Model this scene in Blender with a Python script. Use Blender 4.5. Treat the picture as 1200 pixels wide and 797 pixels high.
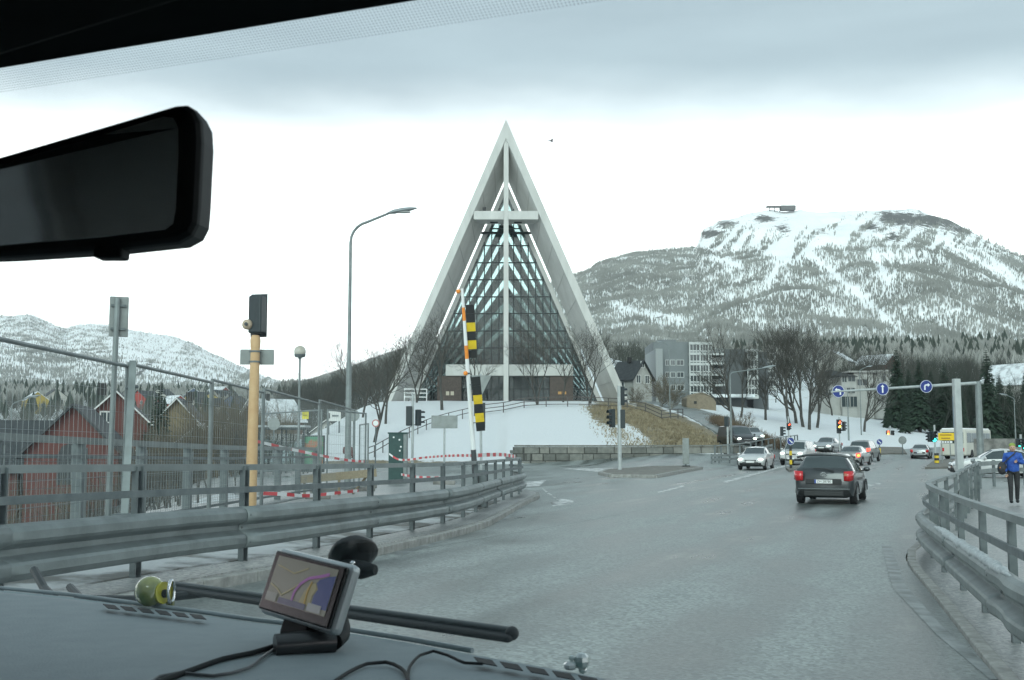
import bpy, bmesh, math, random
import numpy as np
from mathutils import Vector, Matrix, noise as mnoise
from mathutils.geometry import delaunay_2d_cdt
random.seed(7); np.random.seed(7)
for o in list(bpy.data.objects): bpy.data.objects.remove(o)
S = bpy.context.scene
COL = S.collection
# ------------------------------------------------------------------ camera, world, sun, exposure
FPX, HORIZON, EYE = 1290.0, 515.0, 1.95
TH = math.atan((HORIZON - 398.5) / FPX)
cam_d = bpy.data.cameras.new('Camera'); cam = bpy.data.objects.new('Camera', cam_d); COL.objects.link(cam)
cam.location = (0, 0, EYE); cam.rotation_euler = (math.pi/2 + TH, 0, 0)
cam_d.sensor_width = 36; cam_d.lens = FPX / 1200 * 36; cam_d.clip_start = .02; cam_d.clip_end = 30000
S.camera = cam
cam_d.dof.use_dof = True; cam_d.dof.focus_distance = 60; cam_d.dof.aperture_fstop = 42
S.view_settings.view_transform = 'Standard'; S.view_settings.look = 'None'
S.view_settings.gamma = 1; S.view_settings.use_curve_mapping = False
S.view_settings.exposure = 0.6
S.render.engine = 'CYCLES'
S.cycles.use_denoising = True
try: S.cycles.denoiser = 'OPENIMAGEDENOISE'
except Exception: pass
S.cycles.max_bounces = 8; S.cycles.transparent_max_bounces = 24; S.cycles.diffuse_bounces = 3
S.cycles.glossy_bounces = 3; S.cycles.volume_bounces = 0; S.cycles.sample_clamp_indirect = 6
S.cycles.caustics_reflective = False; S.cycles.caustics_refractive = False

SUN_EL, SUN_AZ = 28.0, 192.0      # high veiled sun behind the cloud, behind the viewer's left shoulder
def N(nt, t, **kw):
    n = nt.nodes.new(t)
    for k, v in kw.items():
        if k.startswith('i_'):
            k = k[2:]; k = int(k) if k.isdigit() else k.replace('_', ' ')
            n.inputs[k].default_value = v
        else: setattr(n, k, v)
    return n
W = bpy.data.worlds.new('World'); S.world = W; W.use_nodes = True
nt = W.node_tree; nt.nodes.clear(); L = nt.links.new
tc = N(nt, 'ShaderNodeTexCoord')
sky = N(nt, 'ShaderNodeTexSky', sky_type='NISHITA', sun_disc=False, sun_elevation=math.radians(SUN_EL), sun_rotation=math.radians(SUN_AZ), dust_density=3.0)
sep = N(nt, 'ShaderNodeSeparateXYZ'); L(tc.outputs['Generated'], sep.inputs[0])
mp = N(nt, 'ShaderNodeMapping'); mp.inputs['Scale'].default_value = (1.6, 1.6, 5.0); L(tc.outputs['Generated'], mp.inputs[0])
n1 = N(nt, 'ShaderNodeTexNoise', i_Scale=1.7, i_Detail=5.0, i_Roughness=.55); L(mp.outputs[0], n1.inputs['Vector'])
mp2 = N(nt, 'ShaderNodeMapping'); mp2.inputs['Scale'].default_value = (1.2, 1.2, 7.0); L(tc.outputs['Generated'], mp2.inputs[0])
n2 = N(nt, 'ShaderNodeTexNoise', i_Scale=1.8, i_Detail=4.0, i_Roughness=.5); L(mp2.outputs[0], n2.inputs['Vector'])
# cloud base: a grey deck overhead that ends over a white overcast band above the horizon
a = N(nt, 'ShaderNodeMath', operation='SUBTRACT', i_1=.5); L(n1.outputs['Fac'], a.inputs[0])
b = N(nt, 'ShaderNodeMath', operation='MULTIPLY_ADD', i_1=.07); L(a.outputs[0], b.inputs[0]); L(sep.outputs['Z'], b.inputs[2])
mr = N(nt, 'ShaderNodeMapRange', interpolation_type='SMOOTHSTEP'); mr.inputs['From Min'].default_value = .185; mr.inputs['From Max'].default_value = .325
L(b.outputs[0], mr.inputs['Value'])
deck = N(nt, 'ShaderNodeValToRGB'); L(n2.outputs['Fac'], deck.inputs[0])
deck.color_ramp.elements[0].position = .28; deck.color_ramp.elements[0].color = (4.0, 4.1, 4.7, 1)
deck.color_ramp.elements[1].position = .78; deck.color_ramp.elements[1].color = (5.9, 5.95, 6.6, 1)
band = N(nt, 'ShaderNodeRGB'); band.outputs[0].default_value = (26.5, 23.0, 23.4, 1)
mx = N(nt, 'ShaderNodeMixRGB'); L(mr.outputs[0], mx.inputs[0]); L(band.outputs[0], mx.inputs[1]); L(deck.outputs[0], mx.inputs[2])
mx2 = N(nt, 'ShaderNodeMixRGB'); mx2.inputs[0].default_value = .93; L(sky.outputs[0], mx2.inputs[1]); L(mx.outputs[0], mx2.inputs[2])
bg = N(nt, 'ShaderNodeBackground', i_Strength=.1); L(mx2.outputs[0], bg.inputs[0])
out = N(nt, 'ShaderNodeOutputWorld'); L(bg.outputs[0], out.inputs[0])
W.cycles.sampling_method = 'MANUAL'; W.cycles.sample_map_resolution = 512

sd = bpy.data.lights.new('sun', 'SUN'); sd.energy = 1.5; sd.angle = math.radians(35); sd.color = (1, .98, .95)
sun = bpy.data.objects.new('sun', sd); COL.objects.link(sun)
sun.rotation_euler = (math.radians(90 - SUN_EL), 0, math.radians(180 - SUN_AZ))

# ------------------------------------------------------------------ helpers
_c, _s = math.cos(TH), math.sin(TH)
def ray(px, py):
    u, v = (px - 600) / FPX, (398.5 - py) / FPX
    return Vector((u, _c - _s * v, _s + _c * v))
def at(px, py, Y):
    d = ray(px, py); return Vector((0, 0, EYE)) + d * (Y / d.y)
def sm(t):
    t = np.clip(t, 0, 1); return t * t * (3 - 2 * t)

def T(x, y):
    """height of the land"""
    x = np.asarray(x, float); y = np.asarray(y, float)
    d = np.hypot(x, y)
    bank = .52 * .5 * (1 + np.cos(np.pi * np.clip(y / 60, 0, 1))) * np.clip((5.5 - x) / 10, 0, 1.15)
    xb = np.interp(y, [0, 30, 42, 58, 84, 100, 140], [-7.4, -7.4, -10, -15, -19, -20, -25])
    z = bank - 4.0 * sm((xb - x) / 9)
    my = np.where(x > -.6, np.interp(y, [84, 87.0, 90, 128, 134], [0, .1, 1.5, 6.3, 6.6]), np.interp(y, [84, 90, 128, 134], [0, .5, 6.2, 6.6]))
    mx = sm((x + 28) / 13) * (1 - sm((x - 12) / 13)) * (1 - sm((y - 230) / 60))
    s = -(x - 20) * .79 + (y - 86) * .613
    hill = np.where(x > 0, np.interp(s, [0, 3, 12, 25, 50, 150], [0, .8, 2.2, 4.2, 7.6, 13.]), 0) * sm((x - 4) / 14)
    z = np.maximum(z + my * mx, hill + np.minimum(z, 0) * 0)  if False else np.where(x > 4, np.maximum(z + my * mx, hill), z + my * mx)
    z = z + 17 * np.exp(-((x + 18) / 46)**2 - ((y - 310) / 62)**2)
    right = sm((x + 60) / 120)
    rise = right * np.interp(d, [230, 400, 700, 1200, 9000], [0, 14, 42, 90, 300]) + (1 - right) * np.interp(d, [170, 320, 600, 1500, 9000], [0, 6, 26, 70, 200])
    return z + rise * (y > 0)
def Tz(x, y): return float(T(x, y))
def G(px, py, off=0):
    """point where the ray through a photo pixel meets the land"""
    d = ray(px, py); z = 0.0
    for i in range(30):
        t = (z - EYE) / d.z if d.z < -1e-4 else 300
        t = min(max(t, 1), 2000)
        p = Vector((0, 0, EYE)) + d * t
        z = .5 * z + .5 * (Tz(p.x, p.y) + off)
    return Vector((p.x, p.y, z))

MATS = {}
def mat(name, col, rough=.7, metal=0, col2=None, scale=4, bump=0, bscale=None, spec=.5, emit=0, coat=0, detail=4, lo=.35, hi=.65, ecol=None, stretch=None):
    if name in MATS: return MATS[name]
    m = bpy.data.materials.new(name); m.use_nodes = True; nt = m.node_tree
    p = nt.nodes['Principled BSDF']
    c = tuple(col) + (1,)
    p.inputs['Base Color'].default_value = c; p.inputs['Roughness'].default_value = rough; p.inputs['Metallic'].default_value = metal
    p.inputs['Specular IOR Level'].default_value = spec; p.inputs['Coat Weight'].default_value = coat
    if emit: p.inputs['Emission Color'].default_value = tuple(ecol or col) + (1,); p.inputs['Emission Strength'].default_value = emit
    if col2 is not None or bump:
        tc = N(nt, 'ShaderNodeTexCoord'); src = tc.outputs['Object']
        if stretch:
            mp = N(nt, 'ShaderNodeMapping'); mp.inputs['Scale'].default_value = stretch; nt.links.new(src, mp.inputs[0]); src = mp.outputs[0]
        if col2 is not None:
            n = N(nt, 'ShaderNodeTexNoise', i_Scale=scale, i_Detail=detail, i_Roughness=.6); nt.links.new(src, n.inputs['Vector'])
            r = N(nt, 'ShaderNodeValToRGB'); r.color_ramp.elements[0].position = lo; r.color_ramp.elements[1].position = hi
            r.color_ramp.elements[0].color = c; r.color_ramp.elements[1].color = tuple(col2) + (1,)
            nt.links.new(n.outputs['Fac'], r.inputs[0]); nt.links.new(r.outputs[0], p.inputs['Base Color'])
        if bump:
            n = N(nt, 'ShaderNodeTexNoise', i_Scale=bscale or scale * 4, i_Detail=3.0); nt.links.new(src, n.inputs['Vector'])
            bp = N(nt, 'ShaderNodeBump', i_Strength=bump, i_Distance=.02); nt.links.new(n.outputs['Fac'], bp.inputs['Height']); nt.links.new(bp.outputs[0], p.inputs['Normal'])
    MATS[name] = m; return m
def glass(name, tint, gloss=.08, rough=.02, fres=True):
    if name in MATS: return MATS[name]
    m = bpy.data.materials.new(name); m.use_nodes = True; nt = m.node_tree; nt.nodes.clear()
    tr = N(nt, 'ShaderNodeBsdfTransparent'); tr.inputs[0].default_value = tuple(tint) + (1,)
    gl = N(nt, 'ShaderNodeBsdfGlossy', i_Roughness=rough); gl.inputs[0].default_value = (1, 1, 1, 1)
    mx = N(nt, 'ShaderNodeMixShader'); o = N(nt, 'ShaderNodeOutputMaterial')
    mx.inputs[0].default_value = gloss
    if fres:
        lw = N(nt, 'ShaderNodeFresnel', i_IOR=1.45); mu = N(nt, 'ShaderNodeMath', operation='MULTIPLY', i_1=gloss / .04); nt.links.new(lw.outputs[0], mu.inputs[0])
        mi = N(nt, 'ShaderNodeMath', operation='MINIMUM', i_1=.9); nt.links.new(mu.outputs[0], mi.inputs[0]); nt.links.new(mi.outputs[0], mx.inputs[0])
    nt.links.new(tr.outputs[0], mx.inputs[1]); nt.links.new(gl.outputs[0], mx.inputs[2]); nt.links.new(mx.outputs[0], o.inputs[0])
    MATS[name] = m; return m

ORG = {}
class MB:
    def __init__(s): s.v = []; s.f = []; s.m = []
    def add(s, vs, fs, m=0):
        o = len(s.v); s.v.extend([tuple(p) for p in vs]); s.f.extend([tuple(i + o for i in f) for f in fs]); s.m.extend([m] * len(fs)); return s
    def box(s, c, d, R=None, m=0):
        x, y, z = d[0] / 2, d[1] / 2, d[2] / 2
        vs = [Vector((i, j, k)) for i in (-x, x) for j in (-y, y) for k in (-z, z)]
        if R is not None:
            if isinstance(R, (int, float)): R = Matrix.Rotation(R, 3, 'Z')
            vs = [R @ p for p in vs]
        c = Vector(c)
        return s.add([p + c for p in vs], [(0, 1, 3, 2), (4, 6, 7, 5), (0, 4, 5, 1), (2, 3, 7, 6), (0, 2, 6, 4), (1, 5, 7, 3)], m)
    def bar(s, p, q, w, h, up=(0, 0, 1), m=0):
        p, q = Vector(p), Vector(q); d = q - p; l = d.length; y = d.normalized(); u = Vector(up)
        x = y.cross(u); x = x.normalized() if x.length > 1e-5 else Vector((1, 0, 0)); z = x.cross(y)
        return s.box((p + q) / 2, (w, l, h), Matrix((x, y, z)).transposed(), m)
    def tube(s, pts, r, n=8, caps=True, m=0):
        pts = [Vector(p) for p in pts]; k = len(pts)
        rs = [r] * k if isinstance(r, (int, float)) else list(r)
        t0 = (pts[1] - pts[0]).normalized(); ref = Vector((0, 0, 1)) if abs(t0.z) < .9 else Vector((1, 0, 0))
        x = t0.cross(ref).normalized(); vs = []
        for i in range(k):
            t = (pts[min(i + 1, k - 1)] - pts[max(i - 1, 0)]).normalized()
            x = (x - t * x.dot(t)); x = x.normalized() if x.length > 1e-6 else t.orthogonal().normalized()
            y = t.cross(x)
            for j in range(n):
                a = 2 * math.pi * j / n; vs.append(pts[i] + (x * math.cos(a) + y * math.sin(a)) * rs[i])
        fs = [(i * n + j, i * n + (j + 1) % n, (i + 1) * n + (j + 1) % n, (i + 1) * n + j) for i in range(k - 1) for j in range(n)]
        if caps: fs += [tuple(range(n - 1, -1, -1)), tuple((k - 1) * n + j for j in range(n))]
        return s.add(vs, fs, m)
    def cyl(s, p, q, r, r2=None, n=12, m=0): return s.tube([p, q], [r, r if r2 is None else r2], n, True, m)
    def prism(s, poly, d, m=0):
        """poly: 3-D points of a planar outline, pushed along d"""
        poly = [Vector(p) for p in poly]; d = Vector(d); n = len(poly)
        return s.add(poly + [p + d for p in poly], [tuple(range(n - 1, -1, -1)), tuple(range(n, 2 * n))] + [(i, (i + 1) % n, n + (i + 1) % n, n + i) for i in range(n)], m)
    def ball(s, c, r, sc=(1, 1, 1), nu=14, nv=9, m=0):
        c = Vector(c); vs = []
        for i in range(nv + 1):
            ph = math.pi * i / nv
            for j in range(nu):
                a = 2 * math.pi * j / nu
                vs.append(c + Vector((math.sin(ph) * math.cos(a) * sc[0], math.sin(ph) * math.sin(a) * sc[1], math.cos(ph) * sc[2])) * r)
        return s.add(vs, [(i * nu + j, (i + 1) * nu + j, (i + 1) * nu + (j + 1) % nu, i * nu + (j + 1) % nu) for i in range(nv) for j in range(nu)], m)
    def disc(s, c, r, nrm, t, n=20, m=0):
        c = Vector(c); d = Vector(nrm).normalized() * t; return s.cyl(c - d / 2, c + d / 2, r, n=n, m=m)
    def build(s, name, mats, parent=None, world=False, smooth=None, bevel=0, sub=0, solid=0):
        me = bpy.data.meshes.new(name)
        vs = s.v
        if world and parent is not None:
            o = ORG[parent.name]; vs = [(p[0] - o[0], p[1] - o[1], p[2] - o[2]) for p in vs]
        me.from_pydata(vs, [], s.f)
        for m in (mats if isinstance(mats, (list, tuple)) else [mats]): me.materials.append(m)
        if any(s.m): me.polygons.foreach_set('material_index', s.m)
        if smooth is not None:
            me.polygons.foreach_set('use_smooth', [True] * len(me.polygons))
            me.update(); me.set_sharp_from_angle(angle=math.radians(smooth))
        me.update()
        ob = bpy.data.objects.new(name, me); COL.objects.link(ob)
        if parent is not None: ob.parent = parent
        ORG[ob.name] = ORG[parent.name] if parent is not None else Vector((0, 0, 0))
        if bevel:
            b = ob.modifiers.new('Bevel', 'BEVEL'); b.width = bevel; b.segments = 3; b.limit_method = 'ANGLE'; b.angle_limit = math.radians(40)
        if solid:
            b = ob.modifiers.new('Solidify', 'SOLIDIFY'); b.thickness = solid
        if sub:
            b = ob.modifiers.new('Subdivision', 'SUBSURF'); b.levels = sub; b.render_levels = sub
        return ob
def tag(o, label=None, cat=None, group=None, kind=None):
    if label: o['label'] = label
    if cat: o['category'] = cat
    if group: o['group'] = group
    if kind: o['kind'] = kind
    return o
def thing(name, label, cat, loc=(0, 0, 0), rz=0, group=None):
    o = bpy.data.objects.new(name, None); COL.objects.link(o); o.empty_display_size = .2
    o.location = loc; o.rotation_euler = (0, 0, rz); ORG[o.name] = Vector(loc)
    return tag(o, label, cat, group)
def copy_tree(o, parent=None, loc=None, rz=None, sc=None, label=None, group=None):
    c = o.copy(); COL.objects.link(c); ORG[c.name] = Vector(loc) if loc is not None else Vector((0, 0, 0))
    if parent is not None: c.parent = parent
    if loc is not None: c.location = loc
    if rz is not None: c.rotation_euler = (0, 0, rz)
    if sc is not None: c.scale = sc if hasattr(sc, '__len__') else (sc, sc, sc)
    if label: c['label'] = label
    if group: c['group'] = group
    for ch in list(o.children): copy_tree(ch, c)
    return c
def np_mesh(name, v, faces_flat, nper, material, parent=None, attrs=None, smooth=False):
    """fast mesh: v (n,3), faces (m,nper)"""
    me = bpy.data.meshes.new(name); v = np.asarray(v, np.float32); f = np.asarray(faces_flat, np.int32)
    me.vertices.add(len(v)); me.vertices.foreach_set('co', v.ravel())
    me.loops.add(f.size); me.loops.foreach_set('vertex_index', f.ravel())
    me.polygons.add(len(f)); me.polygons.foreach_set('loop_start', np.arange(0, f.size, nper, dtype=np.int32))
    me.update(calc_edges=True)
    if smooth: me.polygons.foreach_set('use_smooth', np.ones(len(f), bool))
    for k, a in (attrs or {}).items():
        at_ = me.attributes.new(k, 'FLOAT', 'POINT'); at_.data.foreach_set('value', np.asarray(a, np.float32).ravel())
    me.materials.append(material)
    ob = bpy.data.objects.new(name, me); COL.objects.link(ob)
    if parent is not None: ob.parent = parent
    ORG[ob.name] = Vector((0, 0, 0)); return ob
def text_mesh(name, txt, size, M4, material, parent, ext=.001):
    cu = bpy.data.curves.new(name, 'FONT'); cu.body = txt; cu.size = size; cu.align_x = 'CENTER'; cu.align_y = 'CENTER'; cu.extrude = ext
    ob = bpy.data.objects.new(name + '_tmp', cu); COL.objects.link(ob)
    dg = bpy.context.evaluated_depsgraph_get(); me = bpy.data.meshes.new_from_object(ob.evaluated_get(dg))
    bpy.data.objects.remove(ob); me.transform(M4); me.materials.clear(); me.materials.append(material)
    o = bpy.data.objects.new(name, me); COL.objects.link(o); o.parent = parent; ORG[o.name] = ORG[parent.name]; return o
def vnoise(x, y, sc, seed=0, oct=4):
    """numpy value noise in 0..1"""
    r = np.random.RandomState(seed).rand(256, 256); out = 0; amp = 1; tot = 0
    for k in range(oct):
        u = np.asarray(x) / sc * 2**k + 31.7 * k; w = np.asarray(y) / sc * 2**k + 17.3 * k
        iu, iw = np.floor(u).astype(int), np.floor(w).astype(int); fu, fw = u - iu, w - iw
        fu = fu * fu * (3 - 2 * fu); fw = fw * fw * (3 - 2 * fw)
        g = lambda a, b: r[(iu + a) & 255, (iw + b) & 255]
        out = out + amp * ((g(0, 0) * (1 - fu) + g(1, 0) * fu) * (1 - fw) + (g(0, 1) * (1 - fu) + g(1, 1) * fu) * fw); tot += amp; amp *= .5
    return out / tot
def inpoly(x, y, poly):
    x = np.asarray(x); y = np.asarray(y); r = np.zeros(x.shape, bool); n = len(poly)
    for i in range(n):
        x0, y0 = poly[i][0], poly[i][1]; x1, y1 = poly[(i + 1) % n][0], poly[(i + 1) % n][1]
        if y0 == y1: continue
        c = ((y0 > y) != (y1 > y)) & (x < (x1 - x0) * (y - y0) / (y1 - y0) + x0); r ^= c
    return r
def smooth_path(pts, step=.5):
    pts = [Vector(p) for p in pts]; out = []
    for i in range(len(pts) - 1):
        p0, p1, p2, p3 = pts[max(i - 1, 0)], pts[i], pts[i + 1], pts[min(i + 2, len(pts) - 1)]
        n = max(1, int((p2 - p1).length / step))
        for k in range(n):
            t = k / n; out.append(.5 * (2 * p1 + (p2 - p0) * t + (2 * p0 - 5 * p1 + 4 * p2 - p3) * t * t + (3 * p1 - p0 - 3 * p2 + p3) * t**3))
    out.append(pts[-1]); return out
def offset_path(pts, d):
    out = []
    for i, p in enumerate(pts):
        t = pts[min(i + 1, len(pts) - 1)] - pts[max(i - 1, 0)]; n = Vector((-t.y, t.x, 0)).normalized(); out.append(p + n * d)
    return out
# ------------------------------------------------------------------ road layout (plan view, metres)
LRAIL = smooth_path([(-7.0, -10, 0), (-5.6, 2, 0), (-4.9, 6, 0), (-4.25, 9.1, 0), (-3.55, 11.8, 0), (-2.95, 13.6, 0), (-2.1, 17, 0), (-1.49, 19.6, 0), (-1.0, 22.4, 0), (-.6, 26.4, 0), (-.28, 29.8, 0), (.02, 32.6, 0), (.3, 35, 0), (.32, 37.2, 0), (-.1, 39.4, 0)], .35)
RRAIL = smooth_path([(1.2, -6, 0), (2.4, 2, 0), (3.25, 5.6, 0), (4.1, 8.8, 0), (4.93, 11.75, 0), (5.7, 14.5, 0), (6.4, 17.1, 0), (7.0, 18.9, 0), (7.9, 20.8, 0), (9.6, 24.2, 0), (12.0, 29.5, 0), (14.6, 35.0, 0), (15.9, 38.5, 0), (17.4, 42, 0)], .35)
LKERB = offset_path(LRAIL, -.55)     # the road side of the left rail
RKERB = offset_path(RRAIL, .30)
ROAD = [(p.x, p.y) for p in LKERB] + [(-1.2, 42.5), (-4, 46), (-10, 52), (-16, 56.5), (-30, 61), (-70, 66), (-70, 84), (-30, 84), (-8, 84.2), (.2, 85.4), (16.2, 86.4), (18.0, 87.4),
        (25, 95), (42, 120), (66, 155), (128, 226), (150, 215), (90, 110), (60, 74), (40, 57), (24, 47)] + [(p.x, p.y) for p in reversed(RKERB)]
SIDE = smooth_path([(18.2, 87.6, 0), (19.2, 92, 0), (19.8, 100, 0), (21, 120, 0), (22, 150, 0), (20, 185, 0)], 3), smooth_path([(25.5, 95.6, 0), (25.2, 98, 0), (25.6, 104, 0), (27, 122, 0), (28, 150, 0), (26, 187, 0)], 3)
SIDEROAD = [(p.x, p.y) for p in SIDE[0]] + [(p.x, p.y) for p in reversed(SIDE[1])]
LWALK = [(-9.5, -12), (-9.0, 6), (-7.2, 20), (-7.0, 30), (-9.5, 38), (-15, 46), (-21, 52), (-24, 58.2), (-15.8, 56.0), (-10, 51.6), (-4, 45.6), (-1.2, 42.1)] + [(p.x, p.y) for p in reversed(offset_path(LRAIL, -.42))]
RWALK = [(p.x, p.y) for p in offset_path(RRAIL, .17)] + [(23.8, 46.6), (40, 56.6), (41, 52), (26, 42), (19.5, 32), (15, 20), (11, 8), (8, -6)]

def sheet(name, poly, off, material, step=2.0, skirt=.5, label=None, kind='structure', zf=None, parent=None):
    zf = zf or T
    pts = [Vector((p[0], p[1])) for p in poly]; n = len(pts); edges = [(i, (i + 1) % n) for i in range(n)]
    xs = [p.x for p in pts]; ys = [p.y for p in pts]
    gx, gy = np.meshgrid(np.arange(min(xs), max(xs), step), np.arange(min(ys), max(ys), step)); gx, gy = gx.ravel(), gy.ravel()
    k = inpoly(gx, gy, poly); pts = pts + [Vector((float(a), float(b))) for a, b in zip(gx[k], gy[k])]
    vs, _, fs, *_r = delaunay_2d_cdt(pts, edges, [list(range(n))], 1, 1e-4)
    X = np.array([p.x for p in vs]); Y = np.array([p.y for p in vs]); Z = zf(X, Y) + off
    mb = MB(); mb.add(np.stack([X, Y, Z], 1).tolist(), [tuple(f) for f in fs])
    o = len(mb.v); ring = [(p[0], p[1], float(zf(p[0], p[1])) + off) for p in poly]
    if skirt: mb.add(ring + [(p[0], p[1], p[2] - skirt) for p in ring], [(i, i + n, (i + 1) % n + n, (i + 1) % n) for i in range(n)])
    ob = mb.build(name, material, parent); 
    bm = bmesh.new(); bm.from_mesh(ob.data); bmesh.ops.recalc_face_normals(bm, faces=bm.faces)
    up = [f for f in bm.faces if abs(f.normal.z) > .5 and f.normal.z < 0]; bmesh.ops.reverse_faces(bm, faces=up); bm.to_mesh(ob.data); bm.free()
    if parent is None: tag(ob, label, None, None, kind)
    return ob

# asphalt: worn, damp, salted; streaks run along the lanes
def asphalt(name, dark, light, wet=.5):
    m = bpy.data.materials.new(name); m.use_nodes = True; nt = m.node_tree; L = nt.links.new; p = nt.nodes['Principled BSDF']
    tc = N(nt, 'ShaderNodeTexCoord'); sp = N(nt, 'ShaderNodeSeparateXYZ'); L(tc.outputs['Object'], sp.inputs[0])
    u = N(nt, 'ShaderNodeMath', operation='MULTIPLY_ADD', i_1=-.38); L(sp.outputs['Y'], u.inputs[0]); L(sp.outputs['X'], u.inputs[2])
    v = N(nt, 'ShaderNodeMath', operation='MULTIPLY', i_1=.035); L(sp.outputs['Y'], v.inputs[0])
    cb = N(nt, 'ShaderNodeCombineXYZ'); L(u.outputs[0], cb.inputs[0]); L(v.outputs[0], cb.inputs[1])
    ns = N(nt, 'ShaderNodeTexNoise', i_Scale=.8, i_Detail=6.0, i_Roughness=.6); L(cb.outputs[0], ns.inputs['Vector'])
    nb = N(nt, 'ShaderNodeTexNoise', i_Scale=.22, i_Detail=5.0, i_Roughness=.6); L(tc.outputs['Object'], nb.inputs['Vector'])
    ng = N(nt, 'ShaderNodeTexVoronoi', i_Scale=30.0); L(tc.outputs['Object'], ng.inputs['Vector'])
    nf = N(nt, 'ShaderNodeTexNoise', i_Scale=120.0, i_Detail=2.0); L(tc.outputs['Object'], nf.inputs['Vector'])
    wv = N(nt, 'ShaderNodeMath', operation='MULTIPLY', i_1=3.59); L(u.outputs[0], wv.inputs[0]); sn_ = N(nt, 'ShaderNodeMath', operation='SINE'); L(wv.outputs[0], sn_.inputs[0])      # wheel tracks, 1.75 m apart
    nsw = N(nt, 'ShaderNodeMath', operation='MULTIPLY_ADD', i_1=.085); L(sn_.outputs[0], nsw.inputs[0]); L(ns.outputs['Fac'], nsw.inputs[2])
    a = N(nt, 'ShaderNodeMath', operation='ADD'); L(nsw.outputs[0], a.inputs[0]); L(nb.outputs['Fac'], a.inputs[1])
    r = N(nt, 'ShaderNodeValToRGB'); r.color_ramp.elements[0].position = .43; r.color_ramp.elements[1].position = .57
    r.color_ramp.elements[0].color = (*dark, 1); r.color_ramp.elements[1].color = (*light, 1)
    h = N(nt, 'ShaderNodeMath', operation='MULTIPLY', i_1=.5); L(a.outputs[0], h.inputs[0]); L(h.outputs[0], r.inputs[0])
    g = N(nt, 'ShaderNodeMixRGB', blend_type='MULTIPLY', i_0=.75); L(r.outputs[0], g.inputs[1])
    gr = N(nt, 'ShaderNodeValToRGB'); L(ng.outputs['Color'], gr.inputs[0]); gr.color_ramp.elements[0].color = (.4, .4, .4, 1); gr.color_ramp.elements[1].color = (1.65, 1.64, 1.62, 1)
    L(gr.outputs[0], g.inputs[2]); L(g.outputs[0], p.inputs['Base Color'])
    rr = N(nt, 'ShaderNodeMapRange'); rr.inputs['From Min'].default_value = .38; rr.inputs['From Max'].default_value = .62; rr.inputs['To Min'].default_value = .26; rr.inputs['To Max'].default_value = .6
    L(h.outputs[0], rr.inputs['Value']); L(rr.outputs[0], p.inputs['Roughness'])
    ad = N(nt, 'ShaderNodeMath', operation='ADD'); L(ng.outputs['Distance'], ad.inputs[0]); L(nf.outputs['Fac'], ad.inputs[1])
    bp = N(nt, 'ShaderNodeBump', i_Strength=.35, i_Distance=.006); L(ad.outputs[0], bp.inputs['Height']); L(bp.outputs[0], p.inputs['Normal'])
    p.inputs['Specular IOR Level'].default_value = wet
    return m
ASPH = asphalt('asphalt_damp', (.075, .088, .085), (.235, .258, .25), .95)
ASPH2 = asphalt('asphalt_walkway', (.15, .155, .155), (.33, .335, .33), .6)
CONC = mat('concrete', (.24, .24, .23), .8, col2=(.38, .38, .36), scale=3, bump=.3, bscale=40)
CONC_D = mat('concrete_dirty', (.13, .13, .12), .85, col2=(.27, .265, .25), scale=2, bump=.3, bscale=30)
road = sheet('road', ROAD, .004, ASPH, 2.0)
side_road = sheet('side_road', SIDEROAD, .012, ASPH, 3.0)
lwalk = sheet('pavement', LWALK, .13, ASPH2, 2.0)
rwalk = sheet('pavement', RWALK, .03, ASPH2, 2.0)

# kerbstones
KERB = mat('kerb_stone', (.22, .22, .21), .8, col2=(.36, .36, .34), scale=6, bump=.3, bscale=60)
def kerb(path, side, name='kerb', h=.14, w=.16, seg=1.0, lbl=None):
    root = thing(name, lbl, None, (path[0].x, path[0].y, Tz(path[0].x, path[0].y))); root['kind'] = 'structure'
    acc = 0; st = 0; runs = []
    for i in range(1, len(path)):
        acc += (path[i] - path[i - 1]).length
        if acc >= seg or i == len(path) - 1: runs.append((path[st], path[i])); st = i; acc = 0
    for k, (p, q) in enumerate(runs):
        d = (q - p); n = Vector((-d.y, d.x, 0)).normalized() * (w / 2 * side); e = d.normalized() * .006
        jig = random.uniform(-.008, .008)
        a = Vector((p.x, p.y, Tz(p.x, p.y) + h / 2 - .09)) + n * (1 + jig) + e; b = Vector((q.x, q.y, Tz(q.x, q.y) + h / 2 - .09)) + n - e
        MB().bar(a, b, w, h + .2).build('kerbstone', KERB, root, True, bevel=.015)
    return root
kerb([p for p in LKERB if p.y > 4], 1, h=.11, lbl='grey kerb under the left guardrail')
kerb([p for p in RKERB if 3 < p.y], -1, h=.05, w=.13, seg=1.5, lbl='grey kerb under the right guardrail')
# worn white paint, and the slush lines beside the kerbs
PAINT = mat('road_paint', (.62, .63, .62), .7, col2=(.16, .165, .165), scale=2.2, lo=.44, hi=.6, detail=6)
def patch(px, name='road_marking', m=None, off=.010, lbl='worn white paint on the road'):
    pts = [G(*p) for p in px]; o = sheet(name, [(p.x, p.y) for p in pts], off, m or PAINT, 1.5, 0); return o
patch([(607, 566), (640, 563), (632, 570), (611, 571)])
patch([(634, 571), (652, 584), (672, 587), (672, 591), (648, 594), (645, 589), (656, 588), (640, 578)])
patch([(655, 549), (760, 549.6), (736, 552), (700, 553)])
patch([(845, 565), (930, 543), (934, 543.5), (852, 566)])
patch([(770, 577), (800, 569), (803, 570), (774, 578)])
patch([(1012, 569), (1030, 566), (1033, 567.5), (1016, 570.5)])
TAR = mat('tar_seam', (.06, .064, .066), .5, col2=(.17, .175, .175), scale=2)
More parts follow.
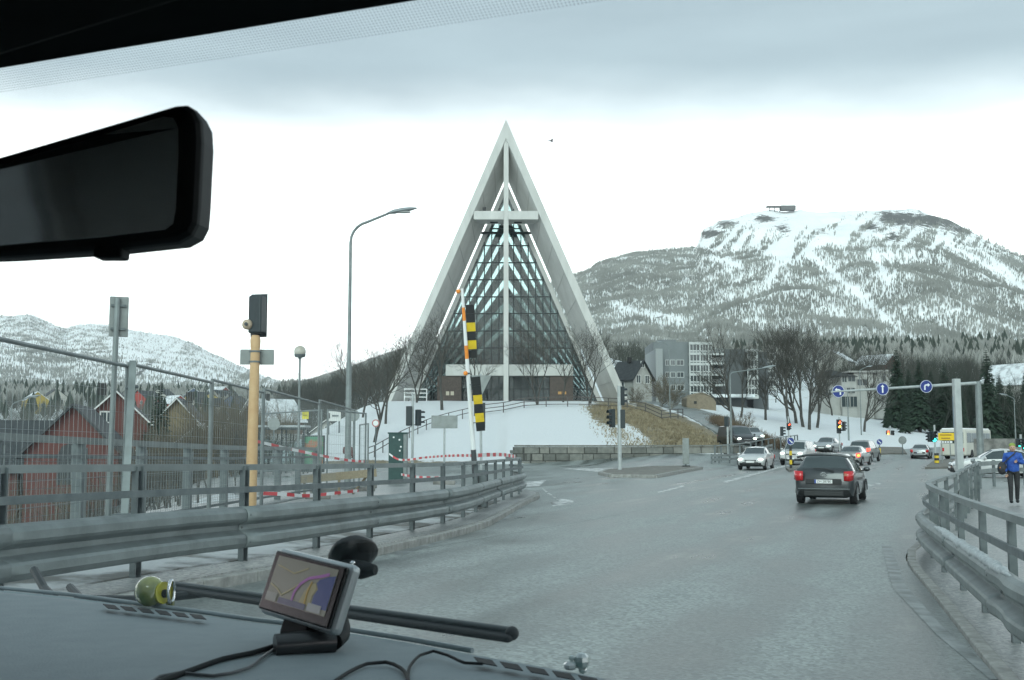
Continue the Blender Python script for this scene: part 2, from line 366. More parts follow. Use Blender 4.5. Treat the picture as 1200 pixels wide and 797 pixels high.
def seam(pts, w):
    P = smooth_path([(p[0], p[1], 0) for p in pts], .8); P = [Vector((p.x + .012 * math.sin(i * 1.3), p.y, 0)) for i, p in enumerate(P)]; A_, B_ = offset_path(P, w / 2), offset_path(P, -w / 2)
    mb = MB(); n = len(P); mb.add([(p.x, p.y, Tz(p.x, p.y) + .009) for p in A_] + [(p.x, p.y, Tz(p.x, p.y) + .009) for p in B_], [(i, n + i, n + i + 1, i + 1) for i in range(n - 1)]); o = mb.build('tar_seam', TAR); o['kind'] = 'structure'
gp2 = lambda px, py: (lambda p: (p.x, p.y))(G(px, py))
seam([(-2.9, 13), (-.2, 20), (4.6, 33), (9, 46)], .014)
SLUSH = mat('slush', (.30, .32, .32), .5, col2=(.12, .132, .13), scale=2.6, lo=.32, hi=.68, bump=.6, bscale=12, detail=6)
for poly in ([(455, 648), (560, 617), (612, 590), (622, 590), (596, 608), (540, 628), (470, 652)],
             [(1033, 640), (1046, 690), (1098, 745), (1160, 797), (1175, 797), (1105, 735), (1062, 688), (1044, 640)]):
    o = patch(poly, 'slush_strip', SLUSH, .008); o['kind'] = 'stuff'

rp_ = offset_path(LRAIL, .05); lp_ = [p for p in rp_ if 5 < p.y < 31]; wv_ = [.25 + .35 * vnoise(np.array([i * .35]), np.array([0.]), 1.2, 44)[0] for i in range(len(lp_))]
o = sheet('dirty_snow_strip', [(p.x - .05, p.y) for p in lp_] + [(p.x - .15 - 1.6 * w_, p.y + .1) for p, w_ in reversed(list(zip(lp_, wv_)))], .145, mat('footway_slush', (.50, .52, .53), .7, col2=(.12, .12, .11), scale=1.1, lo=.42, hi=.56, bump=.6, bscale=14, detail=7), .6, .1); o['kind'] = 'stuff'
# ------------------------------------------------------------------ the ground sheet (snow, dead grass, dirt)
az = np.concatenate([np.radians(np.arange(-180, -45, 5)), np.radians(np.arange(-45, 45, .3)), np.radians(np.arange(45, 180, 5))])
rr = np.concatenate([[0], np.geomspace(2, 160, 200), np.geomspace(163, 9000, 110)])
A, Rr = np.meshgrid(az, rr); GX, GY = Rr * np.sin(A), Rr * np.cos(A)
GZ = T(GX, GY)
low = inpoly(GX, GY, ROAD) | inpoly(GX, GY, SIDEROAD) | inpoly(GX, GY, LWALK) | inpoly(GX, GY, RWALK)
GZ = GZ + .12 * (vnoise(GX, GY, 3.0, 3) - .5) * (~low) - .3 * low - .25 * (Rr < 3)
s_ = -(GX - 20) * .79 + (GY - 86) * .613
bare = .25 + .9 * (vnoise(GX, GY, 9, 5) - .5)
bare += .75 * sm((GX - 8.5) / 3.5) * sm((GY - 86) / 4) * (1 - sm((GX - 19) / 3)) * (1 - sm((GY - 160) / 30))     # thawed bank right of the snow
bare += .5 * np.exp(-((GX - 9.5) / 2.2)**2 - ((GY - 112) / 9)**2) - .75 * np.exp(-((GX - 10.8) / 1.0)**2 - ((GY - 98) / 11)**2)
bare -= .40 * (GX < 8) * (GX > -30) * sm((GY - 86) / 6) * (1 - sm((GY - 150) / 10))
bare += .42 * np.exp(-((GY - 86) / 2.0)**2) * (GX < 1) * (GX > -30)
bare += .16 * (vnoise(GX, GY, 1.5, 31, 3) - .5) * (GY > 86) * (GY < 130)
bare -= .25 * ((s_ > 4) & (GX > 26) & (GY < 200))
bare += .35 * (GX < -6) * (GY < 250) * (vnoise(GX, GY, 4, 9) - .35)
bare += .4 * np.exp(-((s_ - 12) / 3.0)**2) * (GX > 28) * (vnoise(GX, GY, 14, 11) > .5)
bare += .5 * (Rr > 420) * (vnoise(GX, GY, 60, 12) - .3)
bare += .5 * ((GX > 6) & (GY < 84) & (s_ < -4))
m = bpy.data.materials.new('snow_and_grass'); m.use_nodes = True; nt = m.node_tree; L = nt.links.new; p = nt.nodes['Principled BSDF']
atn = N(nt, 'ShaderNodeAttribute', attribute_name='bare'); tc = N(nt, 'ShaderNodeTexCoord')
n1 = N(nt, 'ShaderNodeTexNoise', i_Scale=.9, i_Detail=10.0, i_Roughness=.75); L(tc.outputs['Object'], n1.inputs['Vector'])
ma = N(nt, 'ShaderNodeMath', operation='MULTIPLY_ADD', i_1=1.5); L(n1.outputs['Fac'], ma.inputs[0]); L(atn.outputs['Fac'], ma.inputs[2])
mr = N(nt, 'ShaderNodeMapRange', interpolation_type='SMOOTHSTEP'); mr.inputs['From Min'].default_value = 1.22; mr.inputs['From Max'].default_value = 1.36; L(ma.outputs[0], mr.inputs['Value'])
n2 = N(nt, 'ShaderNodeTexNoise', i_Scale=3.0, i_Detail=8.0, i_Roughness=.75); L(tc.outputs['Object'], n2.inputs['Vector'])
gr = N(nt, 'ShaderNodeValToRGB'); L(n2.outputs['Fac'], gr.inputs[0]); gr.color_ramp.elements[0].position = .3; gr.color_ramp.elements[1].position = .72
gr.color_ramp.elements[0].color = (.13, .105, .065, 1); gr.color_ramp.elements[1].color = (.34, .29, .19, 1)
sn = N(nt, 'ShaderNodeValToRGB'); L(n2.outputs['Fac'], sn.inputs[0]); sn.color_ramp.elements[0].color = (.70, .735, .76, 1); sn.color_ramp.elements[1].color = (.88, .895, .90, 1)
mc = N(nt, 'ShaderNodeMixRGB'); L(mr.outputs[0], mc.inputs[0]); L(sn.outputs[0], mc.inputs[1]); L(gr.outputs[0], mc.inputs[2]); L(mc.outputs[0], p.inputs['Base Color'])
p.inputs['Roughness'].default_value = .8
bp = N(nt, 'ShaderNodeBump', i_Strength=.6, i_Distance=.12); L(n2.outputs['Fac'], bp.inputs['Height']); L(bp.outputs[0], p.inputs['Normal'])
bp.inputs['Distance'].default_value = .3; bp.inputs['Strength'].default_value = .8
GROUND = m
na, nr = len(az), len(rr)
ii, jj = np.meshgrid(np.arange(nr - 1), np.arange(na - 1), indexing='ij'); q0 = (ii * na + jj).ravel()
fc = np.stack([q0, q0 + na, q0 + na + 1, q0 + 1], 1)
seam = np.arange(nr - 1) * na; fc = np.concatenate([fc, np.stack([seam + na - 1, seam + 2 * na - 1, seam + na, seam], 1)])
fc = fc[:, ::-1]
ground = np_mesh('ground', np.stack([GX.ravel(), GY.ravel(), GZ.ravel()], 1), fc, 4, GROUND, attrs={'bare': bare}, smooth=True); ground['kind'] = 'structure'

# ------------------------------------------------------------------ mountains
def mountain_mat(name):
    m = bpy.data.materials.new(name); m.use_nodes = True; nt = m.node_tree; L = nt.links.new; p = nt.nodes['Principled BSDF']
    atn = N(nt, 'ShaderNodeAttribute', attribute_name='rock'); tc = N(nt, 'ShaderNodeTexCoord')
    mp = N(nt, 'ShaderNodeMapping'); mp.inputs['Scale'].default_value = (1, 1, 2.2); L(tc.outputs['Object'], mp.inputs[0])
    n1 = N(nt, 'ShaderNodeTexNoise', i_Scale=.07, i_Detail=10.0, i_Roughness=.78); L(mp.outputs[0], n1.inputs['Vector'])
    ma = N(nt, 'ShaderNodeMath', operation='MULTIPLY_ADD', i_1=2.4); L(n1.outputs['Fac'], ma.inputs[0]); L(atn.outputs['Fac'], ma.inputs[2])
    mr = N(nt, 'ShaderNodeMapRange', interpolation_type='SMOOTHSTEP'); mr.inputs['From Min'].default_value = 1.42; mr.inputs['From Max'].default_value = 1.50; L(ma.outputs[0], mr.inputs['Value'])
    mc = N(nt, 'ShaderNodeMixRGB'); mc.inputs[1].default_value = (.94, .945, .945, 1); mc.inputs[2].default_value = (.10, .10, .095, 1); L(mr.outputs[0], mc.inputs[0]); L(mc.outputs[0], p.inputs['Base Color'])
    p.inputs['Roughness'].default_value = .85; return m
MROCK = mountain_mat('mountain_snow_rock')
BIRCH = mat('far_birch', (.33, .335, .315), .9, col2=(.22, .225, .21), scale=.02, lo=.42, hi=.6)
FIRF = mat('far_fir', (.035, .05, .04), .9, col2=(.06, .075, .06), scale=.02)
def spikes(name, P, H, Wd, material, lbl, full=False):
    """a far wood: one mass of slender crowns, each two crossed leaf-shaped blades"""
    n = len(P); a = np.random.rand(n) * np.pi; v = np.zeros((n, 8, 3), np.float32); lean = (np.random.rand(n, 2) - .5) * .12 * H[:, None]
    hs = (.0, .30, 1.0, .30) if full else (.0, .58, 1.0, .58)
    for b in (0, 1):
        ca, sa = np.cos(a + b * np.pi / 2), np.sin(a + b * np.pi / 2)
        for k, (sx, hz) in enumerate(zip((.10, 1, .06, -1), hs)):
            v[:, b * 4 + k, 0] = P[:, 0] + ca * sx * Wd + lean[:, 0] * hz; v[:, b * 4 + k, 1] = P[:, 1] + sa * sx * Wd + lean[:, 1] * hz; v[:, b * 4 + k, 2] = P[:, 2] + H * hz - .3
    f = (np.arange(n * 2)[:, None] * 4 + np.arange(4)[None, :])
    o = np_mesh(name, v.reshape(-1, 3), f, 4, material); tag(o, lbl, None, None, 'stuff'); return o
def make_mountain(name, ridge, foot_d, ridge_d, foot_z, p0, p1, lbl, rockf, treef, ntree, th, seed, back=1.5):
    rp = np.array(ridge, float)
    def surf(px, s):
        """px: bearing as photo column, s 0 foot .. 1 ridge .. >1 behind"""
        rx = np.interp(px, rp[:, 0], rp[:, 1])
        D = foot_d + (ridge_d - foot_d) * s
        elev = (HORIZON - rx) / FPX
        zr = EYE + elev * ridge_d
        shape = np.where(s <= 1, np.power(np.clip(s, 0, 1), 1.15), 1 - .55 * (s - 1))
        X = (px - 600) / FPX * D; Z = foot_z + (zr - foot_z) * shape
        w = np.sin(np.clip(s, 0, 1) * np.pi)
        Z = Z + w * (zr * .16) * (vnoise(X + 900 * seed, D, 420, seed, 5) - .5) + (zr * .075) * (vnoise(X, D, 60, seed + 1, 5) - .5) * np.clip(s * 3, 0, 1)
        return X, D, Z
    pxs = np.linspace(p0, p1, 300); ss = np.linspace(0, back, 130)
    PX, SS = np.meshgrid(pxs, ss); X, D, Z = surf(PX, SS)
    na = len(pxs); i, j = np.meshgrid(np.arange(len(ss) - 1), np.arange(na - 1), indexing='ij'); q = (i * na + j).ravel()
    PYs = HORIZON - (Z - EYE) / D * FPX
    o = np_mesh(name, np.stack([X.ravel(), D.ravel(), Z.ravel()], 1), np.stack([q, q + 1, q + na + 1, q + na], 1), 4, MROCK, attrs={'rock': rockf(PX, PYs, SS, X, D)}, smooth=True)
    tag(o, lbl, None, None, 'structure')
    tp = np.random.uniform(p0, p1, ntree * 3); ts = np.random.uniform(0.0, 1.02, ntree * 3)**.9
    x, d, z = surf(tp, ts); py = HORIZON - (z - EYE) / d * FPX
    k = np.random.rand(len(tp)) < treef(tp, py, ts, x, d); k &= (np.cumsum(k) < ntree)
    P = np.stack([x[k], d[k], z[k]], 1); H = th * np.random.uniform(.5, 1.2, len(P)); Wd = th * np.random.uniform(.055, .11, len(P))
    spikes('birch_forest', P, H, Wd, BIRCH, 'bare birch forest covering ' + lbl.split(',')[0])
    return surf
def seg(px, py, pts, w):
    """closeness (0..1) to a polyline given in bearing/height terms"""
    best = np.full(np.shape(px), 1e9)
    for (ax, ay), (bx, by) in zip(pts[:-1], pts[1:]):
        dx, dy = bx - ax, by - ay; t = np.clip(((px - ax) * dx + (py - ay) * dy) / (dx * dx + dy * dy), 0, 1)
        best = np.minimum(best, np.hypot(px - ax - t * dx, py - ay - t * dy))
    return np.exp(-(best / w)**2)
gullies = [[(905, 262), (950, 295), (985, 325), (1015, 352), (1045, 380), (1075, 405)], [(1040, 270), (1060, 300)], [(1150, 285), (1180, 315), (1215, 345)], [(1095, 270), (1140, 300), (1175, 322), (1200, 335)], [(838, 300), (850, 305), (870, 312)], [(1030, 300), (1045, 330)], [(930, 268), (920, 300), (905, 330)], [(720, 360), (760, 368), (800, 378)]]
def rock_r(px, py, s, x, d):
    r = np.zeros(px.shape) - .07
    for (cx, cy, wx, wy, a) in ((1060, 254, 26, 9, .8), (1105, 256, 28, 9, .95), (1138, 268, 22, 7, .75), (1045, 250, 14, 6, .4), (835, 272, 16, 6, .95), (855, 260, 14, 5, .75), (900, 254, 14, 5, .9), (922, 266, 10, 5, .8), (1052, 276, 16, 6, .8), (1025, 264, 10, 5, .8), (965, 270, 10, 4, .6), (750, 372, 70, 5, .33), (1175, 365, 18, 4, .35)):
        r += .72 * a * np.exp(-((px - cx) / wx)**2 - ((py - cy) / wy)**2)
    return r
def tree_r(px, py, s, x, d):
    line = np.interp(px, [600, 700, 760, 815, 832, 860, 905, 935, 960, 1000, 1030, 1060, 1100, 1150, 1200, 1350], [300, 296, 290, 287, 292, 292, 300, 305, 288, 285, 276, 290, 288, 280, 285, 320])
    den = np.clip((py - line) / 16, 0, 1)
    den = den * (.40 + 1.1 * np.clip(vnoise(px, py, 42, 21, 4) - .38, 0, 1)) * (.55 + .55 * (vnoise(px, py * .5, 5, 22, 3) > .45))
    for g in gullies: den = den * (1 - .97 * seg(px, py, g, 8.0))
    up_ = np.clip((py - line + 34) / 20, 0, 1) * (py <= line + 10) * (px > 815); den = np.maximum(den, .38 * up_ * (vnoise(px + py * .9, (py - px * .6) * .22, 9, 27, 4) > .60))
    den = np.where((px < 845) & (py < 300), np.maximum(den, .8 * np.exp(-((py - np.interp(px, [675, 700, 740, 815, 845], [322, 312, 298, 293, 298])) / 3.0)**2)), den)
    return np.clip(den, 0, 1)
surf_r = make_mountain('mountain', [(300, 470), (420, 430), (520, 395), (600, 352), (640, 333), (675, 319), (700, 309), (740, 297), (790, 292), (818, 290), (826, 270), (850, 255), (885, 246), (915, 242), (945, 241), (985, 249), (1020, 247), (1048, 243), (1085, 245), (1110, 252), (1150, 273), (1200, 297), (1300, 340), (1450, 410)],
    620, 1950, 30, 330, 1430, 'snowy mountain rising right of the church, with rock outcrops on its crest', rock_r, tree_r, 185000, 6.4, 4)
def rock_l(px, py, s, x, d):
    st = vnoise((px + py * 1.15), (py - px * .55) * .10, 9, 33, 3)
    return -.12 + 1.3 * np.clip(st - .50, 0, 1) * sm((px - 110) / 40) + .1 * (py > 420)
def tree_l(px, py, s, x, d):
    den = .25 + 1.5 * np.clip(vnoise(px, py, 34, 25, 4) - .36, 0, 1)
    den *= np.where(px > 125, .20 + .9 * sm((py - np.interp(px, [125, 200, 300], [400, 440, 465])) / 25), 1)
    den *= 1 - .9 * seg(px, py, [(0, 418), (40, 440), (75, 455), (120, 462)], 4) - 0
    den = np.where(vnoise((px + py * 1.15), (py - px * .55) * .10, 9, 33, 3) > .6, den + .25, den)
    return np.clip(den, 0, 1)
make_mountain('mountain', [(-260, 420), (-120, 390), (-40, 376), (0, 372), (30, 371), (48, 377), (75, 386), (95, 381), (130, 384), (150, 386), (170, 390), (195, 394), (225, 403), (250, 416), (275, 427), (300, 438), (345, 455), (420, 470), (560, 490)],
    1500, 4200, 70, -280, 520, 'long snowy mountain across the fjord on the left, forested on its lower flank', rock_l, tree_l, 50000, 9, 8)
# summit cable-car station on the right mountain
FARDARK = mat('far_timber', (.10, .10, .10), .8)
p_ = at(923, 246, 1940); st = thing('summit_station', 'small dark flat-roofed cable-car station on the mountain crest', 'building', p_)
MB().box((0, 0, 3), (26, 14, 8)).build('building_block', FARDARK, st); MB().box((-16, 0, 5.5), (44, 10, 2.2)).build('terrace_roof', FARDARK, st)
for k in range(3): MB().box((-32 + k * 9, 0, 1), (1.5, 1.5, 8)).build('pillar', FARDARK, st)
# ------------------------------------------------------------------ the church
CH_Y = 137.0; CX = at(593, 400, CH_Y).x; CZ = at(593, 472, CH_Y).z
CHW = mat('church_concrete', (.46, .465, .445), .75, col2=(.58, .58, .56), scale=.5, lo=.3, hi=.7, bump=.15, bscale=8, detail=8, stretch=(1.6, 1.6, .35))
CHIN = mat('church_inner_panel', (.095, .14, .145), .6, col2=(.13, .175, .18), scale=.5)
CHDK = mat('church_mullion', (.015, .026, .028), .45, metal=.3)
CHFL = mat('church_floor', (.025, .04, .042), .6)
CHBR = mat('church_entrance_brick', (.07, .055, .048), .8, col2=(.1, .08, .07), scale=6)
CHGL = glass('church_glass', (.66, .755, .755), .045, .02)
SLIT = glass('church_slit_glass', (.93, .97, .96), .03, .02)
church = thing('church', 'tall triangular concrete and glass church with a slim cross in its gable', 'church', (CX, CH_Y, CZ))
def frame_pts(apex_py, half_px, Y, base_py=474, lift=0):
    a = at(593, apex_py, Y); l = at(593 - half_px, base_py, Y); r = at(593 + half_px, base_py, Y)
    zb = CZ - .8
    k = (a.z - zb) / (a.z - l.z)
    return a, Vector((a.x + (l.x - a.x) * k, Y, zb)), Vector((a.x + (r.x - a.x) * k, Y, zb))
def ashell(name, outF, inF, outB, inB, material, smoothn=None):
    """folded roof shell: outer/inner A-lines at the front and at the back"""
    mb = MB(); V = []
    for (a, l, r) in (outF, inF, outB, inB): V += [l, a, r]
    # indices: 0-2 outF, 3-5 inF, 6-8 outB, 9-11 inB
    F = [(0, 1, 4, 3), (1, 2, 5, 4), (6, 9, 10, 7), (7, 10, 11, 8), (0, 6, 7, 1), (1, 7, 8, 2), (3, 4, 10, 9), (4, 5, 11, 10), (0, 3, 9, 6), (2, 8, 11, 5)]
    return mb.add(V, F).build(name, material, church, True)
# gable shell: pale rim and a soffit that narrows towards the glass
SL = .436
def offs(off_px, Y, apex0=140):     # A-line shifted inwards by off_px (horizontally, photo pixels at the facade)
    ap = apex0 + off_px / SL; return frame_pts(ap, (474 - ap) * SL, Y)
s1 = ashell('gable_shell', offs(0, CH_Y), offs(9.5, CH_Y), offs(6, CH_Y + 5), offs(29.0, CH_Y + 5), CHW)
# panel joints on the soffit
for t in np.linspace(.1, .9, 9):
    for sgn, idx in ((-1, 1), (1, 2)):
        A1, A2 = offs(9.8, CH_Y + .02), offs(29.3, CH_Y + 4.92)
        p = A1[0].lerp(A1[idx], t); q = A2[0].lerp(A2[idx], t)
        MB().bar(p, q, .035, .02).build('panel_joint', mat('joint', (.30, .30, .29), .8), church, True)
G_Y = CH_Y + 6.3
s2 = ashell('glazed_shell', offs(31.4, G_Y - .1), offs(36.8, G_Y - .1), offs(33, G_Y + 6), offs(40.5, G_Y + 6), CHW)
prev_in = (216 + 22, 109)
aps = [250, 278, 306, 334, 362, 388]
Yk = G_Y + 6
for k, ap in enumerate(aps):
    w = 108.5 - k * 1.5
    of = frame_pts(ap - 1.2, w + .4, Yk + .5); inf = frame_pts(ap, w, Yk + .5)
    ob_ = frame_pts(ap + 4, w - .3, Yk + 6); ib = frame_pts(ap + 17.5, w - 1.0, Yk + 6)
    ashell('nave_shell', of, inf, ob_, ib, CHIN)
    # glazed slit between this shell and the one before
    pf = offs(40.4, Yk) if k == 0 else prev_ib
    mb = MB()
    for idx in (1, 2): mb.add([pf[0], pf[idx], of[idx], of[0]], [(0, 1, 2, 3)])
    mb.build('slit_window', SLIT, church, True, solid=.03)
    prev_ib = ib; Yk += 6
a, l, r = prev_ib
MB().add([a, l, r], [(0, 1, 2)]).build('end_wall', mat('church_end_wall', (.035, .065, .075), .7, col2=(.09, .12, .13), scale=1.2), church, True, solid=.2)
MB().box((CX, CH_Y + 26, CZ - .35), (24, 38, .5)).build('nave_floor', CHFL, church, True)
MB().box((CX, CH_Y + 1.5, CZ - .55), (31, 16, .6)).build('forecourt_slab', CONC, church, True)
for k in range(9):
    MB().box((CX - 5.2, G_Y + 4 + k * 2.2, CZ + .35), (8, .45, .9)).build('pew', mat('pew_wood', (.045, .045, .04), .6), church, True)
    MB().box((CX + 5.2, G_Y + 4 + k * 2.2, CZ + .35), (8, .45, .9)).build('pew', MATS['pew_wood'], church, True)
# cross
zt = at(593, 158, CH_Y + .8).z
MB().box((CX, CH_Y + .5, (zt + CZ - .5) / 2), (.62, .7, zt - CZ + .5)).build('cross_mast', CHW, church, True, bevel=.03)
zb0, zb1 = at(593, 257, CH_Y).z, at(593, 247, CH_Y).z
xl, xr = at(555, 252, CH_Y).x, at(631, 252, CH_Y).x
for x0, x1 in ((xl, CX - .313), (CX + .313, xr)): MB().box(((x0 + x1) / 2, CH_Y + 1.6, (zb0 + zb1) / 2), (x1 - x0, 3.0, zb1 - zb0)).build('cross_arm', CHW, church, True, bevel=.03)
BLK = mat('black_metal', (.02, .022, .024), .5, metal=.2)
for px in (579, 607): MB().box(at(px, 259.3, CH_Y + 2), (1.0, .8, .42)).build('floodlight', BLK, church, True, bevel=.05)
MB().box(at(567.5, 244.8, CH_Y + 1), (.42, .4, .42)).build('floodlight', BLK, church, True, bevel=.05)
# curtain wall: mullions, transoms and panes clipped to the gable triangle
gA, gL, gR = offs(37.2, G_Y)
def halfw(z): return (gA.z - z) / (gA.z - gL.z) * (CX - gL.x)
dx = 8.65 / FPX * G_Y; zlines = [at(593, py, G_Y).z for py in (470, 456, 441, 428, 408, 388, 367.5, 348, 328, 308, 288, 268, 248, 228)]
zg = at(593, 471.5, G_Y).z
cols = [CX + i * dx for i in range(-14, 15)]
for x in cols:
    z1 = gA.z - abs(x - CX) / (CX - gL.x) * (gA.z - gL.z)
    if z1 > zg + .3: MB().box((x, G_Y, (zg + z1) / 2), (.14, .2, z1 - zg)).build('mullion', CHDK, church, True)
for z in zlines:
    h = halfw(z)
    if h > .3: MB().box((CX, G_Y + .003, z), (2 * h, .16, .16)).build('transom', CHDK, church, True)
def clip_tri(poly):
    def cl(pl, f):
        out = []
        for i in range(len(pl)):
            p, q = pl[i], pl[(i + 1) % len(pl)]; a, b = f(p), f(q)
            if a >= 0: out.append(p)
            if a * b < 0: t = a / (a - b); out.append((p[0] + (q[0] - p[0]) * t, p[1] + (q[1] - p[1]) * t))
        return out
    k = (CX - gL.x) / (gA.z - gL.z)
    poly = cl(poly, lambda p: (gA.z - p[1]) * k - (p[0] - CX) - .02)
    return cl(poly, lambda p: (gA.z - p[1]) * k + (p[0] - CX) - .02) if len(poly) > 2 else []
zz = [zg] + zlines[1:] + [gA.z]
lin = (at(523, 428, G_Y).x, at(671, 428, G_Y).x, zlines[2], zlines[3])      # entrance lintel occupies this band
for i in range(len(cols) - 1):
    for j in range(len(zz) - 1):
        x0, x1, z0, z1 = cols[i] + .056, cols[i + 1] - .056, zz[j] + .081, zz[j + 1] - .081
        if abs(z0 - .081 - lin[2]) < .1 and lin[0] - .3 < (x0 + x1) / 2 < lin[1] + .3: continue
        pl = clip_tri([(x0, z0), (x1, z0), (x1, z1), (x0, z1)])
        if len(pl) < 3: continue
        t = random.uniform(-.012, .012)
        MB().prism([(p[0], G_Y - .01 + t * (p[0] - x0), p[1]) for p in pl], (0, .025, 0)).build('pane', CHGL, church, True)
for x0, x1 in ((lin[0], CX - .35), (CX + .35, lin[1])):
    MB().box(((x0 + x1) / 2, G_Y - .7, (lin[2] + lin[3]) / 2), (x1 - x0, 1.2, lin[3] - lin[2])).build('entrance_lintel', CHW, church, True, bevel=.03)
for p0, p1 in ((513, 541), (644, 671)):
    x0, x1 = at(p0, 450, G_Y).x, at(p1, 450, G_Y).x
    MB().box(((x0 + x1) / 2, G_Y - .6, (zg + lin[2]) / 2 - .01), (x1 - x0, .9, lin[2] - zg)).build('entrance_block', CHBR, church, True)
NOTE = mat('notice_card', (.5, .45, .36), .7)
for px in (524.5, 530): MB().box(at(px, 461, G_Y - 1.1), (.42, .05, .5)).build('notice_board', NOTE, church, True)
for px in (656, 661.5): MB().box(at(px, 460.5, G_Y - 1.1), (.45, .05, .35)).build('notice_board', mat('notice_orange', (.5, .28, .1), .7), church, True)
# suspended service cradle seen through the glass under the arms
for s in (-1, 1): MB().box((CX + s * 1.9, G_Y - .5, at(593, 274, G_Y).z), (2.8, .5, .25)).build('cradle_rail', CHDK, church, True)

# crest fence along the mound
RAILP = mat('dark_timber_rail', (.07, .065, .06), .8, col2=(.12, .115, .11), scale=8)
def post_fence(name, label, pts, h, rails, prad, rrad, step, m, z0=0, box=False, extra=None):
    P = smooth_path(pts, step); root = thing(name, label, 'fence', P[0])
    P = [Vector((p.x, p.y, Tz(p.x, p.y) + z0)) for p in P]
    for p in P: MB().cyl(p - Vector((0, 0, .3)), p + Vector((0, 0, h)), prad, n=6).build('post', m, root, True)
    for zf in rails:
        for a, b in zip(P[:-1], P[1:]): MB().cyl(a + Vector((0, 0, h * zf)), b + Vector((0, 0, h * zf)), rrad, n=6).build('rail', m, root, True)
    return root
def GP(px, py, Y): p = at(px, py, Y); return (p.x, p.y, 0)
post_fence('timber_fence', 'dark timber fence curving along the crest below the church', [GP(556, 470, 116), GP(590, 470, 119), GP(640, 470, 122), GP(690, 470, 122), GP(735, 470, 120), GP(775, 470, 122), GP(800, 470, 130)], 1.1, (.97, .6, .25), .06, .045, 2.2, RAILP)
post_fence('timber_fence', 'dark timber handrail climbing the snow left of the church steps', [GP(432, 500, 88), GP(470, 495, 98), GP(510, 480, 108), GP(553, 470, 115.4)], 1.0, (.97, .5), .05, .04, 2.2, RAILP)
post_fence('white_railing', 'white slatted railing at the left foot of the church', [GP(474, 466, 134), GP(500, 466, 133)], 1.5, (.97, .65, .33), .07, .07, 1.4, mat('white_paint', (.7, .71, .7), .6))

# masonry retaining wall under the mound
STONE = [mat('stone_block_%d' % i, c, .85, col2=tuple(v * .55 for v in c), scale=2.5, lo=.3, hi=.75, bump=.5, bscale=18) for i, c in enumerate(((.22, .225, .205), (.155, .16, .145), (.25, .25, .225)))]
wp = smooth_path([(-.2, 89.5, 0), (.6, 87.0, 0), (2.2, 86.2, 0), (6, 86.1, 0), (12, 86.6, 0), (16.4, 87.5, 0), (18.2, 89.5, 0), (19.0, 92.5, 0)], .1)
rw = thing('retaining_wall', 'low grey stone block retaining wall below the snowy mound', 'wall', wp[0])
acc = [0]
for p, q in zip(wp[:-1], wp[1:]): acc.append(acc[-1] + (q - p).length)
def along(s):
    s = min(max(s, 0), acc[-1]); i = min(int(np.searchsorted(acc, s, 'right')) - 1, len(wp) - 2); t = (s - acc[i]) / max(acc[i + 1] - acc[i], 1e-6); return wp[i].lerp(wp[i + 1], t)
for row, (z0, z1) in enumerate(((-.3, .27), (.31, .82), (.86, 1.36))):
    s = -.0 if row % 2 else .0
    while s < acc[-1] - .2:
        l = min(random.uniform(.75, 1.35), acc[-1] - s); a_, b_ = along(s + .022), along(s + l - .022)
        top = z1
        if s < 2.6: top = min(z1, .5 + (s + l * .5) * .36)
        if top > z0 + .05:
            d = (b_ - a_); n = Vector((-d.y, d.x, 0)).normalized(); o = n * random.uniform(.0, .035)
            MB().bar(Vector((a_.x, a_.y, (z0 + top) / 2)) + o, Vector((b_.x, b_.y, (z0 + top) / 2)) + o, .55, top - z0).build('stone_block', random.choice(STONE), rw, True, bevel=.025)
        s += l
for k in range(int(acc[-1] / .8)):
    a_, b_ = along(k * .8 + 1.8), along(k * .8 + 2.6)
    if (b_ - a_).length > .1: MB().bar(Vector((a_.x, a_.y + .05, .55)), Vector((b_.x, b_.y + .05, .55)), .42, 1.6).build('mortar_core', mat('mortar_dark', (.06, .06, .055), .9), rw, True)
cs = 2.2
while cs < acc[-1] - .3:
    a_, b_ = along(cs + .01), along(cs + 1.49); MB().bar(Vector((a_.x, a_.y, 1.45)), Vector((b_.x, b_.y, 1.45)), .7, .13).build('coping_stone', STONE[0], rw, True, bevel=.02); cs += 1.5
# ------------------------------------------------------------------ street furniture
GALV = mat('galvanised_steel', (.24, .275, .275), .5, metal=.4, col2=(.13, .15, .15), scale=2.2, lo=.3, hi=.75, bump=.15, bscale=20, detail=8)
GALVD = mat('galvanised_dull', (.17, .195, .20), .6, metal=.4, col2=(.10, .12, .125), scale=5, lo=.3, hi=.7)
PAINTG = mat('grey_post_paint', (.42, .45, .45), .5, metal=.2, col2=(.34, .37, .37), scale=4)
DKGRN = mat('signal_housing', (.012, .022, .026), .45)
LENS_OFF = mat('lens_off', (.02, .02, .02), .2)
RED_ON = mat('lens_red_lit', (1, .06, .03), .3, emit=5, ecol=(1, .08, .03)); AMB_ON = mat('lens_amber_lit', (1, .45, .08), .3, emit=5, ecol=(1, .42, .06)); GRN_ON = mat('lens_green_lit', (.05, 1, .75), .3, emit=4, ecol=(.04, 1, .8))
ORANGE = mat('orange_lamp', (.75, .22, .02), .35, col2=(.85, .3, .04), scale=20)
YEL = mat('yellow_paint', (.72, .52, .02), .5, col2=(.6, .42, .02), scale=6); BLACKP = mat('black_paint', (.015, .017, .018), .5)
BLUE = mat('sign_blue', (.006, .028, .20), .4); WHITE = mat('sign_white', (.75, .77, .77), .5); SIGNBACK = mat('sign_back_aluminium', (.26, .285, .28), .55, metal=.3, col2=(.20, .22, .215), scale=4)
REDP = mat('red_paint', (.55, .03, .03), .5)
